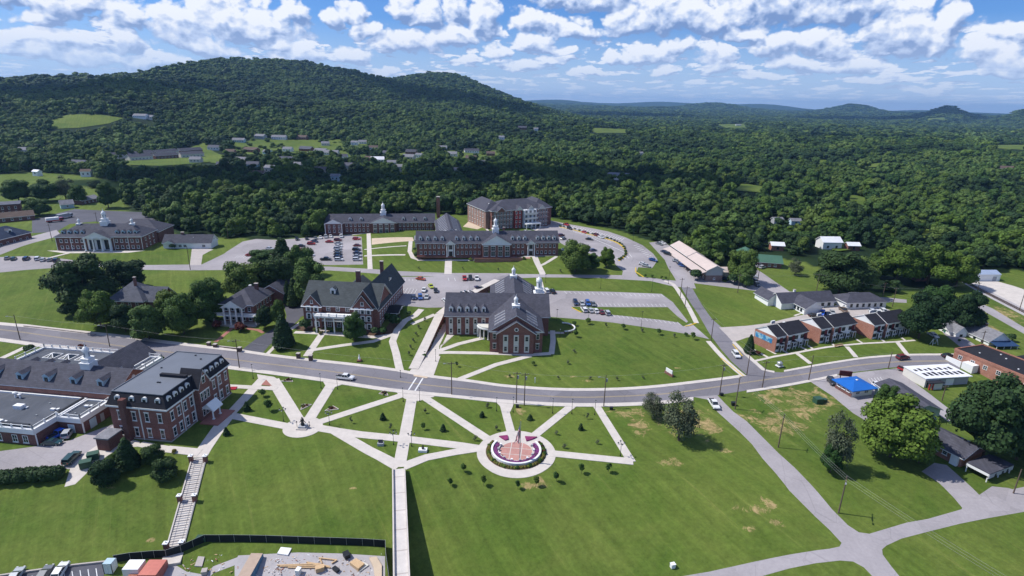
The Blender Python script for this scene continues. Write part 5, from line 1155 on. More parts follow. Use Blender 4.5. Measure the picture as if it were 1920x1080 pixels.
# dark roofed long building behind the big tree
b = Bld('dark_roofed_clinic', 'low building with charcoal gable roof and pale green end wall behind the trees', 'building', (116.8, 147.6, 0.6), ang=math.radians(4))
b.box('wall', mat('pale_green_siding', (.45, .56, .50), .7), 0, 8.4, 0, 16, -1.5, 3.1); b.gable(SHINGLE, 0, 8.4, 0, 16, 3.1, 1.5, 'y', .5, MATS['pale_green_siding']); b.win(4.0, 0, .9, .9, 1.2, 'f', 'ds'); b.win(6.0, 0, .9, 1.0, 1.4, 'f', 'ds')
# brick ranch house with carport
b = Bld('carport_house', 'low brick house with charcoal roof, white posts and a carport deck', 'house', (109.3, 137.6, .1), ang=math.radians(-66))
W_ = 13.5
b.box('wall', BRICK2, 3.6, W_, 0, 8.6, -1.5, 3.0); b.box('recessed_wall', BRICK3, -2, 3.595, 1.4, 8.6, -1.5, 3.0); b.gable(SHINGLE, -2.4, W_+.6, -.8, 9.2, 3.0, 2.1, 'x', .4, BRICK3)
b.box('rear_wing_wall', BRICK3, -10, -2.5, 1, 9.5, -1.5, 2.9); b.gable(SHINGLE_D, -11, -2.8, .6, 10, 2.9, 2.0, 'x', .5, WHITE)
b.winrow('f', 0, 4.4, W_-3, 3, (1.2,), 1.2, 1.1, 'ws'); b.door(.2, 1.4, 1.0, 2.2); b.door(2.4, 1.4, 1.0, 2.2)
for x in (-1.8, .9, 3.4): b.box('porch_post', BLUESIDE, x-.16, x+.16, -1.0, -.7, -1.0, 2.9)
b.box('white_bay', WHITE, W_-2.2, W_-.5, -.8, -.005, 0, 2.6); b.vent(W_-4, 6.4, 4.2, .3); b.vent(W_-2.6, 6.6, 4.2, .3)
b.cupola(1.5, 4.2, 5.2, .42, 1)
b.box('carport_roof', SHINGLE, W_+1.4, W_+6.6, -.6, 9.4, 2.3, 2.55); b.box('carport_skirt', GREYSIDE, W_+6.4, W_+6.6, -.6, 9.4, 1.1, 2.298); b.box('carport_skirt', WHITE, W_+1.4, W_+6.39, -.6, -.4, 1.6, 2.298)
for y in (-.5, 4.3, 9.1): b.box('carport_post', WHITE, W_+6.1, W_+6.3, y, y+.2, -2.0, 1.1); b.box('carport_post', WHITE, W_+1.5, W_+1.7, y, y+.2, -2.0, 2.3)
for y in (2, 5, 7): b.win(W_+6.6, y, 1.35, .55, .6, 'r', 'ds')
# top left neighbours
b = Bld('blue_roofed_hall', 'brick hall with dark blue hip roof at the left edge', 'hall', (-30, 470), (60, 446), z=4)
W_ = b.w
b.walls(BRICK3, -10, W_, 0, 14, 4.8); b.hip(mat('navy_shingle', (.035, .05, .09), .8, fn=fn_roof((.035, .05, .09))), -10, W_, 0, 14, 4.8, 5.0); b.dormer(W_*.66, 2.5, 6.4, 2.6, 1.6, 3); b.winrow('f', 0, 0, W_-1, 7, (1.0,), 1.2, 1.7)
b = Bld('brick_apartments', 'flat roofed dark brick apartment block at the far left', 'building', (-40, 408), (42, 402))
b.box('wall', BRICK3, 0, b.w, 0, 15, -1, 7); b.box('roof', SHINGLE_B, -.3, b.w+.3, -.3, 15.3, 7, 7.4); b.winrow('f', 0, 1, b.w-1, 6, (1, 4.2))
b = Bld('brown_roofed_house', 'low house with brown shingle roof below the brick apartments', 'house', (-20, 420), (66, 412))
b.box('wall', BRICK3, 0, b.w, 0, 10, -1, 3); b.gable(SHINGLE_BR, 0, b.w, 0, 10, 3, 2.6, 'x', .5, OFFWHITE); b.winrow('f', 0, 1, b.w-1, 5, (1,), 1.3, 1.3)
b = Bld('pale_blue_house', 'small pale blue house behind the fire trucks', 'house', (115, 392), (140, 390))
b.box('wall', BLUESIDE, 0, b.w, 0, 8, -1, 3); b.gable(SHINGLE_L, 0, b.w, 0, 8, 3, 2.6, 'x', .4, BLUESIDE); b.win(b.w/2, 0, 1, 1.3, 1.3)
b = Bld('long_low_house', 'long low brick house with pale grey roof beside the field lane', 'house', (155, 384), (188, 378))
b.box('wall', BRICK3, 0, b.w, 0, 9, -1, 3); b.gable(SHINGLE_L, 0, b.w, 0, 9, 3, 2.0, 'x', .5, OFFWHITE); b.winrow('f', 0, 1, b.w-1, 4, (1,), 1.2, 1.2)
# houses seen among the far trees
RF = [SHINGLE_L, SHINGLE_B, SHINGLE, SHINGLE_BR, WHITEROOF]; WLs = [WHITE, OFFWHITE, BRICK, GREYSIDE, BLUESIDE, BRICK2]
RN = ['pale grey', 'blue grey', 'dark grey', 'brown', 'white']; WN = ['white', 'cream', 'red brick', 'grey', 'pale blue', 'orange brick']
FAR = [(262, 222, 22, 0, 0, 'by the hillside clearing'), (280, 224, 12, 0, 1, 'beside the hillside clearing'), (446, 268, 20, 0, 4, 'west end of the upper village row'), (487, 260, 18, 0, 3, 'second in the upper village row'), (522, 262, 30, 0, 0, 'longest of the upper village row'), (565, 262, 18, 3, 2, 'last of the upper village row by the field'),
 (470, 286, 26, 3, 2, 'in the middle of the village'), (430, 290, 16, 3, 2, 'left of the village centre'), (500, 290, 14, 0, 4, 'with turquoise tint in the village centre'), (538, 285, 16, 0, 0, 'below the village field'), (573, 284, 24, 1, 2, 'east of the village field'), (600, 288, 22, 0, 1, 'at the east road of the village'), (620, 292, 26, 0, 1, 'by the curve of the village road'),
 (473, 316, 20, 1, 4, 'bright roofed, in the dark trees'), (505, 324, 18, 0, 1, 'below the bright roofed one'), (484, 334, 22, 3, 1, 'low in the dark trees'), (574, 356, 10, 3, 5, 'alone with an orange wall in the wood'), (575, 297, 20, 0, 3, 'south of the curve'), (640, 300, 20, 2, 0, 'west of the red roofed shed'), (664, 273, 12, 0, 0, 'at the top of the middle slope'), (680, 271, 14, 0, 0, 'right neighbour at the top of the slope'),
 (690, 303, 12, 3, 2, 'with a reddish front'), (708, 306, 24, 4, 0, 'with a bright white roof'), (770, 290, 20, 2, 2, 'tall one amid the central trees'), (765, 300, 22, 0, 1, 'in front of the tall central one'), (785, 297, 12, 0, 0, 'right of the tall central one'), (845, 294, 22, 0, 1, 'left of the long roofed ranch'), (885, 288, 40, 2, 0, 'long ranch in the central trees'), (882, 302, 20, 3, 5, 'with a pinkish front'), (920, 293, 16, 3, 2, 'right of the long ranch'),
 (858, 326, 14, 1, 1, 'half buried in dark trees'), (979, 243, 16, 2, 2, 'on the low ridge'), (1005, 246, 8, 0, 0, 'small one on the low ridge'), (940, 262, 10, 0, 0, 'below the low ridge'), (1157, 337, 50, 0, 0, 'long one in its own glade'), (1395, 424, 12, 0, 0, 'peeping above the lodge wood'), (1460, 420, 14, 0, 3, 'deep in the right wood'), (1492, 422, 12, 0, 4, 'second deep in the right wood'),
 (1457, 470, 22, 4, 5, 'tan walled behind the green roof'), (1560, 468, 34, 4, 0, 'white roofed behind the big round tree'), (1600, 470, 14, 4, 2, 'small one right of the white roof'), (1640, 505, 16, 4, 0, 'gable in the yellowish trees'), (1690, 490, 14, 1, 2, 'hidden by the yellowish trees'), (1730, 528, 18, 1, 2, 'dark one behind the big dark tree'), (1885, 322, 22, 3, 2, 'reddish one in the far right wood'), (1205, 293, 10, 0, 0, 'far alone in the mid wood'), (1385, 236, 16, 0, 0, 'at the distant clearing'), (1840, 230, 10, 0, 0, 'tiny one under the far knoll'),
 (45, 288, 20, 0, 0, 'low one at the left margin'), (145, 314, 24, 1, 3, 'by the left field edge'), (160, 332, 14, 3, 0, 'barn on the left field'), (68, 330, 6, 4, 0, 'hut on the left field'), (655, 318, 22, 1, 1, 'under the dark trees left of the bright white roof'), (735, 312, 18, 0, 0, 'right of the bright white roof'), (725, 292, 16, 1, 3, 'above the bright white roof'), (750, 322, 18, 0, 1, 'below the central trees'), (812, 310, 16, 3, 2, 'between the tall central one and the pinkish front'), (830, 282, 16, 0, 0, 'uphill from the long ranch'), (905, 312, 18, 1, 4, 'below the long ranch'), (945, 306, 14, 0, 1, 'last before the unbroken wood'),
 (416, 316, 18, 1, 2, 'left under the village centre'), (450, 306, 18, 0, 1, 'between village centre and bright roof'), (535, 306, 22, 1, 3, 'under the village field'), (560, 318, 18, 0, 0, 'further down under the village field'), (600, 326, 20, 2, 1, 'in the dark trees below the village road'), (628, 340, 16, 0, 4, 'lowest in the dark trees'), (700, 282, 16, 3, 0, 'on the slope above the red fronted one'), (610, 274, 14, 0, 1, 'topmost at the village road'), (400, 282, 20, 1, 0, 'right of the apartment rows'), (365, 306, 18, 0, 1, 'below the apartment rows')]
far_pts = Gm([p[0] for p in FAR], [p[1] for p in FAR])
FARH = []
for (px_, py_, wpx, ri, wi, txt), g_ in zip(FAR, far_pts):
    if not txt: continue
    dist = math.hypot(g_[0], g_[1]); w_ = max(7, min(26, wpx/F_PX*dist*.95)); hh = min(3.4 if w_ > 12 else 4.5, w_*.45); d_ = min(11, w_*.7)
    lift = 0 if dist < 500 else 1.5
    b = Bld('distant_house', '%s house with %s roof, %s' % (WN[wi], RN[ri], txt), 'house', (float(g_[0]-w_/2), float(g_[1]), float(g_[2])+lift), ang=math.radians(random.uniform(-18, 18)), group='houses among the far trees')
    b.box('wall', WLs[wi], 0, w_, 0, d_, -3, hh); b.gable(RF[ri], 0, w_, 0, d_, hh, d_*.30, 'x', .5, WLs[wi])
    n = max(1, int(w_/4)); b.winrow('f', 0, .5, w_-.5, n, (.9,), 1.3, 1.4, 'ds')
    FARH.append((g_[0], g_[1], w_, d_))
# two rows of long grey roofed apartments
g0 = G(205, 300); rows = [(205, 299, 385, 286, 4), (245, 302, 388, 294, 3)]
for ri, (xa, ya, xb, yb, n) in enumerate(rows):
    for i in range(n):
        p0 = (xa+(xb-xa)*i/n, ya+(yb-ya)*i/n); p1 = (xa+(xb-xa)*(i+.9)/n, ya+(yb-ya)*(i+.9)/n)
        b = Bld('apartment_row', '%s long grey roofed apartment row, %s from the left' % (('upper', 'lower')[ri], ('first', 'second', 'third', 'fourth')[i]), 'apartments', p0, p1, group='long apartment rows below the hill')
        b.box('wall', BRICK3 if i % 2 else OFFWHITE, 0, b.w, 0, 12, -3, 5); b.gable(SHINGLE, 0, b.w, 0, 12, 5, 3.2, 'x', .6, OFFWHITE); b.winrow('f', 0, 1, b.w-1, 6, (1.5,), 2, 1.6, 'w')
        FARH.append((b.o[0]+b.w*.5, b.o[1], b.w, 12))
# ------------------------------------------------------------------ trees
def crown_mesh(name, seed, lobes, leaf, n_leaf, material, flat=.85, core=True, spread=.31, zc=.53, zr=.345, lr=.185, jit=.36, conifer=False, sparse=False):
    r = np.random.default_rng(seed); V = []; Fc = []; T = []
    nv = 0
    C = []
    if conifer:
        K = lobes
        for i in range(K):
            z = .10+.86*i/K; rad = .24*(1-z)**.8+.02; C.append((0, 0, z, rad*1.0, .07))
            for j in range(3): a = r.uniform(0, 2*PI); C.append((rad*.55*math.cos(a), rad*.55*math.sin(a), z, rad*.6, .06))
    else:
        for i in range(lobes):
            a = r.uniform(0, 2*PI); u = r.uniform(-1, 1); q = r.uniform(.2, 1)**.5
            if lobes > 12 and i % 3 == 0: u = r.uniform(-.95, -.45); q = r.uniform(.85, 1.05)
            x, y, z = spread*q*math.cos(a)*math.sqrt(max(.25, 1-u*u*.8)), spread*q*math.sin(a)*math.sqrt(max(.25, 1-u*u*.8)), zc+zr*u*q
            s_ = lr*r.uniform(.6, 1.15)*(1-.25*max(0, u)); C.append((x, y, max(z, s_*.7), s_, s_*flat))
    if core:
        bm = bmesh.new(); bmesh.ops.create_icosphere(bm, subdivisions=1, radius=1); iv = np.array([v.co[:] for v in bm.verts]); fi = np.array([[v.index for v in f.verts] for f in bm.faces]); bm.free()
        for c in C:
            w = iv*(1+r.uniform(-.18, .18, (len(iv), 1)))*np.array([c[3], c[3], c[4]])*.86+np.array(c[:3])
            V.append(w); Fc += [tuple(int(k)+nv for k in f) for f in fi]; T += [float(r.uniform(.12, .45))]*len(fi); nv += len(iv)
    ar = np.array(C); p = ar[:, 3]*ar[:, 3]; p = p/p.sum(); ids = r.choice(len(C), n_leaf, p=p)
    for i in ids:
        c = C[i]; d = r.normal(size=3); d[2] = abs(d[2])*1.0-.35 if not conifer else d[2]*.5; d /= np.linalg.norm(d)
        k = r.uniform(.84, 1.08) if not sparse else r.uniform(.4, 1.2)
        pt = np.array(c[:3])+d*np.array([c[3], c[3], c[4]])*k
        nn = d+r.normal(size=3)*jit; nn[2] += .2; nn /= np.linalg.norm(nn); u = np.cross(nn, r.normal(size=3)); u /= np.linalg.norm(u); w = np.cross(nn, u)
        L = leaf*r.uniform(.6, 1.3); q = np.array([pt-u*L*.5-w*L*.35, pt+u*L*.15-w*L*.5, pt+u*L*.55+w*L*.1, pt-u*L*.1+w*L*.5])
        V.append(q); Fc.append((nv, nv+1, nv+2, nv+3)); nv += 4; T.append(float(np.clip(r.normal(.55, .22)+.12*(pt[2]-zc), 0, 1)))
    me = bpy.data.meshes.new(name); me.from_pydata(np.concatenate(V).tolist(), [], Fc); me.materials.append(material)
    me.attributes.new('tone', 'FLOAT', 'FACE').data.foreach_set('value', np.array(T, 'f')); me.update(); return me
def trunk_mesh(seed, r0=.022, h=.55, limbs=4):
    r = random.Random(seed); b = MB(); b.tube((0, 0, -.05), (r.uniform(-.01, .01), 0, h*.55), r0, BARK, 7, r0*.75); b.tube((0, 0, h*.5), (r.uniform(-.02, .02), 0, h), r0*.7, BARK, 6, r0*.35)
    for i in range(limbs):
        a = 2*PI*i/limbs+r.uniform(-.4, .4); z = h*r.uniform(.45, .85); b.tube((0, 0, z), (.2*math.cos(a), .2*math.sin(a), z+.2), r0*.4, BARK, 5, r0*.15)
    return b.mesh('trunk')
TRK = [trunk_mesh(i) for i in range(3)]
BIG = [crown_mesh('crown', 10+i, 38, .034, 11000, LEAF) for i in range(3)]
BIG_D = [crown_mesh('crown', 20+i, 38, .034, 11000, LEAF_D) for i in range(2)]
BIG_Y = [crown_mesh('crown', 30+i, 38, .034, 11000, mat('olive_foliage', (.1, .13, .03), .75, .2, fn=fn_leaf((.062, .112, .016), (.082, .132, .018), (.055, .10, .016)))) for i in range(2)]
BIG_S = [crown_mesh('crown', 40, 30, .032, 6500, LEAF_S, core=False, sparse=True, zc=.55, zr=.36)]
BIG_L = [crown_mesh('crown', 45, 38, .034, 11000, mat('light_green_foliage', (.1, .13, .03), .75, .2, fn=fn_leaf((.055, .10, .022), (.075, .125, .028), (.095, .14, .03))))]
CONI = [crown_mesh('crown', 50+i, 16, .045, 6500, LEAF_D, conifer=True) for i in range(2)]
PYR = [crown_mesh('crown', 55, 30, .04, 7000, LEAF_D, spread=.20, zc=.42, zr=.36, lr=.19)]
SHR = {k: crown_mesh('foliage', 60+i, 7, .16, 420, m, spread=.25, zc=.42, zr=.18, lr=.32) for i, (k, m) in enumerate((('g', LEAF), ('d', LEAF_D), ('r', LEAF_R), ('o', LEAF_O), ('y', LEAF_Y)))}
SAP = crown_mesh('crown', 70, 8, .10, 480, LEAF, core=False, sparse=True, spread=.2, zc=.52, zr=.3, lr=.2)
SAPS = crown_mesh('crown', 71, 6, .09, 170, LEAF_S, core=False, sparse=True, spread=.18, zc=.52, zr=.3, lr=.18)
SAPC = crown_mesh('crown', 72, 8, .13, 700, LEAF_D, conifer=True)
SAPT = MB().tube((0, 0, -.03), (0, 0, .6), .018, BARK, 5, .008).mesh('trunk')
TREE_XY = []
def tree(name, bx, by, topy, wpx, kind, label, group=None, cat='tree'):
    g = Gm([bx], [by])[0]; g = (float(g[0]), float(g[1]), float(g[2]))
    lo, hi = .3, 60
    for _ in range(30):
        m = (lo+hi)/2; q = proj((g[0], g[1], g[2]+m))
        if q[1] > topy: lo = m
        else: hi = m
    zc_ = float(proj(g)[2]); H_ = lo*(1.05 if kind in 'bdyls' else 1); Wd = wpx/F_PX*zc_
    L = {'b': BIG, 'd': BIG_D, 'y': BIG_Y, 's': BIG_S, 'c': CONI, 'p': PYR, 'l': BIG_L, 'a': [SAP], 'x': [SAPS], 'k': [SAPC]}[kind]
    me = L[len(TREE_XY) % len(L)]
    cw = {'c': .56, 'k': .56, 'p': .74, 'a': .72, 'x': .7}.get(kind, .86)
    t = empty(name, g, random.uniform(0, 6.28), label=label, cat=cat, group=group)
    sx = Wd/cw
    place(me, 'crown', t, sc=(sx, sx, H_)); place(SAPT if kind in 'axk' else TRK[len(TREE_XY) % 3], 'trunk', t, sc=(sx*.8+H_*.2, sx*.8+H_*.2, H_))
    TREE_XY.append((g[0], g[1], Wd/2)); return t
BT = [(165, 580, 473, 108, 'd', 'tallest dark broadleaf tree left of the blue roofed house'), (236, 545, 473, 76, 'd', 'dark broadleaf tree directly behind the blue roofed house'), (138, 592, 551, 44, 'd', 'small rounded dark tree below the tallest one'),
 (190, 616, 538, 66, 'y', 'olive green tree at the left of the blue roofed house'), (236, 622, 566, 50, 'd', 'dark tree between olive and pale green trees'), (280, 636, 565, 68, 'l', 'pale green rounded tree near the kerb by the shaded road'), (318, 592, 541, 44, 'b', 'smaller tree behind the roadside trees'),
 (345, 626, 546, 66, 'b', 'full dark green tree second from the columned house'), (395, 604, 523, 72, 'b', 'broad tree leaning over the left side of the columned house'),
 (533, 650, 588, 46, 'c', 'tall spruce between driveway and entry walk'), (497, 616, 572, 32, 'd', 'tree against the right wall of the columned house'), (525, 612, 562, 30, 'b', 'slim tree by the driveway behind the spruce'),
 (462, 565, 487, 72, 'b', 'front left tree of the grove behind the old houses'), (515, 552, 468, 78, 'd', 'middle tree of the grove behind the old houses'), (532, 505, 443, 52, 'c', 'pointed pine topping the grove'), (553, 574, 520, 30, 'c', 'narrow cedar at the foot of the grove'), (541, 570, 524, 22, 'c', 'second narrow cedar at the foot of the grove'),
 (588, 572, 478, 66, 'l', 'pale green tree at the right end of the grove'), (498, 498, 467, 56, 'b', 'rear tree of the grove beside the car park'), (566, 520, 456, 50, 'b', 'rear right tree of the grove by the car park'),
 (665, 640, 588, 44, 'b', 'round tree on the lawn before the big old house porch'), (1078, 510, 450, 60, 'b', 'large tree east of the residence hall'), (1106, 506, 474, 34, 'b', 'smaller tree right beside the large east tree'), (1137, 502, 461, 30, 'y', 'yellowish tree at the corner of the oval lot'),
 (201, 906, 842, 50, 'p', 'front left dark evergreen beside the dumpsters'), (242, 876, 820, 50, 'c', 'tall evergreen behind the front left one'), (287, 866, 821, 40, 'p', 'evergreen standing against the mansard building'), (313, 897, 845, 48, 'p', 'round evergreen nearest the long stair'), (220, 876, 846, 28, 'b', 'low pale tree between evergreens'),
 (1224, 784, 738, 44, 's', 'thin grey green tree, left of the pair below the road'), (1272, 826, 736, 68, 's', 'taller grey green tree of the pair below the road'), (1565, 880, 772, 56, 's', 'leaning ragged tree between power lines and lane'), (1556, 886, 830, 40, 'b', 'low growth at the foot of the ragged tree'),
 (1668, 856, 738, 122, 'y', 'huge yellow green tree behind the blue roofed shop'), (1722, 868, 797, 56, 'l', 'grey green tree before the carport house'), (1660, 764, 722, 40, 'b', 'thin top tree behind the shop roof'), (1840, 858, 700, 132, 'd', 'huge dark tree at the right edge beside the garage'), (1905, 862, 742, 100, 'd', 'dark tree cut by the right edge'),
 (1722, 634, 545, 74, 'd', 'big dark tree beside the easternmost townhouse'), (1742, 606, 531, 62, 'b', 'tree behind the big dark townhouse tree'), (1805, 622, 542, 62, 'd', 'dense dark tree between lane and railway'), (1404, 662, 626, 22, 'c', 'reddish dark spruce at the mural wall'),
 (1386, 528, 463, 54, 'b', 'tree between the lodge and the green roof'), (1398, 538, 496, 32, 'l', 'small tree below the lodge tree'), (1572, 552, 467, 100, 'd', 'great round dark tree behind the cottages'), (1490, 516, 485, 28, 's', 'small nearly bare tree on the rough lawn'), (1618, 545, 478, 50, 'l', 'greyish tree right of the great round tree'),
 (1680, 528, 450, 74, 'y', 'first yellowish tree of the row above the cottages'), (1738, 532, 455, 84, 'y', 'second yellowish tree of the row above the cottages'), (1792, 538, 470, 62, 'y', 'third yellowish tree beside the railway'), (1645, 520, 470, 44, 'y', 'small yellowish tree at the start of the row'),
 (36, 378, 333, 50, 'b', 'left field tree nearest the margin'), (86, 378, 336, 50, 'b', 'second field tree from the left margin'), (204, 390, 341, 38, 'b', 'single tree beside the field lane'), (74, 404, 370, 44, 'b', 'tree behind the brown roofed house'), (124, 374, 330, 34, 's', 'greyish bare crowned tree at the left field'), (150, 382, 346, 34, 'b', 'dark tree right of the greyish field tree'), (178, 352, 337, 24, 'd', 'low dark tree by the field barn'),
 (1028, 334, 303, 26, 'y', 'bright yellow green tree shining in the wood'), (1300, 530, 505, 0, 'b', '')]
for bx, by, ty, w_, k, lab in BT:
    if lab: tree({'c': 'spruce_tree', 'p': 'evergreen_tree'}.get(k, 'broadleaf_tree'), bx, by, ty, w_, k, lab)
# young trees
young = [(463, 770, 752, 15, 'k'), (425, 816, 800, 13, 'k'), (505, 771, 746, 22, 'a'), (494, 744, 727, 18, 'a'), (718, 787, 773, 12, 'k'), (831, 808, 794, 12, 'k'), (904, 782, 770, 11, 'k'), (994, 787, 776, 12, 'k'), (1089, 806, 793, 11, 'k'),
 (914, 765, 753, 12, 'x'), (930, 806, 794, 12, 'x'), (890, 827, 814, 12, 'x'), (870, 885, 865, 15, 'a'), (845, 911, 894, 14, 'a'), (907, 911, 887, 15, 'a'), (971, 917, 898, 13, 'a'), (1005, 912, 889, 15, 'a'), (1043, 903, 880, 15, 'a'), (1090, 888, 866, 16, 'a'), (1140, 885, 863, 16, 'a'),
 (1042, 815, 805, 11, 'x'), (1057, 841, 830, 12, 'x'), (1119, 833, 822, 11, 'x'), (1101, 786, 770, 8, 'x'), (797, 774, 762, 11, 'x'), (659, 793, 776, 9, 'x'), (732, 806, 790, 9, 'x'), (793, 806, 790, 12, 'a'), (1076, 611, 600, 12, 'a'), (1102, 608, 594, 14, 'a'), (1169, 618, 605, 13, 'a'), (1205, 623, 614, 10, 'x'), (1235, 628, 614, 13, 'a'),
 (1080, 632, 616, 13, 'a'), (1077, 661, 652, 11, 'x'), (1000, 685, 676, 11, 'a'), (1064, 682, 673, 11, 'x'), (955, 707, 699, 9, 'x'), (1047, 710, 702, 9, 'x'), (1106, 712, 704, 9, 'x'), (1157, 713, 703, 9, 'x'), (1206, 710, 702, 9, 'x'), (857, 688, 676, 9, 'a'), (1137, 613, 602, 8, 'x'), (1265, 633, 623, 9, 'x'), (1299, 637, 620, 13, 'a'),
 (797, 603, 593, 9, 'x'), (786, 616, 606, 9, 'x'), (781, 629, 619, 9, 'x'), (776, 641, 631, 9, 'x'), (771, 654, 643, 9, 'x'), (766, 666, 655, 9, 'x'), (1052, 511, 502, 8, 'x'), (1210, 520, 512, 7, 'a'), (1222, 521, 513, 8, 'a'), (1240, 524, 515, 7, 'a'), (1248, 525, 517, 7, 'a'), (868, 505, 498, 6, 'x'), (935, 508, 500, 6, 'x'), (786, 505, 498, 6, 'x'), (1755, 640, 632, 8, 'a'), (1798, 642, 634, 7, 'a')]
LAND = [(463, 770, 'between the two west walks'), (505, 771, 'beside the west walk fork'), (600, 760, 'inside the fan of walks by the statue'), (720, 790, 'in the triangle west of the central walk'), (795, 790, 'just east of the central walk'), (900, 790, 'in the northwest lawn wedge by the circle'), (994, 787, 'north of the flag circle'), (1090, 800, 'in the northeast lawn wedge by the circle'), (870, 900, 'on the slope southwest of the flag circle'), (990, 912, 'on the slope just below the flag circle'), (1120, 885, 'below the walk east of the flag circle'),
 (1090, 605, 'below the herringbone car park'), (1200, 618, 'near the car park corner'), (1078, 640, 'on the lawn right of the science hall'), (1040, 690, 'on the lawn below the science hall'), (1100, 708, 'along the road in the wide north lawn'), (1180, 710, 'along the road east in the north lawn'), (857, 688, 'beside the diagonal walk to the road'), (1280, 632, 'at the side road junction of the car park'), (785, 620, 'on the strip beside the retaining wall'), (770, 655, 'low on the strip beside the retaining wall'), (1230, 518, 'on the kerbed island by the oval lot'), (900, 505, 'on the bank before the residence hall'), (1780, 640, 'on the lawn before the brick store')]
cnt = {}
for bx, by, ty, w_, k in sorted(young):
    j = min(range(len(LAND)), key=lambda q: (LAND[q][0]-bx)**2+((LAND[q][1]-by)*1.6)**2)
    kn = {'k': 'small dark conifer', 'a': 'leafy young tree', 'x': 'thin staked sapling'}[k]; key = (kn, j); cnt[key] = cnt.get(key, 0)+1
    od = ['', 'second ', 'third ', 'fourth ', 'fifth ', 'sixth ', 'seventh '][cnt[key]-1]
    tree('young_tree', bx, by, ty, w_, k, (od+kn+' '+LAND[j][2]).replace('first ', ''), group='young trees planted on the lawns')
def shrub(bx, by, w_, k, label, h=.9, group=None, name='shrub'):
    g = G(bx, by); zc_ = float(proj(g)[2]); s_ = w_/F_PX*zc_/1.0
    return place(SHR[k], name, None, g, random.uniform(0, 6), (s_, s_, s_*h), label=label, cat='shrub', group=group)
for a in [(575, 618, 28, 'd', 'large clipped shrub at the left of the big old house'), (592, 622, 13, 'y', 'small yellowish shrub left of the porch'), (602, 627, 10, 'o', 'tiny golden shrub by the entry walk'), (702, 628, 20, 'd', 'dark shrub at the right corner of the big old house'), (719, 624, 16, 'g', 'green shrub beside the corner shrub'), (740, 612, 28, 'd', 'wide shrub under the side porch'), (728, 600, 18, 'g', 'shrub behind the wide side shrub'),
  (407, 616, 22, 'r', 'dark red shrub left of the brick walk'), (452, 621, 25, 'r', 'dark red shrub right of the brick walk'), (408, 602, 14, 'y', 'yellow shrub by the columned porch'), (56, 662, 22, 'd', 'dark shrub at the kerb left of the flat roofs'), (155, 654, 14, 'r', 'reddish shrub behind the skylight roof'), (302, 676, 14, 'g', 'shrub between the mansard building and road'), (766, 592, 12, 'd', 'shrub in the grass by the upper lot'), (1303, 524, 26, 'd', 'dark rounded shrub before the lodge'), (1375, 532, 26, 'd', 'dark hedge like shrub beside parked trucks'),
  (781, 484, 16, 'd', 'dark shrub at the left corner of the residence hall'), (778, 470, 8, 'd', 'narrow shrub behind the hall corner'), (1008, 426, 10, 'd', 'dark shrub at the dormitory porch'), (311, 463, 10, 'y', 'yellow shrub by the low white house'), (345, 464, 16, 'y', 'second yellow shrub by the low white house'), (325, 467, 14, 'd', 'dark shrub before the low white house'), (1286, 630, 9, 'd', 'dark round shrub at the car park mouth'), (882, 488, 8, 'y', 'yellow shrub at the west end of the forecourt'), (982, 486, 8, 'y', 'yellow shrub at the east end of the forecourt'),
  (1895, 640, 20, 'd', 'dark shrub behind the gabled cottage'), (940, 529, 6, 'd', 'dark shrub on the mulched island, left'), (949, 524, 6, 'o', 'golden shrub on the mulched island'), (960, 526, 5, 'd', 'dark shrub on the mulched island, right'), (645, 716, 5, 'd', ''), (328, 849, 12, 'o', 'low shrub at the corner of the mansard building'), (1420, 665, 12, 'r', 'reddish shrub beside the mural wall')]:
    if a[4]: shrub(*a)
# hedge beside the lower lot
hd = [G(-40, 912), G(125, 895)]
hm = crown_mesh('hedge', 91, 1, .1, 0, LEAF_D) if False else None
r_ = np.random.default_rng(5); V, Fc, T = [], [], []
a_, b_ = np.array(hd[0]), np.array(hd[1]); ax = (b_-a_)/np.linalg.norm(b_-a_); sd = np.array([-ax[1], ax[0], 0]); Lh = np.linalg.norm((b_-a_))
bm = bmesh.new(); bmesh.ops.create_icosphere(bm, subdivisions=2, radius=1); iv = np.array([v.co[:] for v in bm.verts]); fi = [[v.index for v in f.verts] for f in bm.faces]; bm.free()
nv = 0
for i in range(int(Lh/1.1)):
    c = a_+ax*(i*1.1)+sd*r_.uniform(-.3, .9)+np.array([0, 0, 1.3]); V.append(iv*np.array([1.5, 1.7, 1.6])*(1+r_.uniform(-.15, .15, (len(iv), 1)))+c); Fc += [tuple(k+nv for k in f) for f in fi]; T += [.3]*len(fi); nv += len(iv)
    for _ in range(130):
        d = r_.normal(size=3); d[2] = abs(d[2]); d /= np.linalg.norm(d); p_ = c+d*np.array([1.6, 1.8, 1.75]); u = r_.normal(size=3); u /= np.linalg.norm(u); w = np.cross(d, u); L = .32; V.append(np.array([p_-u*L, p_-w*L, p_+u*L, p_+w*L])); Fc.append((nv, nv+1, nv+2, nv+3)); nv += 4; T.append(float(r_.uniform(.2, .9)))
me = bpy.data.meshes.new('hedge'); me.from_pydata(np.concatenate(V).tolist(), [], Fc); me.materials.append(LEAF_D); me.attributes.new('tone', 'FLOAT', 'FACE').data.foreach_set('value', np.array(T, 'f'))
place(me, 'hedge', None, label='long dense dark hedge along the lower lot', cat='hedge')

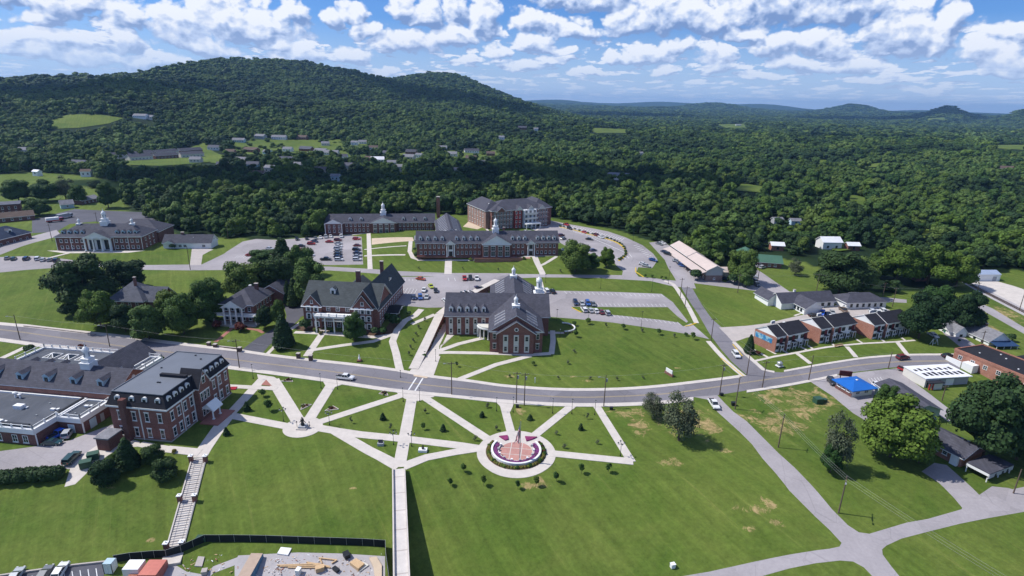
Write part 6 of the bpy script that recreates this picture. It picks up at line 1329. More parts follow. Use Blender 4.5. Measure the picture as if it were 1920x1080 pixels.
# ------------------------------------------------------------------ the woods
CLEAR = [P('92 242 90 228 128 215 180 215 232 222 205 232 150 240'), P('235 306 240 298 300 290 380 268 400 270 396 282 430 296 385 306 300 312 200 308 170 298'), P('528 277 535 266 580 264 600 270 585 280'),
 P('1330 352 1335 345 1400 346 1440 352 1425 362 1370 358'), P('1578 366 1600 366 1632 374 1622 388 1600 380'), P('1608 310 1650 306 1700 308 1695 314 1620 314'), P('1176 343 1192 343 1204 376 1184 372'), P('1106 246 1110 240 1172 242 1185 250 1120 250'), P('1340 233 1395 232 1405 240 1360 240'), P('1722 432 1745 430 1748 448 1732 448'),
 P('1555 322 1561 320 1570 366 1556 350'), P('1855 272 1925 272 1925 282 1860 278'), P('1735 222 1770 220 1775 225 1740 226'), P('560 352 580 352 575 362'), P('1140 342 1190 340 1186 350 1150 350'), P('0 190 30 192 10 198'), P('1480 302 1560 300 1540 306'), P('1600 470 1560 466 1560 474'), P('1590 476 1640 500 1700 506 1700 512 1650 516 1600 500')]
VILLAGE = [P('430 262 640 262 660 300 640 306 560 300 470 304 430 292'), P('600 286 670 288 730 300 720 312 640 306'), P('390 296 425 292 422 310 395 306'), P('660 268 690 266 690 280 668 282'), P('740 288 800 284 800 306 750 310'), P('830 284 940 282 940 300 900 312 840 306'), P('1430 482 1700 470 1720 512 1640 545 1560 540 1480 500')]
SPARSE = VILLAGE+[P('640 270 1000 262 1000 330 700 330')]
def build_woods():
    r = np.random.default_rng(11); pts = []
    R = 250.0
    while R < 11000:
        s_ = np.interp(R, [250, 900, 1600, 3000, 6000, 11000], [9.2, 10.0, 12.5, 18, 36, 80])
        n = int(1.86*R/s_); a = -.93+(np.arange(n)+r.uniform(-.42, .42, n))*1.86/n; rr = R+r.uniform(-.42, .42, n)*s_
        pts.append(np.stack([rr*np.sin(a), rr*np.cos(a), np.full(n, s_)], 1)); R += s_*.95
    p = np.concatenate(pts); x, y, s_ = p.T; z = hz(x, y); rr = np.hypot(x, y)
    keep = wood_mask(x, y).astype(bool)
    lump = np.clip(1+fbm(x/45, y/45, 3, 31)*1.1, .7, 1.4)
    big_ = r.uniform(0, 1, len(x)); giant = (big_ > .87) & (rr < 3200)
    hgt_ = np.where(giant, 1.38, .60+.50*big_)*lump*np.interp(rr, [250, 1200, 3000, 6000, 11000], [13, 13, 14, 17, 22])
    bx, by, zc = proj(np.stack([x, y, z], 1)); tx, ty, _ = proj(np.stack([x, y, z+hgt_*.8], 1))
    for c in CLEAR: keep &= ~(inpoly(bx, by, c) | inpoly(tx, ty, c) | inpoly(bx, (by+ty)/2, c))
    for hx, hy, w_, d_ in FARH:
        D = math.hypot(hx, hy); ux, uy = hx/D, hy/D; al = (x-hx)*ux+(y-hy)*uy; ac = -(x-hx)*uy+(y-hy)*ux
        keep &= ~((np.abs(ac) < w_*.5+2.5) & (al > -(18+D*.040)) & (al < d_+7))
    for tx_, ty_, w_ in TREE_XY:
        if math.hypot(tx_, ty_) > 250: keep &= ~(np.hypot(x-tx_, y-ty_) < w_*.8+2)
    for c in VILLAGE: keep &= ~(inpoly(bx, by, c) & (r.uniform(0, 1, len(x)) < .62)); hgt_ = np.where(inpoly(bx, by, c), hgt_*.62, hgt_)
    for c in SPARSE: keep &= ~(inpoly(bx, by, c) & (r.uniform(0, 1, len(x)) < .2))
    # keep clear of roofs standing at the wood edge
    for o in [o for o in COL.objects if o.type == 'EMPTY' and o.get('category') in ('hall', 'dormitory', 'lodge', 'house', 'building', 'shed', 'cottage', 'chimney')]:
        bb = [ (o.matrix_world if False else Matrix.Translation(o.location) @ Matrix.Rotation(o.rotation_euler.z, 4, 'Z')) @ Vector(c) for ch in o.children if ch.type == 'MESH' and ch.name.startswith(('wall', 'wing', 'long', 'rear', 'range')) for c in ch.bound_box]
        if not bb: continue
        M_ = (Matrix.Translation(o.location) @ Matrix.Rotation(o.rotation_euler.z, 4, 'Z')).inverted(); lc = [M_ @ v for v in bb]; x0, x1 = min(v.x for v in lc), max(v.x for v in lc); y0, y1 = min(v.y for v in lc), max(v.y for v in lc)
        ca, sa = math.cos(-o.rotation_euler.z), math.sin(-o.rotation_euler.z); lx = (x-o.location.x)*ca-(y-o.location.y)*sa; ly = (x-o.location.x)*sa+(y-o.location.y)*ca
        keep &= ~((lx > x0-5) & (lx < x1+5) & (ly > y0-5) & (ly < y1+5))
    vis = (bx > -260) & (bx < 2180); keep &= vis
    x, y, z, s_, hgt_, rr, bx, by = [q[keep] for q in (x, y, z, s_, hgt_, rr, bx, by)]
    order = np.argsort(rr/np.maximum(hgt_, 1)*np.where((bx > -10) & (bx < 1930), 1, 9)); near = order[:236]; rest = np.ones(len(x), bool); rest[near] = False
    z1 = [(-1e9, 240, 'broadleaf tree at the wood edge beyond the left field'), (240, 420, 'broadleaf tree on the wood edge behind the dark asphalt lot'), (420, 640, 'broadleaf tree on the wood edge behind the west car park'), (640, 905, 'broadleaf tree in the wood behind the rear hall'), (905, 1060, 'broadleaf tree in the wood behind the dormitory'), (1060, 1240, 'broadleaf tree on the wood edge above the oval lot'), (1240, 1420, 'broadleaf tree on the wood edge behind the long lodge'), (1420, 1620, 'broadleaf tree in the wood beyond the green roof'), (1620, 1e9, 'broadleaf tree in the wood beyond the freight yard')]
    for k, i in enumerate(near):
        t = empty('woodland_tree', (float(x[i]), float(y[i]), float(z[i])-.3), float(r.uniform(0, 6.28)))
        lab = next(l for a, b, l in z1 if a <= bx[i] < b); w_ = float(s_[i]*1.15*np.clip(hgt_[i]/11.5, .75, 1.7)*r.uniform(.95, 1.2)); h_ = float(hgt_[i])
        me = MID[k % len(MID)]
        lab = ('tall ' if h_ > 14 else 'low ' if h_ < 10 else '')+('green ', 'dark ', 'mid green ', 'olive ', 'fresh green ')[k % 5]+lab; tagged(t, lab, 'tree', lab.replace('broadleaf tree', 'broadleaf trees')); place(me, 'crown', t, sc=(w_, w_, h_)); place(TRK[k % 3], 'trunk', t, sc=(w_*.8, w_*.8, h_))
    # the rest of the woods as instanced stuff
    q = np.stack([x, y, z-.4], 1)[rest]; me = bpy.data.meshes.new('woodland'); me.vertices.add(len(q)); me.vertices.foreach_set('co', q.ravel())
    w_ = (s_*r.uniform(1.0, 1.3, len(s_))*np.clip(hgt_/np.interp(rr, [250, 1200, 3000, 6000, 11000], [13, 13, 14, 17, 22]), .7, 1.75)*1.12)[rest]
    sc = np.stack([w_, w_, hgt_[rest]], 1).astype('f'); me.attributes.new('isc', 'FLOAT_VECTOR', 'POINT').data.foreach_set('vector', sc.ravel())
    me.attributes.new('irot', 'FLOAT', 'POINT').data.foreach_set('value', r.uniform(0, 6.28, len(q)).astype('f'))
    rq = rr[rest]; fb = fbm(q[:, 0]/90, q[:, 1]/90, 3, 5)
    tone = fb*1.5+r.normal(0, .15, len(q))+.02; kind_ = np.where(tone > .20, 1, np.where(tone < -.16, 2, np.where(r.uniform(0, 1, len(q)) < .12, 3, 0)))
    lod = kind_+np.where(rq < 1000, 0, np.where(rq < 2200, 4, 8))
    me.attributes.new('iid', 'INT', 'POINT').data.foreach_set('value', lod.astype('i'))
    print('WOOD', len(q))
    ob = bpy.data.objects.new('woodland', me); COL.objects.link(ob); tagged(ob, 'dense broadleaf woods covering the valley and the hills', kind='stuff')
    ng = bpy.data.node_groups.new('scatter', 'GeometryNodeTree'); ng.interface.new_socket('Geometry', in_out='INPUT', socket_type='NodeSocketGeometry'); ng.interface.new_socket('Geometry', in_out='OUTPUT', socket_type='NodeSocketGeometry')
    N = ng.nodes; Lk = ng.links; gi = N.new('NodeGroupInput'); go = N.new('NodeGroupOutput'); ip = N.new('GeometryNodeInstanceOnPoints'); jn = N.new('GeometryNodeJoinGeometry')
    for pm in reversed(PROTO):
        po = bpy.data.objects.new('tree_pattern', pm); oi = N.new('GeometryNodeObjectInfo'); oi.inputs['Object'].default_value = po; oi.inputs['As Instance'].default_value = True; Lk.new(oi.outputs['Geometry'], jn.inputs[0])
    def attr(nm, ty): n = N.new('GeometryNodeInputNamedAttribute'); n.data_type = ty; n.inputs['Name'].default_value = nm; return n.outputs['Attribute']
    Lk.new(gi.outputs[0], ip.inputs['Points']); Lk.new(jn.outputs[0], ip.inputs['Instance']); ip.inputs['Pick Instance'].default_value = True
    Lk.new(attr('iid', 'INT'), ip.inputs['Instance Index']); Lk.new(attr('isc', 'FLOAT_VECTOR'), ip.inputs['Scale'])
    cx = N.new('ShaderNodeCombineXYZ'); Lk.new(attr('irot', 'FLOAT'), cx.inputs[2]); Lk.new(cx.outputs[0], ip.inputs['Rotation']); Lk.new(ip.outputs[0], go.inputs[0])
    md = ob.modifiers.new('scatter', 'NODES'); md.node_group = ng
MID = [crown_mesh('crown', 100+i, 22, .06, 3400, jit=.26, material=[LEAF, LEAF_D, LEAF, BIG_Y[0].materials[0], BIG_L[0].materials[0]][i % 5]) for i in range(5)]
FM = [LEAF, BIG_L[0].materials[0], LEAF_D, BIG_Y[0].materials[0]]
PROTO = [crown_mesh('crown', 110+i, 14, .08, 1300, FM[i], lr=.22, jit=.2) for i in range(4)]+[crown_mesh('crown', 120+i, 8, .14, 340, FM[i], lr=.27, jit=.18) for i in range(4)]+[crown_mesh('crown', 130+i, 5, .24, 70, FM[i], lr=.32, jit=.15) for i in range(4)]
drape('meadow', CLEAR+VILLAGE[:-1], GRASS2, .7, 0, label='open meadows and village greens among the woods')
build_woods()
# ------------------------------------------------------------------ cars
CARCOL = {'white': (.72, .72, .72), 'silver': (.42, .44, .46), 'grey': (.16, .17, .18), 'black': (.012, .012, .014), 'navy': (.012, .025, .08), 'blue': (.03, .10, .34), 'red': (.42, .02, .02), 'maroon': (.14, .015, .02), 'green': (.01, .22, .13), 'dark green': (.01, .05, .05), 'orange': (.5, .09, .02), 'yellow': (.45, .50, .03), 'brown': (.14, .09, .06), 'bright blue': (.01, .10, .6)}
def paint(c): return mat(c.replace(' ', '_')+'_car_paint', CARCOL[c], .28, .5, coat=.6)
TYRE = mat('tyre_rubber', (.015, .015, .016), .9, .1); RIM = mat('wheel_rim', (.45, .46, .47), .35, .5, metal=.7); LAMP = mat('headlight_glass', (.7, .7, .68), .2, .5); REDL = mat('tail_light', (.35, .02, .02), .3, .5)
SHAPES = {'sedan': ([(-2.3, .35), (-2.32, .72), (-2.15, .92), (-1.5, .98), (1.0, .95), (2.05, .80), (2.3, .62), (2.28, .35)], [(-1.75, .96), (-1.05, 1.42), (.35, 1.45), (1.15, .95)], 1.80),
 'suv': ([(-2.3, .4), (-2.35, .8), (-2.25, 1.05), (-1.5, 1.1), (1.1, 1.06), (2.1, .95), (2.3, .75), (2.28, .4)], [(-2.2, 1.08), (-1.95, 1.72), (.3, 1.75), (1.15, 1.08)], 1.90),
 'pickup': ([(-2.85, .5), (-2.88, .95), (-2.8, 1.08), (-.4, 1.08), (1.35, 1.12), (2.6, 1.02), (2.85, .8), (2.82, .5)], [(-.85, 1.08), (-.65, 1.80), (.75, 1.82), (1.5, 1.1)], 1.98),
 'minivan': ([(-2.45, .35), (-2.5, .8), (-2.4, 1.05), (-1.5, 1.1), (1.3, 1.05), (2.2, .85), (2.45, .65), (2.4, .35)], [(-2.35, 1.08), (-2.15, 1.74), (.5, 1.76), (1.7, 1.0)], 1.95)}
_CM = {}
def car_mesh(ty, colr):
    k = (ty, colr)
    if k in _CM: return _CM[k]
    lo, hi, w = SHAPES[ty]; P_ = paint(colr); b = MB(); hw = w/2
    def prism(pf, h0, h1, m):     # h0 lower half width, h1 upper half width by height
        zs = [z for _, z in pf]; z0, z1 = min(zs), max(zs); n = len(pf)
        v = [(x, s_*(h0+(h1-h0)*(z-z0)/(z1-z0)), z) for s_ in (-1, 1) for x, z in pf]
        b.add(v, [tuple(range(n-1, -1, -1)), tuple(range(n, 2*n))]+[(i, (i+1) % n, n+(i+1) % n, n+i) for i in range(n)], m)
    prism(lo, hw, hw*.94, P_)
    # greenhouse: glass body, roof skin and pillars
    prism(hi, hw*.93, hw*.76, GLASS)
    (x0, z0), (x1, z1), (x2, z2), (x3, z3) = hi; r = hw*.77
    b.box(x1-.05, x2+.1, -r, r, z1+.005, z1+.07, P_)
    for s_ in (-1, 1):
        for xa, za, xb, zb in ((x0, z0, x1, z1), (x3, z3, x2, z2), ((x1+x2)/2, z0, (x1+x2)/2, z1)): b.tube((xa, s_*hw*.93, za), (xb, s_*r, zb), .055, P_, 4)
    if ty == 'pickup': b.box(-2.72, -.98, -hw*.82, hw*.82, 1.085, 1.10, DARK)
    X = lo[-2][0]
    for s_ in (-1, 1): b.box(X-.12, X+.02, s_*hw*.7-.16, s_*hw*.7+.16, lo[-2][1], lo[-2][1]+.16, LAMP); b.box(lo[1][0]-.02, lo[1][0]+.1, s_*hw*.74-.12, s_*hw*.74+.12, lo[1][1]-.02, lo[1][1]+.18, REDL)
    body = b.mesh('body'); wh = MB()
    wh.lathe((0, 0, 0), [(.33, -.11), (.33, .11)], TYRE, 12).lathe((0, 0, .105), [(.2, 0), (.18, .02)], RIM, 10)
    _CM[k] = (body, wh.mesh('wheel'), [(lo[0][0]+.78, -1), (lo[0][0]+.78, 1), (lo[-1][0]-.80, -1), (lo[-1][0]-.80, 1)], hw); return _CM[k]
def car(bx, by, dx, dy, colr, ty, label, group=None):
    g = G(bx, by); q = G(bx+dx*.5, by+dy*.5); a = math.atan2(q[1]-g[1], q[0]-g[0]); q2 = (g[0]+math.cos(a)*2, g[1]+math.sin(a)*2)
    body, wh, ws, hw = car_mesh(ty, colr)
    t = empty('parked_'+ty if group else ty, (g[0], g[1], g[2]+.04), a, label=label, cat={'sedan': 'car', 'suv': 'car', 'pickup': 'pickup truck', 'minivan': 'van'}[ty], group=group)
    dz = float(hz(*q2))-g[2]; t.rotation_euler.y = -math.atan2(dz, 2)
    place(body, 'body', t)
    for x, s_ in ws: w = place(wh, 'wheel', t, (x, s_*(hw-.1), .33)); w.rotation_euler = (PI/2*-s_, 0, 0)
    return t
car(648, 711, 10, 1, 'white', 'pickup', 'white pickup driving right along the main road'); car(1380, 668, 7, 9, 'white', 'suv', 'white sport utility car coming down the side road'); car(1338, 761, 6, 9, 'white', 'pickup', 'white pickup turning into the lower lane'); car(1692, 673, 8, -1, 'maroon', 'suv', 'maroon car on the main road before the townhouses'); car(1778, 670, 8, 0, 'black', 'sedan', 'black car beside the white panel of the brick store')
CARS = [
 ('on the short drive behind the fire trucks', []),
 ('in the east column of the west car park', [(669, 450, 8, 0, 'red', 'suv'), (670, 462, 8, 0, 'maroon', 'sedan'), (669, 470, 8, 0, 'black', 'suv'), (670, 476, 8, 0, 'navy', 'sedan'), (670, 482, 8, 0, 'silver', 'sedan'), (670, 489, 8, 0, 'white', 'suv')]),
 ('in the middle column of the west car park', [(634, 452, 8, 0, 'maroon', 'suv'), (635, 458, 8, 0, 'silver', 'sedan'), (635, 463, 8, 0, 'white', 'sedan'), (634, 468, 8, 0, 'silver', 'suv'), (634, 473, 8, 0, 'grey', 'sedan'), (634, 478, 8, 0, 'black', 'sedan'), (634, 483, 8, 0, 'navy', 'sedan'), (636, 489, 8, 0, 'white', 'suv'), (611, 488, 9, 0, 'black', 'pickup')]),
 ('in the west column of the west car park', [(618, 455, 8, 0, 'red', 'sedan'), (590, 454, 7, 1, 'navy', 'sedan'), (584, 459, 8, 0, 'red', 'suv'), (565, 463, 8, 0, 'black', 'sedan'), (563, 470, 8, 0, 'red', 'sedan'), (580, 474, 8, 0, 'maroon', 'suv'), (582, 480, 8, 0, 'white', 'sedan')]),
 ('in the rear row of the west car park', [(557, 450, 3, 5, 'black', 'suv'), (575, 449, 3, 5, 'black', 'sedan'), (592, 448, 3, 5, 'grey', 'sedan'), (601, 447, 2, 5, 'white', 'sedan'), (611, 446, 2, 5, 'silver', 'suv'), (620, 445, 2, 5, 'white', 'sedan'), (640, 445, 2, 5, 'white', 'suv')]),
 ('in the open west end of the west car park', [(469, 480, 9, 0, 'red', 'sedan'), (506, 468, 8, 1, 'silver', 'sedan')]),
 ('in the top row of the upper lot', [(789, 525, 8, 1, 'orange', 'sedan'), (871, 524, 1, 6, 'red', 'pickup'), (882, 524, 1, 6, 'black', 'suv'), (894, 524, 1, 6, 'white', 'pickup')]),
 ('in the middle of the upper lot', [(808, 539, 5, 6, 'yellow', 'sedan'), (795, 546, -2, 7, 'white', 'sedan'), (817, 547, 1, 6, 'black', 'sedan'), (776, 560, 1, 6, 'navy', 'sedan'), (788, 560, 1, 6, 'blue', 'suv'), (800, 559, -2, 7, 'silver', 'sedan')]),
 ('along the retaining wall of the upper lot', [(836, 567, 8, 4, 'white', 'sedan'), (849, 565, 7, -4, 'red', 'sedan'), (862, 558, 7, 3, 'white', 'sedan'), (869, 556, 7, 3, 'silver', 'suv'), (876, 554, 7, 3, 'white', 'suv'), (884, 552, 7, 3, 'white', 'sedan'), (897, 543, 8, 3, 'navy', 'sedan'), (905, 544, 8, 3, 'black', 'sedan')]),
 ('in the upper row of the herringbone lot', [(1024, 547, -4, -5, 'white', 'suv'), (1036, 548, -4, -5, 'black', 'sedan')]),
 ('above the grass strip of the herringbone lot', [(1079, 570, 3, 6, 'navy', 'suv'), (1091, 571, 3, 6, 'silver', 'sedan'), (1102, 571, 3, 6, 'blue', 'suv'), (1112, 572, 3, 6, 'grey', 'sedan')]),
 ('below the grass strip of the herringbone lot', [(1095, 583, -4, -5, 'white', 'suv'), (1107, 584, -4, -5, 'silver', 'sedan'), (1117, 585, -4, -5, 'white', 'sedan'), (1127, 587, -4, -5, 'maroon', 'sedan'), (1138, 589, -4, -5, 'silver', 'suv')]),
 ('at the west side of the oval lot', [(1052, 443, 7, -1, 'maroon', 'suv'), (1056, 449, 7, -2, 'grey', 'sedan'), (986, 436, 6, 1, 'white', 'sedan'), (996, 438, 6, 1, 'silver', 'minivan'), (1062, 423, 6, 2, 'red', 'pickup'), (1068, 430, 6, 2, 'black', 'suv'), (1060, 470, 6, 0, 'white', 'sedan')]),
 ('around the hedge of the oval lot', [(1096, 437, 6, 2, 'red', 'sedan'), (1119, 443, 6, 2, 'maroon', 'suv'), (1127, 446, 6, 2, 'white', 'sedan'), (1105, 450, 8, 1, 'black', 'sedan'), (1112, 471, 8, -1, 'navy', 'sedan'), (1104, 468, 7, 2, 'silver', 'sedan')]),
 ('at the east end of the oval lot', [(1224, 489, 8, 2, 'blue', 'sedan'), (1211, 500, 8, 2, 'silver', 'sedan'), (1205, 497, 8, 2, 'white', 'sedan')]),
 ('in front of the long lodge', [(1236, 459, 7, 2, 'grey', 'sedan'), (1242, 457, 7, 2, 'white', 'sedan'), (1246, 474, 7, 2, 'navy', 'sedan'), (1252, 478, 7, 2, 'black', 'suv'), (1268, 491, 8, 2, 'silver', 'sedan'), (1276, 496, 8, 2, 'grey', 'sedan'), (1280, 500, 8, 2, 'blue', 'suv'), (1294, 508, 8, 2, 'black', 'sedan'), (1300, 513, 8, 2, 'silver', 'sedan')]),
 ('in the shade right of the lodge', [(1357, 524, 8, 0, 'navy', 'suv'), (1360, 518, 8, 0, 'black', 'sedan'), (1409, 520, 8, 1, 'silver', 'pickup'), (1408, 526, 8, 1, 'black', 'pickup'), (1418, 535, 6, 5, 'grey', 'pickup')]),
 ('beside the green roofed house', [(1419, 500, 6, -3, 'white', 'sedan'), (1429, 503, 7, -2, 'silver', 'suv')]),
 ('beside the first white cottage', [(1526, 594, 8, 0, 'black', 'sedan'), (1541, 590, -3, 6, 'bright blue', 'suv'), (1553, 592, 4, 6, 'navy', 'sedan'), (1560, 588, 4, 6, 'silver', 'sedan'), (1576, 562, -6, 1, 'black', 'suv')]),
 ('between the two white cottages', [(1581, 584, 6, 5, 'brown', 'pickup'), (1584, 577, 6, 4, 'silver', 'suv'), (1592, 572, 6, 4, 'grey', 'sedan')]),
 ('before the second white cottage', [(1636, 588, 6, 5, 'silver', 'suv'), (1646, 588, 6, 5, 'white', 'sedan'), (1657, 587, 6, 5, 'white', 'suv'), (1666, 590, 6, 5, 'grey', 'sedan')]),
 ('on the lawn side lane under the dark trees', [(1781, 624, 9, 1, 'green', 'minivan'), (1749, 631, 7, 4, 'white', 'sedan')]),
 ('beside the blue roofed shop', [(1559, 719, 5, 6, 'black', 'suv'), (1570, 723, 5, 5, 'navy', 'sedan'), (1580, 725, 4, 5, 'black', 'sedan'), (1589, 719, 8, 1, 'white', 'sedan'), (1645, 729, 6, 6, 'white', 'suv'), (1650, 736, 6, 6, 'silver', 'sedan'), (1699, 698, 8, 3, 'red', 'pickup')]),
 ('in the far left row below the lawn', [(14, 486, 4, -4, 'grey', 'sedan'), (26, 487, 4, -4, 'dark green', 'sedan'), (50, 487, 6, -4, 'navy', 'suv'), (71, 487, 5, -5, 'white', 'suv'), (81, 489, 5, -5, 'silver', 'sedan'), (94, 489, 5, -5, 'grey', 'sedan'), (106, 490, 6, -5, 'black', 'suv')]),
 ('in the lower lot by the flat roofs', [(99, 833, 9, 0, 'dark green', 'sedan'), (113, 817, 8, -4, 'bright blue', 'pickup'), (128, 817, 5, -7, 'silver', 'suv'), (136, 862, 8, -8, 'dark green', 'suv')]),
 ('in the asphalt strip below the west lawn', [(113, 1076, 5, -8, 'white', 'sedan'), (84, 1082, 5, -8, 'grey', 'sedan'), (30, 1086, 5, -8, 'silver', 'sedan')]),
]
NTH = ['first', 'second', 'third', 'fourth', 'fifth']
TN = {'sedan': 'sedan', 'suv': 'tall car', 'pickup': 'pickup', 'minivan': 'van'}
for where, L in CARS:
    L = sorted(L); kinds = [(c[4], c[5]) for c in L]; seen = {}
    vert = len(L) > 1 and (max(c[0] for c in L)-min(c[0] for c in L)) < (max(c[1] for c in L)-min(c[1] for c in L))
    if vert: L = sorted(L, key=lambda c: c[1]); kinds = [(c[4], c[5]) for c in L]
    for c in L:
        k = (c[4], c[5]); seen[k] = seen.get(k, 0)+1
        lab = '%s %s parked %s' % (c[4], TN[c[5]], where)
        if kinds.count(k) > 1: lab = '%s %s %s' % (NTH[seen[k]-1], lab, 'from the back' if vert else 'from the left')
        car(*c, lab, group='cars parked '+where)
# fire engine and silver tanker behind the far left hall
def truck(bx, by, dx, dy, L_, Wd, H_, m1, m2, name, label):
    g = G(bx, by); q = G(bx+dx, by+dy); a = math.atan2(q[1]-g[1], q[0]-g[0]); t = empty(name, (g[0], g[1], g[2]+.03), a, label=label, cat='truck')
    MB().box(-L_/2, L_/2-2.2, -Wd/2, Wd/2, .7, H_, m2).box(-L_/2, L_/2-2.2, -Wd/2-.02, Wd/2+.02, .7, 1.4, m1).obj('body', t); MB().box(L_/2-2.1, L_/2, -Wd/2, Wd/2, .6, H_*.86, m1).box(L_/2-1.6, L_/2+.02, -Wd/2-.02, Wd/2+.02, H_*.5, H_*.78, GLASS).obj('cab', t)
    w = MB().lathe((0, 0, 0), [(.5, -.16), (.5, .16)], TYRE, 12).mesh('wheel')
    for x in (-L_/2+1.4, -L_/2+2.6, L_/2-1.2):
        for s_ in (-1, 1): o = place(w, 'wheel', t, (x, s_*(Wd/2-.14), .5)); o.rotation_euler = (PI/2, 0, 0)
truck(103, 416, 10, -1, 9, 2.5, 3.0, paint('red'), WHITE, 'fire_engine', 'red and white fire engine behind the hall with three cupolas')
truck(122, 409, 10, -2, 10, 2.5, 3.1, paint('silver'), GREYMET, 'tanker_truck', 'long silver truck parked beside the fire engine')

# ------------------------------------------------------------------ poles, lamps, wires
def height_at(g, topy):
    lo, hi = .3, 40
    for _ in range(30):
        m = (lo+hi)/2; q = proj((g[0], g[1], g[2]+m))
        if q[1] > topy: lo = m
        else: hi = m
    return lo
POLES = {}
def pole(key, bx, by, ty, label, arm=True, lamp=False, tr=False, m=WOOD, rz=.3):
    g = G(bx, by); h = min(height_at(g, ty), 13.5); t = empty('utility_pole', g, rz, label=label, cat='utility pole', group='utility and street light poles')
    MB().tube((0, 0, -.5), (0, 0, h), .17, m, 8, .11).obj('shaft', t)
    if arm: MB().box(-1.2, 1.2, -.06, .06, h-.7, h-.55, m).box(-1.1, -1.0, -.05, .05, h-.55, h-.35, GREYMET).box(1.0, 1.1, -.05, .05, h-.55, h-.35, GREYMET).obj('crossarm', t)
    if lamp: MB().tube((0, 0, h-1.0), (-1.9, 0, h-.5), .05, GREYMET).box(-2.5, -1.8, -.15, .15, h-.56, h-.42, GREYMET).obj('lamp_arm', t)
    if tr: MB().cyl((.36, 0), .27, .27, h-2.3, h-1.3, GREYMET, 10).obj('transformer', t)
    POLES[key] = (g[0], g[1], g[2]+h, rz)
PL = [('a', 38, 637, 590, 'street light pole on the kerb at the far left', 0, 1, 0), ('b', 206, 650, 607, 'street light pole behind the skylight roof', 0, 1, 0), ('c', 449, 690, 636, 'street light pole on the kerb beside the driveway', 1, 1, 0), ('d', 847, 740, 678, 'utility pole on the lawn kerb east of the crossing', 1, 1, 0), ('e', 968, 756, 697, 'first of two poles north of the flag circle', 1, 0, 1), ('f', 983, 760, 699, 'second of two poles north of the flag circle', 1, 0, 1), ('g', 1132, 762, 703, 'utility pole at the kerb east of the flag circle', 0, 1, 1),
 ('h', 1349, 741, 682, 'utility pole at the mouth of the lower lane', 1, 0, 1), ('i', 1378, 767, 706, 'utility pole on the lawn right of the lower lane', 1, 0, 0), ('j', 1400, 703, 656, 'utility pole at the side road corner', 1, 0, 0), ('k', 1429, 727, 677, 'utility pole across the road from the townhouse sign', 1, 0, 0), ('l', 1516, 713, 666, 'utility pole on the kerb above the dry lawn', 0, 0, 0), ('m', 1459, 839, 777, 'utility pole beside the lower lane, mid lawn', 1, 0, 0), ('n', 1572, 962, 894, 'utility pole with lamp near the lower crossroads', 1, 1, 0),
 ('o', 1333, 639, 596, 'utility pole beside the side road bend', 1, 0, 0), ('p', 1275, 560, 521, 'utility pole on the side road kerb, upper', 1, 0, 0), ('q', 1284, 577, 537, 'utility pole on the side road kerb, lower', 1, 0, 0), ('r', 1383, 549, 514, 'utility pole in front of the lodge shrub', 1, 0, 0), ('s', 1529, 555, 513, 'utility pole behind the first white cottage', 1, 0, 0), ('t', 1673, 575, 539, 'utility pole by the lane under the yellowish trees', 1, 0, 0), ('u', 1828, 561, 529, 'utility pole beside the railway', 1, 0, 0), ('v', 1911, 582, 540, 'utility pole at the freight yard', 1, 0, 0),
 ('w', 1665, 692, 660, 'utility pole at the kerb by the shop lane', 0, 0, 0), ('x', 1766, 751, 722, 'utility pole on the grass below the garage', 1, 0, 0), ('y', 1836, 660, 620, 'utility pole in the lane by the gabled cottage', 1, 0, 0), ('z', 98, 452, 420, 'utility pole left of the hall with three cupolas', 1, 0, 0), ('aa', 357, 506, 462, 'utility pole beside the pinkish drive', 0, 0, 0), ('ab', 428, 448, 424, 'utility pole by the west car park wood', 0, 0, 0), ('ac', 1655, 556, 530, 'utility pole behind the second white cottage', 1, 0, 0), ('ad', 1900, 925, 880, 'utility pole by the carport house', 0, 0, 0), ('ae', 187, 440, 392, 'utility pole behind the tall cupola', 1, 0, 0), ('af', 1420, 530, 505, 'utility pole right of the lodge', 0, 0, 0)]
for k, bx, by, ty, lab, a1, a2, a3 in PL: pole(k, bx, by, ty, lab, bool(a1), bool(a2), bool(a3), rz={'m': 1.0, 'n': 1.0, 'i': .9}.get(k, .25))
POLES['out'] = (POLES['n'][0]+22, POLES['n'][1]-38, POLES['n'][2]-2, 1.0)
WIREM = mat('power_line', (.30, .30, .30), .5)
def wires(seq, label, offs=(-1.05, 1.05)):
    b = MB()
    for ka, kb in zip(seq[:-1], seq[1:]):
        A, B_ = POLES[ka], POLES[kb]
        for o in offs:
            pa = Vector((A[0]+o*math.cos(A[3]), A[1]+o*math.sin(A[3]), A[2]-.35)); pb = Vector((B_[0]+o*math.cos(B_[3]), B_[1]+o*math.sin(B_[3]), B_[2]-.35)); n = 8; pr = pa
            for i in range(1, n+1):
                t = i/n; q = pa.lerp(pb, t); q.z -= 4*t*(1-t)*(pb-pa).length*.018; b.tube(pr, q, .018, WIREM, 3); pr = q
    b.obj('power_line', label=label, cat='power line', kind='thing')
wires(['i', 'm', 'n', 'out'], 'overhead lines crossing the right lawn to the crossroads', (-1.05, 0, 1.05)); wires(['a', 'b', 'c', 'd', 'e', 'g', 'h', 'k', 'l', 'w'], 'overhead lines following the main road', (0,)); wires(['k', 'j', 'o', 'q', 'p'], 'overhead lines climbing the side road'); wires(['h', 'i'], 'overhead lines over the mouth of the lower lane'); wires(['r', 's', 't', 'u', 'v'], 'overhead lines along the back lane', (0,))
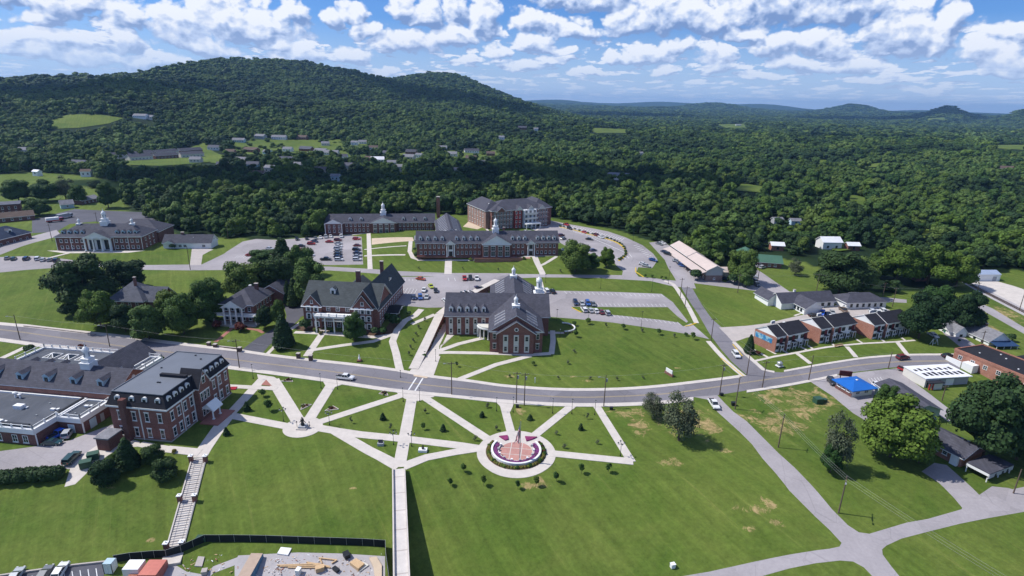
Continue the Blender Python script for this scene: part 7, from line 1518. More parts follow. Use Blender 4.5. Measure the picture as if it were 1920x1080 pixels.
def lamp(bx, by, ty, heads, label, group):
    g = G(bx, by); h = height_at(g, ty); t = empty('street_lamp', g, .1, label=label, cat='street lamp', group=group)
    MB().cyl((0, 0), .16, .13, 0, .5, DARK, 8).tube((0, 0, .4), (0, 0, h-.5), .07, DARK, 6, .05).obj('post', t)
    hd_ = MB().cyl((0, 0), .12, .2, 0, .34, WHITE, 6).cyl((0, 0), .26, .06, .34, .52, DARK, 6).mesh('lamp_head')
    if heads == 1: place(hd_, 'lamp_head', t, (0, 0, h-.5))
    elif heads == 9: place(MB().box(-.35, .35, -.2, .2, 0, .18, DARK).mesh('lamp_head'), 'lamp_head', t, (0, 0, h-.2))
    else:
        MB().box(-.8, .8, -.04, .04, h-.75, h-.67, DARK).box(-.04, .04, -.8, .8, h-.66, h-.58, DARK).obj('crossarm', t)
        for x, y in ((-.8, 0), (.8, 0), (0, -.8), (0, .8)): place(hd_, 'lamp_head', t, (x, y, h-.62))
for a in [(532, 790, 765, 'west of the statue circle'), (618, 797, 771, 'east of the statue circle'), (738, 834, 809, 'left of the central walk crossing'), (772, 837, 811, 'right of the central walk crossing'), (1163, 855, 828, 'on the far east walk of the circle'), (410, 768, 745, 'beside the brick porch of the mansard building')]: lamp(*a[:3], 4, 'black four headed lamp post '+a[3], 'four headed lamp posts')
for a in [(475, 710, 683, 'at the brick triangle'), (602, 728, 700, 'left of the parked white pickup'), (633, 730, 703, 'right before the moving white pickup'), (756, 753, 727, 'left of the crosswalk landing'), (787, 753, 727, 'right of the crosswalk landing'), (931, 771, 745, 'left of the north circle walk'), (962, 773, 744, 'right of the north circle walk'), (1036, 775, 747, 'on the kerb northeast of the circle'), (1072, 776, 748, 'at the head of the northeast circle walk'), (1115, 778, 750, 'at the head of the far east walk'), (817, 678, 655, 'on the lawn edge by the walk below the wall'), (751, 708, 694, 'across the road from the crosswalk'), (1050, 633, 616, 'at the terrace of the science hall')]: lamp(*a[:3], 1, 'slim black lamp post '+a[3].replace('parked white', 'moving white'), 'slim lamp posts along the road')
for a in [(1023, 530, 514, 'on the bank above the east lot, left'), (1126, 541, 521, 'on the bank above the east lot, middle'), (1222, 547, 521, 'on the bank above the east lot, right'), (1044, 601, 580, 'at the corner of the science hall'), (1103, 603, 585, 'below the east lot row of cars'), (1202, 616, 584, 'below the herringbone bays'), (1253, 532, 500, 'at the junction of drive and side road'), (1068, 478, 450, 'behind the large east tree'), (946, 431, 418, 'before the dormitory porch'), (1187, 452, 430, 'at the outer edge of the oval lot')]: lamp(*a[:3], 9, 'tall dark car park light '+a[3], 'car park lights')

# ------------------------------------------------------------------ flag circle
cx, cy, cz = c2[0]-.05, c2[1]+.35, float(hz(c2[0], c2[1]))+.10
t = empty('flag_circle', (cx, cy, cz), 0, label='round flag plaza with purple flower ring, white wall and pink paving', cat='plaza'); t.scale = (.92, .92, .92)
def ring(m, r0, r1, z0, z1, a0, a1, n=48):
    b = MB(); v = []
    for i in range(n+1):
        a = a0+(a1-a0)*i/n
        for r, z in ((r0, z0), (r1, z0), (r1, z1), (r0, z1)): v.append((r*math.cos(a), r*math.sin(a), z))
    f = [(4*i+j, 4*i+(j+1) % 4, 4*i+4+(j+1) % 4, 4*i+4+j) for i in range(n) for j in range(4)]+[(3, 2, 1, 0), (4*n, 4*n+1, 4*n+2, 4*n+3)]
    return b.add(v, f, m)
A0, A1 = math.radians(145), math.radians(395)
MB().cyl((0, 0), 4.75, 4.75, 0, .06, CONC, 48).obj('paving_rim', t)
disc = MB()
for ix in range(3):       # pink paving fields between pale bands
    for iy in range(3):
        e = [-4.6, -1.62, 1.45, 4.6]; x0, x1 = e[ix]+.12, e[ix+1]-.12; y0, y1 = e[iy]+.12, e[iy+1]-.12
        pts = []; n = 8
        for (xa, ya), (xb, yb) in (((x0, y0), (x1, y0)), ((x1, y0), (x1, y1)), ((x1, y1), (x0, y1)), ((x0, y1), (x0, y0))):
            for k in range(n): x = xa+(xb-xa)*k/n; y = ya+(yb-ya)*k/n; r = math.hypot(x, y); s_ = min(1, 4.5/r) if r > 0 else 1; pts.append((x*s_, y*s_))
        ca, sa = math.cos(-.1), math.sin(-.1); pts = [(x*ca-y*sa, x*sa+y*ca) for x, y in pts]
        m = len(pts); MB().add([(x, y, .062) for x, y in pts]+[(x, y, .085) for x, y in pts], [tuple(range(m, 2*m))]+[(i, (i+1) % m, m+(i+1) % m, m+i) for i in range(m)], PINKPAVER).obj('paving_field', t)
ring(CONC, 4.8, 5.15, .0, .45, A0, A1).obj('seat_wall', t); ring(PURPLE, 5.2, 6.45, .0, .5, A0, A1).obj('flower_ring', t, label='ring of purple flowers inside the white wall'); ring(WHITE, 6.5, 7.05, -.1, .95, A0, A1).obj('white_wall', t); ring(MULCH, 7.1, 8.5, -.05, .06, A0, A1).obj('planting_ring', t)
fl = MB(); rr = random.Random(4)
for i in range(1500):
    a = rr.uniform(A0+.03, A1-.03); r = rr.uniform(5.25, 6.4); s_ = rr.uniform(.08, .16); z = .5+rr.uniform(0, .12); x, y = r*math.cos(a), r*math.sin(a); fl.add([(x-s_, y-s_*.6, z), (x+s_*.7, y-s_, z+.05), (x+s_, y+s_, z), (x-s_*.5, y+s_, z+.08)], [(0, 1, 2, 3)], PURPLE if rr.random() < .8 else (MAGENTA if rr.random() < .6 else LEAF))
fl.obj('flowers', t, kind='stuff')
for sx, sy, lab in ((-3.4, 6.6, 'left'), (4.2, 6.4, 'right')):
    q = [(sx-1.6, sy+.6), (sx+.9*(1 if sx < 0 else .4), sy+1.2), (sx+1.2, sy-.9), (sx+.2, sy-1.4)] if sx < 0 else [(sx-1.6, sy+1.0), (sx+2.0, sy+.9), (sx+.2, sy-.6), (sx-1.2, sy-1.3)]
    bd = MB().add([(x, y, 0) for x, y in q]+[(x, y, .32) for x, y in q], [(3, 2, 1, 0), (4, 5, 6, 7)]+[(i, (i+1) % 4, 4+(i+1) % 4, 4+i) for i in range(4)], MAGENTA)
    bd.obj('flower_bed', t, label='%s magenta flower bed at the mouth of the circle' % lab)
for i in range(10):
    a = math.radians(152+i*26); x, y = 4.98*math.cos(a), 4.98*math.sin(a); MB().box(x-.28, x+.28, y-.28, y+.28, .46, .92, GREYSIDE if i % 2 else WHITE).obj('plaque_block', t)
gsh = []
for i in range(46):
    a = A0+.06+(A1-A0-.12)*i/45; x, y = cx+7.2*math.cos(a), cy+7.2*math.sin(a); k = ('o', 'o', 'y', 'g', 'o')[i % 5] if i < 38 else ('r' if i % 3 == 0 else 'g')
    place(SHR[k], 'border_shrub', None, (x, y, cz-.15), i, (1.2, 1.2, 1.1), label='clipped golden green shrub in the ring round the white wall', cat='shrub', group='shrubs ringing the flag circle')
fp = G(974.4, 864); fh = height_at(fp, 790)
t = empty('flagpole', (fp[0], fp[1], cz+.08), 0, label='tall white flagpole flying the national flag in the plaza', cat='flagpole')
MB().cyl((0, 0), .3, .25, 0, .3, CONC, 12).tube((0, 0, .2), (0, 0, fh), .11, GREYMET, 8, .06).obj('pole', t); MB().lathe((0, 0, fh), [(.05, 0), (.16, .1), (.16, .2), (.03, .32)], mat('gold_ball', (.6, .42, .1), .3, metal=.8), 8).obj('finial', t)
FR, FW, FB = mat('flag_red', (.62, .05, .07), .8), mat('flag_white', (.85, .84, .84), .8), mat('flag_blue', (.05, .07, .32), .8)
fb_ = MB(); HO, FL_ = 3.8, 6.4; nu, nvv = 26, 13
def fpt(u, v):  # u along the fly, v down the hoist; the cloth hangs almost slack
    s_ = u*FL_
    return (-.12-v*(.25+1.2*u**.6)-.12*math.sin(u*8), -.35*math.sin(u*6+v*9)*(.25+u)-.1, fh-.2-v*HO*(1-u)*.9-s_*.97+.4*math.sin(v*3)*u)
for i in range(nu):
    for j in range(nvv):
        u0, u1, v0, v1 = i/nu, (i+1)/nu, j/nvv, (j+1)/nvv; m = FB if (u1 <= .40 and j < 7) else (FR if j % 2 == 0 else FW)
        if m is FB and (i+j) % 2 == 0 and 0 < j < 6: 
            c_ = [fpt(u0+(u1-u0)*a, v0+(v1-v0)*b) for a, b in ((.3, .3), (.7, .3), (.7, .7), (.3, .7))]; fb_.add([(x-.01, y-.015, z) for x, y, z in c_], [(0, 1, 2, 3)], FW)
        fb_.add([fpt(u0, v0), fpt(u1, v0), fpt(u1, v1), fpt(u0, v1)], [(0, 1, 2, 3)], m)
fb_.obj('flag', t)
# small figures and monuments
g = G(568, 802); t = empty('statue_monument', (g[0], g[1], float(hz(g[0], g[1]))+.08), 0, label='dark statue on a pale pedestal in the round pavement', cat='statue')
BRONZE = mat('dark_bronze', (.03, .03, .03), .5, .5, metal=.5)
MB().box(-1.4, 1.4, -1.4, 1.4, 0, .3, CONC).box(-1.0, 1.0, -1.0, 1.0, .3, .75, GREYSIDE).obj('pedestal', t); MB().lathe((0, 0, .75), [(.45, 0), (.55, .3), (.35, .9), (.5, 1.5), (.42, 1.9), (.14, 2.05), (.2, 2.25), (.1, 2.5)], BRONZE, 8).tube((.35, 0, 2.2), (1.0, -.2, 1.6), .1, BRONZE).tube((-.35, 0, 2.2), (-.8, .2, 1.5), .1, BRONZE).obj('figure', t)
for s_ in (-1, 1): MB().tube((s_*1.7, .3, 0), (s_*1.7, .3, 1.4), .06, DARK).cyl((s_*1.7, .3), .16, .1, 1.4, 1.75, DARK, 6).obj('lantern', t)
g = G(793, 846); t = empty('bust_monument', g, 0, label='small dark bust on a white block east of the central walk', cat='statue'); MB().box(-1.1, 1.1, -.7, .7, 0, .7, WHITE).obj('pedestal', t); MB().lathe((0, 0, .7), [(.3, 0), (.35, .5), (.12, .7), (.18, .95), (.08, 1.1)], BRONZE, 8).obj('bust', t)
g = G(714, 835); t = empty('plaque_monument', g, 0, label='grey memorial slab on a pale block west of the central walk', cat='monument'); MB().box(-.8, .8, -.5, .5, 0, .8, GREYSIDE).obj('base', t); MB().box(-.6, .6, -.12, .12, .8, 1.7, SHINGLE).obj('slab', t)
g = G(674, 677); t = empty('lawn_sculpture', g, 0, label='white and red statue on the lawn below the big old house', cat='statue'); MB().box(-.7, .7, -.7, .7, 0, .5, BRICK).obj('base', t); MB().lathe((0, 0, .5), [(.35, 0), (.42, .6), (.22, 1.2), (.15, 1.5), (.2, 1.7), (.08, 1.95)], WHITE, 8).obj('figure', t)
g = G(1254, 703); t = empty('brick_sign', g, -1.1, label='low brick sign with a white face on the wide north lawn', cat='sign'); MB().box(-1.9, 1.9, -.3, .3, 0, .9, BRICK).obj('base', t); MB().box(-1.5, 1.5, -.16, .16, .9, 2.1, WHITE).obj('face', t)
g = G(1003, 718); t = empty('white_post', g, 0, label='white upright sign post on the north lawn by the road', cat='post'); MB().box(-.1, .1, -.1, .1, 0, 1.9, WHITE).box(-.22, .22, -.06, .06, 1.5, 1.9, WHITE).obj('post', t)
def boxy(name, bx, by, w, d, h, m, label, cat, rz=0, lid=None):
    g = G(bx, by); t = empty(name, g, rz, label=label, cat=cat); MB().box(-w/2, w/2, -d/2, d/2, 0, h, m).obj('body', t)
    MB().box(-w/2-.06, w/2+.06, -d/2-.06, d/2+.06, h, h+.1, lid or m).obj('lid', t); return t
GRN = mat('utility_green', (.03, .08, .05), .5, .4)
boxy('transformer_box', 1533, 755, 2.3, 2.0, 1.6, GRN, 'large green transformer box on the dry lawn', 'utility box', .2); boxy('transformer_box', 1545, 753, 1.3, 1.2, .9, GRN, 'smaller green utility box beside the large one', 'utility box', .2); boxy('utility_cabinet', 1375, 760, 1.2, 1.0, 1.0, DARK, 'dark cabinet at the foot of the lawn pole', 'utility box'); boxy('meter_box', 1261, 1064, .9, .7, .9, WHITE, 'small white meter box on the lower right lawn', 'utility box', .3)
boxy('dumpster', 162, 875, 2.4, 1.8, 1.6, GRN, 'front green dumpster on the concrete pad', 'dumpster', .5); boxy('dumpster', 176, 860, 2.4, 1.8, 1.6, GRN, 'rear green dumpster on the concrete pad', 'dumpster', .5); boxy('utility_cabinet', 379, 1013, 2.0, 1.0, .9, GRN, 'dark green cabinet at the fence corner by the stair', 'utility box')
for bx, by, lab in ((970, 764, 'between the two north poles'), (1146, 768, 'by the straw patch at the kerb'), (1353, 742, 'at the lane mouth pole')): boxy('waste_bin', bx, by, .9, .7, .8, DARK, 'dark box '+lab, 'bin')
for bx, by, lab, h_ in ((560, 672, 'left', 1.9), (583, 676, 'right', 1.9), (392, 648, 'far left', 1.2), (404, 651, 'second from left', 1.2), (450, 659, 'driveway', 1.5)): g = G(bx, by); t = empty('gate_pier', g, -.1, label='stone gate pier, %s one of the piers on the north kerb' % lab, cat='gate pier', group='stone gate piers'); MB().box(-.55, .55, -.55, .55, -.3, h_, SHINGLE_BR).obj('shaft', t); MB().box(-.65, .65, -.65, .65, h_, h_+.15, CONC_O).obj('cap', t)
t = empty('swing_set', G(1751, 646), .2, label='small white and blue swing frame on the lawn by the dark trees', cat='swing'); MB().tube((-1.2, -.6, 0), (-.9, 0, 2.3), .08, WHITE).tube((-1.2, .6, 0), (-.9, 0, 2.3), .08, WHITE).tube((1.2, -.6, 0), (.9, 0, 2.3), .08, WHITE).tube((1.2, .6, 0), (.9, 0, 2.3), .08, WHITE).tube((-.9, 0, 2.3), (.9, 0, 2.3), .08, BLUESIDE).obj('frame', t); MB().box(-.3, .3, -.15, .15, .5, .58, BLUESIDE).tube((-.28, 0, .55), (-.28, 0, 2.3), .02, GREYMET).tube((.28, 0, .55), (.28, 0, 2.3), .02, GREYMET).obj('seat', t)
t = empty('park_bench', G(1573, 650), .35, label='long brown bench in front of the middle townhouses', cat='bench'); MB().box(-2, 2, -.3, .3, .4, .5, LUMBER).obj('seat', t); MB().box(-2, 2, .3, .38, .5, 1.0, LUMBER).obj('backrest', t); [MB().box(x-.06, x+.06, -.25, .25, 0, .4, DARK).obj('leg', t) for x in (-1.8, 0, 1.8)]
t = empty('shop_sign', G(1583, 713), -.2, label='dark red roadside sign board beside the blue roofed shop', cat='sign'); [MB().box(x-.1, x+.1, -.1, .1, 0, 3.4, DARK).obj('post', t) for x in (-1.4, 1.4)]; MB().box(-1.9, 1.9, -.18, .18, 1.6, 3.4, mat('dark_red_board', (.10, .02, .02), .6)).obj('board', t)
t = empty('tank_mower', G(1461, 688), .4, label='small silver tank trailer standing on the lawn corner', cat='trailer'); MB().lathe((0, 0, .6), [(.7, 0), (.95, .3), (.95, 1.1), (.6, 1.4), (.2, 1.5)], GREYMET, 10).obj('tank', t); MB().box(-1.1, 1.1, -.9, .9, .35, .6, WHITE).obj('frame', t); [MB().lathe((x, 0, .02), [(.1, 0), (.3, .01), (.3, .3)], TYRE, 8).obj('wheel', t) for x in (-.8, .8)]
# planted triangular beds on the front lawn
for bx, by, r_z, lab in ((540, 713, 0, 'nearest the brick triangle'), (570, 762, 1, 'behind the statue circle'), (622, 766, .3, 'right of the statue circle'), (719, 738, 2, 'nearest the central crosswalk')):
    t = empty('planter_bed', G(bx, by), r_z, label='triangular mulched bed with a pale edge '+lab, cat='planter', group='triangular planter beds'); q = [(-1.9, -1.0), (1.9, -1.0), (.4, 1.3)]
    MB().add([(x, y, .12) for x, y in q]+[(x, y, -.1) for x, y in q], [(0, 1, 2), (0, 3, 4, 1), (1, 4, 5, 2), (2, 5, 3, 0)], MULCH).obj('soil', t); e_ = MB()
    for (xa, ya), (xb, yb) in zip(q, q[1:]+q[:1]): e_.tube((xa, ya, .1), (xb, yb, .1), .12, CONC, 4)
    e_.obj('edging', t)
    for k in range(5): place(SHR[('g', 'r', 'o')[k % 3]], 'plant', t, (random.uniform(-1, 1), random.uniform(-.7, .5), .1), k, (.8, .8, .7))
# hedge on the oval lot kerb
hl = smooth_line(P('1050 425 1078 431 1102 438 1130 445 1152 452 1166 460 1173 472 1172 479 1162 487'), 6)
for i, (x, y) in enumerate(hl):
    if i % 2 == 0: g = G(x, y); place(SHR['d' if i % 4 else 'g'], 'kerb_shrub', None, g, i, (1.9, 1.9, 1.4), label='rounded green shrub on the yellow kerb of the oval lot', cat='shrub', group='shrubs on the curved yellow kerb')
for i in range(26):
    x = 884+i*3.9; g = G(x, 487.4-i*.1); place(SHR['d' if i % 3 else 'o'], 'terrace_shrub', None, (g[0], g[1]-1.0, g[2]), i, (1.5, 1.5, 1.0), label='low dark shrub in the row below the hall forecourt', cat='shrub', group='shrubs below the hall forecourt')
for i in range(16):
    t_ = i/15; bx = 795+(833-795)*t_; by = 668+(600-668)*t_; g = G(bx, by); place(SHR['d' if i % 2 else 'g'], 'wall_shrub', None, g, i, (1.7, 1.7, 1.2), label='dark shrub in the planted bed at the foot of the wall', cat='shrub', group='shrubs along the retaining wall')
for i in range(22):
    bx = 598+i*5.6; g = G(bx, 624.5-.35*i); place(SHR[('d', 'g', 'o', 'y')[i % 4]], 'bed_shrub', None, g, i, (1.1, 1.1, .9), label='small shrub in the mulched bed before the old porch', cat='shrub', group='shrubs in the bed of the big old house')

# ------------------------------------------------------------------ retaining wall, stairs, footbridge
def wall_along(name, pts, h0, h1, w, m, label, cap=CONC, zoff=-1.5, coping=.12):
    t = empty(name, (0, 0, 0), 0, label=label, cat='wall'); n = len(pts)
    b = MB(); c = MB()
    for i in range(n-1):
        (xa, ya), (xb, yb) = pts[i], pts[i+1]; d = Vector((xb-xa, yb-ya)).normalized(); nn = Vector((-d.y, d.x))*w/2
        za = max(float(hz(xa-max(2.5, w), ya)), float(hz(xa+2.5, ya)))+h0+(h1-h0)*i/(n-1); zb = max(float(hz(xb-max(2.5, w), yb)), float(hz(xb+2.5, yb)))+h0+(h1-h0)*(i+1)/(n-1)
        for bb, off_, zl, zh, mm in ((b, nn, -4, 0, m), (c, nn*(1.35 if w < 1 else 1.02), 0.002, coping, cap)):
            v = [(xa+off_.x, ya+off_.y, za+zl), (xa-off_.x, ya-off_.y, za+zl), (xb-off_.x, yb-off_.y, zb+zl), (xb+off_.x, yb+off_.y, zb+zl), (xa+off_.x, ya+off_.y, za+zh), (xa-off_.x, ya-off_.y, za+zh), (xb-off_.x, yb-off_.y, zb+zh), (xb+off_.x, yb+off_.y, zb+zh)]
            bb.add(v, [(0, 1, 5, 4), (1, 2, 6, 5), (2, 3, 7, 6), (3, 0, 4, 7), (4, 5, 6, 7)], mm)
    b.obj('wall', t); c.obj('coping', t)
wy = np.linspace(174, 258, 30); wx = np.interp(wy, [170, 180, 195, 215, 229, 244, 262, 275], [-30.9, -30.2, -28.7, -26.9, -20.2, -13.1, -3, 6])
wall_along('retaining_wall', [(float(x)-1.75, float(y)) for x, y in zip(wx, wy)], .08, .12, 3.3, BRICK, 'long brick retaining wall beside the walk to the upper lot')
wl = [G(x, y)[:2] for x, y in P('45 612 100 618 150 624 180 628')]; wall_along('kerb_wall', wl, .3, .3, .4, BRICK3, 'low dark kerb wall along the left lawn', cap=CONC_O)
wl = [G(x, y)[:2] for x, y in P('405 650 420 652 450 656')]; wall_along('kerb_wall', wl, .3, .5, .4, SHINGLE_BR, 'low stone wall along the columned house lawn', cap=CONC_O)
wl = [G(x, y)[:2] for x, y in P('-20 1084 60 1072 140 1061 212 1053')]; wall_along('kerb_wall', wl, .25, .25, .25, CONC_O, 'low pale kerb between west lawn and parked cars', cap=CONC_O)
# long stair down the west lawn
A_, B_ = G(374, 859), G(328, 1030); t = empty('garden_stair', A_, math.atan2(B_[1]-A_[1], B_[0]-A_[0]), label='long pale concrete stair with side walls running down the lawn', cat='stairs')
L_ = math.hypot(B_[0]-A_[0], B_[1]-A_[1]); ns = 40
for i in range(ns):
    x0 = L_*i/ns; xa = A_[0]+(B_[0]-A_[0])*(i+.5)/ns; ya = A_[1]+(B_[1]-A_[1])*(i+.5)/ns; z = float(hz(xa, ya))-A_[2]+.16
    lt = 1.0 if i % 4 < 2 else .96
    MB().box(x0, x0+L_/ns*.99, -1.5, 1.5, z-.8, z, CONC).obj('step', t); MB().box(x0-.02, x0+.16, -1.5, 1.5, z+.001, z+.05, SHINGLE_L if i % 2 else GREYSIDE).obj('nosing', t)
for s_ in (-1, 1):
    w_ = MB(); r_ = MB()
    for i in range(ns):
        x0 = L_*i/ns; x1 = L_*(i+1)/ns; za, zb = [float(hz(A_[0]+(B_[0]-A_[0])*q/ns, A_[1]+(B_[1]-A_[1])*q/ns))-A_[2]+.42 for q in (i, i+1)]
        w_.add([(x0, s_*1.5, za-1.4), (x1, s_*1.5, zb-1.4), (x1, s_*1.5, zb), (x0, s_*1.5, za), (x0, s_*1.78, za-1.4), (x1, s_*1.78, zb-1.4), (x1, s_*1.78, zb), (x0, s_*1.78, za)], [(0, 1, 2, 3), (3, 2, 6, 7), (7, 6, 5, 4)], CONC)
        r_.tube((x0, s_*1.25, za+.55), (x1, s_*1.25, zb+.55), .035, DARK, 4)
    w_.obj('side_wall', t); r_.obj('handrail', t)
LW = G(312, 1043); MB().box(L_, L_+4.0, -1.9, 1.9, float(hz(LW[0], LW[1]))-A_[2]-1, float(hz(LW[0], LW[1]))-A_[2]+.16, CONC).obj('landing', t)
for bx, by, lab in ((359, 866, 'upper left'), (386, 866, 'upper right'), (338, 941, 'middle left'), (366, 940, 'middle right'), (313, 1031, 'lower left'), (343, 1028, 'lower right')):
    g = G(bx, by); t = empty('brick_pier', g, .1, label=lab+' brick pier with white cap and lantern at the long stair', cat='pier', group='brick piers of the long stair')
    MB().box(-.42, .42, -.42, .42, -.6, 1.75, BRICK).obj('shaft', t); MB().box(-.52, .52, -.52, .52, 1.75, 1.9, WHITE).obj('cap', t); MB().cyl((0, 0), .1, .16, 1.9, 2.25, WHITE, 6).obj('lantern', t)
# footbridge running toward the viewer
def on_plane(px, py, z): d = pix_dir([px], [py])[0]; t_ = (z-CAM_H)/d[2]; return (d[0]*t_, d[1]*t_)
zb_ = .25; a1, a2 = on_plane(738, 879, zb_), on_plane(757, 879, zb_); b1, b2 = on_plane(740, 1080, zb_), on_plane(766, 1080, zb_)
dv = Vector((b1[0]+b2[0]-a1[0]-a2[0], b1[1]+b2[1]-a1[1]-a2[1]))/2; L_ = dv.length*1.9; t = empty('footbridge', ((a1[0]+a2[0])/2, (a1[1]+a2[1])/2, 0), math.atan2(dv.y, dv.x), label='long raised concrete footbridge running down from the lawn walks', cat='bridge')
hw = 1.25
MB().box(0, L_, -hw, hw, -.3, zb_, mat('new_concrete', (.58, .54, .51), .85, fn=fn_conc((.58, .54, .51)))).obj('deck', t)
for s_, nm in ((-1, 'parapet'), (1, 'parapet')): MB().box(0, L_, s_*(hw+.17)-.15, s_*(hw+.17)+.15, -.5, zb_+.6, CONC).obj(nm, t)
MB().box(0, L_, -hw-.55, -hw-.36, -.5, .5, DARK).obj('cable_tray', t) if False else None
MB().box(3.0, L_, -hw+.1, hw-.1, -14, -.3, mat('shaded_block_wall', (.28, .27, .26), .9)).obj('support_wall', t)
for i in range(int(L_/6)): MB().box(3+i*6, 3.25+i*6, -hw+.002, hw-.002, zb_+.001, zb_+.012, CONC_O).obj('joint', t)
# ------------------------------------------------------------------ construction yard
FEN = P('215 1055 245 1050 290 1046 312 1045 340 1036 385 1016 440 1016 500 1017 560 1019 620 1021 680 1023 723 1026 724 1050 730 1095')
t = empty('screen_fence', (0, 0, 0), 0, label='black screened construction fence across the bottom of the lawn', cat='fence'); SCR = mat('black_screen_mesh', (.012, .016, .018), .8)
q = [G(*p) for p in FEN]; k = 0
for a, b_ in zip(q[:-1], q[1:]):
    d = math.hypot(b_[0]-a[0], b_[1]-a[1]); n = max(1, round(d/3.0))
    for i in range(n):
        p0 = [a[j]+(b_[j]-a[j])*i/n for j in range(3)]; p1 = [a[j]+(b_[j]-a[j])*(i+1)/n for j in range(3)]; z0, z1 = float(hz(p0[0], p0[1])), float(hz(p1[0], p1[1]))
        nx_, ny_ = -(p1[1]-p0[1])/d*n*.02, (p1[0]-p0[0])/d*n*.02
        MB().add([(p0[0], p0[1], z0-.1), (p1[0], p1[1], z1-.1), (p1[0], p1[1], z1+1.8), (p0[0], p0[1], z0+1.8), (p0[0]+nx_, p0[1]+ny_, z0-.1), (p1[0]+nx_, p1[1]+ny_, z1-.1), (p1[0]+nx_, p1[1]+ny_, z1+1.8), (p0[0]+nx_, p0[1]+ny_, z0+1.8)], [(0, 1, 2, 3), (7, 6, 5, 4), (3, 2, 6, 7), (0, 3, 7, 4), (1, 5, 6, 2)], SCR).obj('panel', t)
        MB().tube((p0[0], p0[1], z0), (p0[0], p0[1], z0+1.95), .04, GREYMET, 5).obj('post', t); MB().tube((p0[0], p0[1], z0+1.85), (p1[0], p1[1], z1+1.85), .03, GREYMET, 4).obj('rail', t)
def container(pts, h, m, name, label, roofm=None, cat='container', ribs=True):
    w = [G(*p) for p in pts]; z = max(min(p[2] for p in w), float(w[0][2])-.3); t = empty(name, (0, 0, 0), 0, label=label, cat=cat)
    c0, c1, c3 = Vector(w[0][:2]), Vector(w[1][:2]), Vector(w[3][:2]); u = c1-c0; v_ = c3-c0; v_ = v_-u*(v_.dot(u)/u.dot(u)); P4 = [c0, c1, c1+v_, c0+v_]
    b = MB(); b.add([(p.x, p.y, z-.5) for p in P4]+[(p.x, p.y, z+h) for p in P4], [(0, 1, 5, 4), (1, 2, 6, 5), (2, 3, 7, 6), (3, 0, 4, 7)], m); b.obj('wall', t)
    MB().add([(p.x, p.y, z+h) for p in P4]+[(p.x, p.y, z+h+.1) for p in P4], [(4, 5, 6, 7), (0, 1, 5, 4), (1, 2, 6, 5), (2, 3, 7, 6), (3, 0, 4, 7)], roofm or m).obj('roof', t)
    if ribs:
        for a, b2 in ((P4[0], P4[3]), (P4[1], P4[2]), (P4[0], P4[1])):
            n = max(2, int((b2-a).length/1.2))
            for i in range(n+1): p = a.lerp(b2, i/n); MB().tube((p.x, p.y, z-.4), (p.x, p.y, z+h), .07, m, 4).obj('rib', t)
SALM = mat('salmon_painted_steel', (.52, .17, .13), .6, nscale=1.5)
container([(262, 1098), (296, 1098), (318, 1062), (290, 1062)], 2.5, SALM, 'shipping_container', 'salmon red shipping container at the foot of the long stair')
container([(443, 1110), (466, 1110), (477, 1045), (456, 1045)], 2.5, mat('steel_blue_paint', (.10, .22, .34), .6), 'shipping_container', 'long blue container with a tan rusted roof in the yard', mat('tan_rusty_roof', (.42, .32, .25), .8, nscale=1))
container([(232, 1085), (262, 1085), (272, 1062), (244, 1062)], 2.2, WHITE, 'site_canopy', 'white tarpaulin shelter left of the salmon container', WHITE, 'shelter', False)
container([(196, 1076), (212, 1076), (213, 1062), (198, 1062)], 2.4, WHITE, 'striped_gate', 'white and blue striped panel stack at the fence', BLUESIDE, 'panel stack')
container([(236, 1100), (262, 1100), (262, 1078), (238, 1078)], 1.5, BRICK2, 'brick_pallet', 'stack of orange bricks before the white shelter', None, 'brick stack', False)
def slab(name, pts, h, m, label, cat):
    w = [G(*p) for p in pts]; n = len(w); t = empty(name, (0, 0, 0), 0, label=label, cat=cat); MB().add([(p[0], p[1], p[2]+.06) for p in w]+[(p[0], p[1], p[2]+h) for p in w], [tuple(range(n, 2*n))]+[(i, (i+1) % n, n+(i+1) % n, n+i) for i in range(n)], m).obj('board', t)
slab('white_sheet', P('520 1040 540 1043 547 1030 527 1028'), .35, WHITE, 'bright white board lying by the fence', 'board'); slab('concrete_slab', P('365 1063 379 1064 384 1046 372 1045'), .3, CONC_O, 'pale concrete slab in the weeds', 'slab'); slab('plywood_stack', P('656 1060 672 1072 684 1062 668 1052'), .8, LUMBER, 'stack of plywood sheets in the gravel yard', 'lumber'); slab('plywood_sheet', P('674 1074 682 1068 692 1061 680 1055'), .3, OFFWHITE, 'pale sheet leaning beside the plywood stack', 'board'); slab('sand_pile', P('692 1048 706 1046 716 1062 716 1090 704 1090 700 1065'), .4, SAND, 'heap of tan sand at the right end of the yard', 'sand pile')
for i, (x0, y0, x1, y1) in enumerate([(520, 1062, 600, 1059), (525, 1064, 604, 1062), (575, 1056, 618, 1064), (577, 1058, 620, 1066), (598, 1048, 632, 1052), (600, 1050, 604, 1058), (540, 1066, 596, 1066), (632, 1052, 622, 1058)]):
    a, b_ = G(x0, y0), G(x1, y1); t = empty('timber_beam', a, 0, label='loose timber beam, number %s of the lumber strewn over the gravel from the left' % ('one two three four five six seven eight'.split()[i]), cat='lumber', group='loose timber in the gravel yard'); MB().tube((0, 0, .25), (b_[0]-a[0], b_[1]-a[1], b_[2]-a[2]+.25), .17, LUMBER, 4).obj('beam', t)
r_ = random.Random(3)
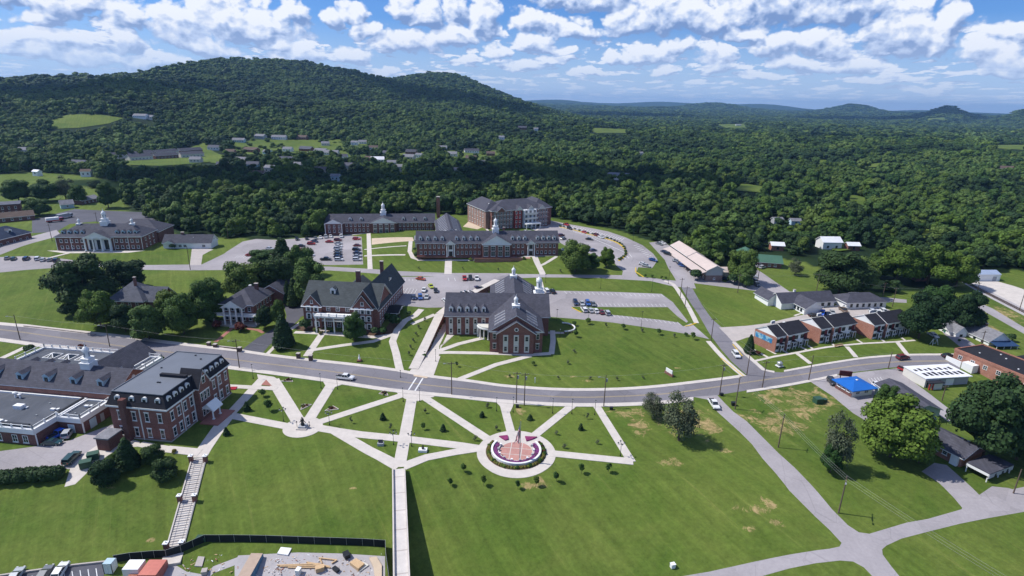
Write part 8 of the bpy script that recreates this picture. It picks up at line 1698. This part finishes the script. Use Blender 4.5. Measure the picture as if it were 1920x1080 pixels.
for i, (x, y) in enumerate([(384, 1075), (630, 1070), (560, 1076), (600, 1070), (650, 1044)]): boxy('site_crate', x, y, r_.uniform(.8, 1.8), r_.uniform(.7, 1.2), r_.uniform(.5, 1.2), (CONC_O, DARK, WHITE, LUMBER, DARK)[i], ('pale block in the rubble left of the blue container', 'dark tool chest beside the plywood', 'white bagged heap in the yard centre', 'small lumber crate in the yard', 'dark drum rack by the fence')[i], 'crate', r_.uniform(0, 3))
rb = MB(); 
for i in range(420):
    x, y = r_.uniform(345, 715), r_.uniform(1040, 1082)
    if x < 480 and r_.random() < .5: continue
    g = G(x, y) if i < 150 else None
    if g is None: g0 = RUB[r_.randrange(len(RUB))]; g = (g0[0]+r_.uniform(-1.5, 1.5), g0[1]+r_.uniform(-1, 1), g0[2])
    else: RUB = globals().setdefault('RUB', []); RUB.append(g)
    s_ = r_.uniform(.05, .22); rb.tube((g[0], g[1], g[2]+.02), (g[0]+r_.uniform(-.5, .5)*s_*6, g[1]+r_.uniform(-.5, .5)*s_*6, g[2]+.1), s_*.5, (CONC_O, LUMBER, WHITE, BRICK2)[r_.randrange(4)], 4)
rb.obj('rubble', label='scattered rubble and scraps over the gravel yard', kind='stuff')
t = empty('red_bed', G(429, 729), .1, label='low red flower bed at the back corner of the mansard building', cat='planter'); MB().box(-2.3, 2.3, -.9, .9, -.1, .25, mat('red_flowers', (.35, .02, .04), .9, nscale=3, namp=.4)).obj('bed', t)
# railway track
tr = empty('railway_track', (0, 0, 0), 0, label='single railway track curving out of the right edge', cat='railway'); rl = [G(x, y) for x, y in smooth_line(P('1806 526 1833 541 1870 560 1920 585 1985 616'), 4)]
for s_ in (-.75, .75):
    b = MB()
    for a, c in zip(rl[:-1], rl[1:]):
        d = Vector((c[0]-a[0], c[1]-a[1])).normalized(); b.tube((a[0]-d.y*s_, a[1]+d.x*s_, float(hz(a[0], a[1]))+.32), (c[0]-d.y*s_, c[1]+d.x*s_, float(hz(c[0], c[1]))+.32), .09, mat('rusty_rail', (.10, .07, .06), .6), 4)
    b.obj('rail', tr)
sl_ = MB(); 
for a, c in zip(rl[:-1], rl[1:]):
    L_ = math.hypot(c[0]-a[0], c[1]-a[1]); n = max(1, int(L_/.9)); d = Vector((c[0]-a[0], c[1]-a[1])).normalized()
    for i in range(n): x = a[0]+(c[0]-a[0])*i/n; y = a[1]+(c[1]-a[1])*i/n; z = float(hz(x, y))+.2; sl_.tube((x-d.y*1.3, y+d.x*1.3, z), (x+d.y*1.3, y-d.x*1.3, z), .12, WOOD, 4)
sl_.obj('sleeper', tr, kind='stuff')
# ------------------------------------------------------------------ haze
hzm = bpy.data.materials.new('haze'); hzm.use_nodes = True; g = NT(hzm.node_tree); g.n.remove(g.n['Principled BSDF']); pv = g.new('ShaderNodeVolumePrincipled'); pv.inputs['Color'].default_value = (.34, .62, 1.0, 1); pv.inputs['Density'].default_value = 5.5e-5; pv.inputs['Anisotropy'].default_value = .2
g.l.new(pv.outputs[0], g.n['Material Output'].inputs['Volume'])
zt = max(float(HG.max())+30, 320); zl = float(HG.min())-2
hb = MB().box(-20000, 20000, -1200, 21500, zl, zt, hzm).obj('haze', kind='stuff', label='thin blue summer haze over the valley')
S.cycles.volume_step_rate = 10; S.cycles.volume_max_steps = 32

# ------------------------------------------------------------------ clouds overhead: unseen cumulus added above the view to throw shadows on the woods
def fn_cloud(g, b):
    tr = g.new('ShaderNodeBsdfTransparent'); mx = g.new('ShaderNodeMixShader'); mx.inputs[0].default_value = .62
    g.l.new(tr.outputs[0], mx.inputs[1]); g.l.new(b.outputs[0], mx.inputs[2]); g.l.new(mx.outputs[0], g.n['Material Output'].inputs['Surface'])
CLOUDM = mat('cloud_vapour', (.85, .86, .88), 1.0, 0.0, fn=fn_cloud)
def shade_cloud(gx, gy, rx, ry, alt, seed, label):
    r = np.random.default_rng(seed); bm = bmesh.new(); bmesh.ops.create_icosphere(bm, subdivisions=3, radius=1); iv = np.array([v.co[:] for v in bm.verts]); fi = [[v.index for v in f.verts] for f in bm.faces]; bm.free()
    k = alt/math.tan(SUN_EL); ox = gx+math.sin(SUN_AZ)*k; oy = gy+math.cos(SUN_AZ)*k; V, Fc, nv = [], [], 0
    for i in range(16):
        a = r.uniform(0, 2*PI); q = r.uniform(0, 1)**.6; s_ = min(rx, ry)*r.uniform(.4, .8); w = iv*(1+.25*(np.sin(iv[:, :1]*5+i)*np.cos(iv[:, 1:2]*6+i*2)))*np.array([s_*1.2, s_, s_*.55])
        w[:, 2] = np.where(w[:, 2] < 0, w[:, 2]*.3, w[:, 2]); V.append(w+np.array([ox+rx*q*math.cos(a)*.8, oy+ry*q*math.sin(a)*.8, alt])); Fc += [tuple(x+nv for x in f) for f in fi]; nv += len(iv)
    me = bpy.data.meshes.new('shade_cloud'); me.from_pydata(np.concatenate(V).tolist(), [], Fc); me.materials.append(CLOUDM); me.polygons.foreach_set('use_smooth', np.ones(len(me.polygons), bool)); place(me, 'shade_cloud', None, label=label, kind='stuff')
shade_cloud(-200, 560, 240, 80, 1300, 1, 'small unseen cumulus added to shade the near woods')
shade_cloud(110, 640, 150, 80, 1350, 4, 'second small cumulus over the near woods')
shade_cloud(-1050, 1450, 420, 260, 1400, 2, 'unseen cumulus added to shade the left hillside')
shade_cloud(-150, 2300, 260, 260, 1400, 5, 'unseen cumulus added to shade the shoulder of the ridge')
shade_cloud(900, 1700, 380, 140, 1350, 6, 'unseen cumulus added to shade the right woods')
shade_cloud(500, 4600, 1300, 500, 1500, 3, 'broad unseen cumulus added to shade the far valley')
shade_cloud(3300, 5200, 900, 450, 1500, 7, 'broad unseen cumulus added to shade the far right hills')
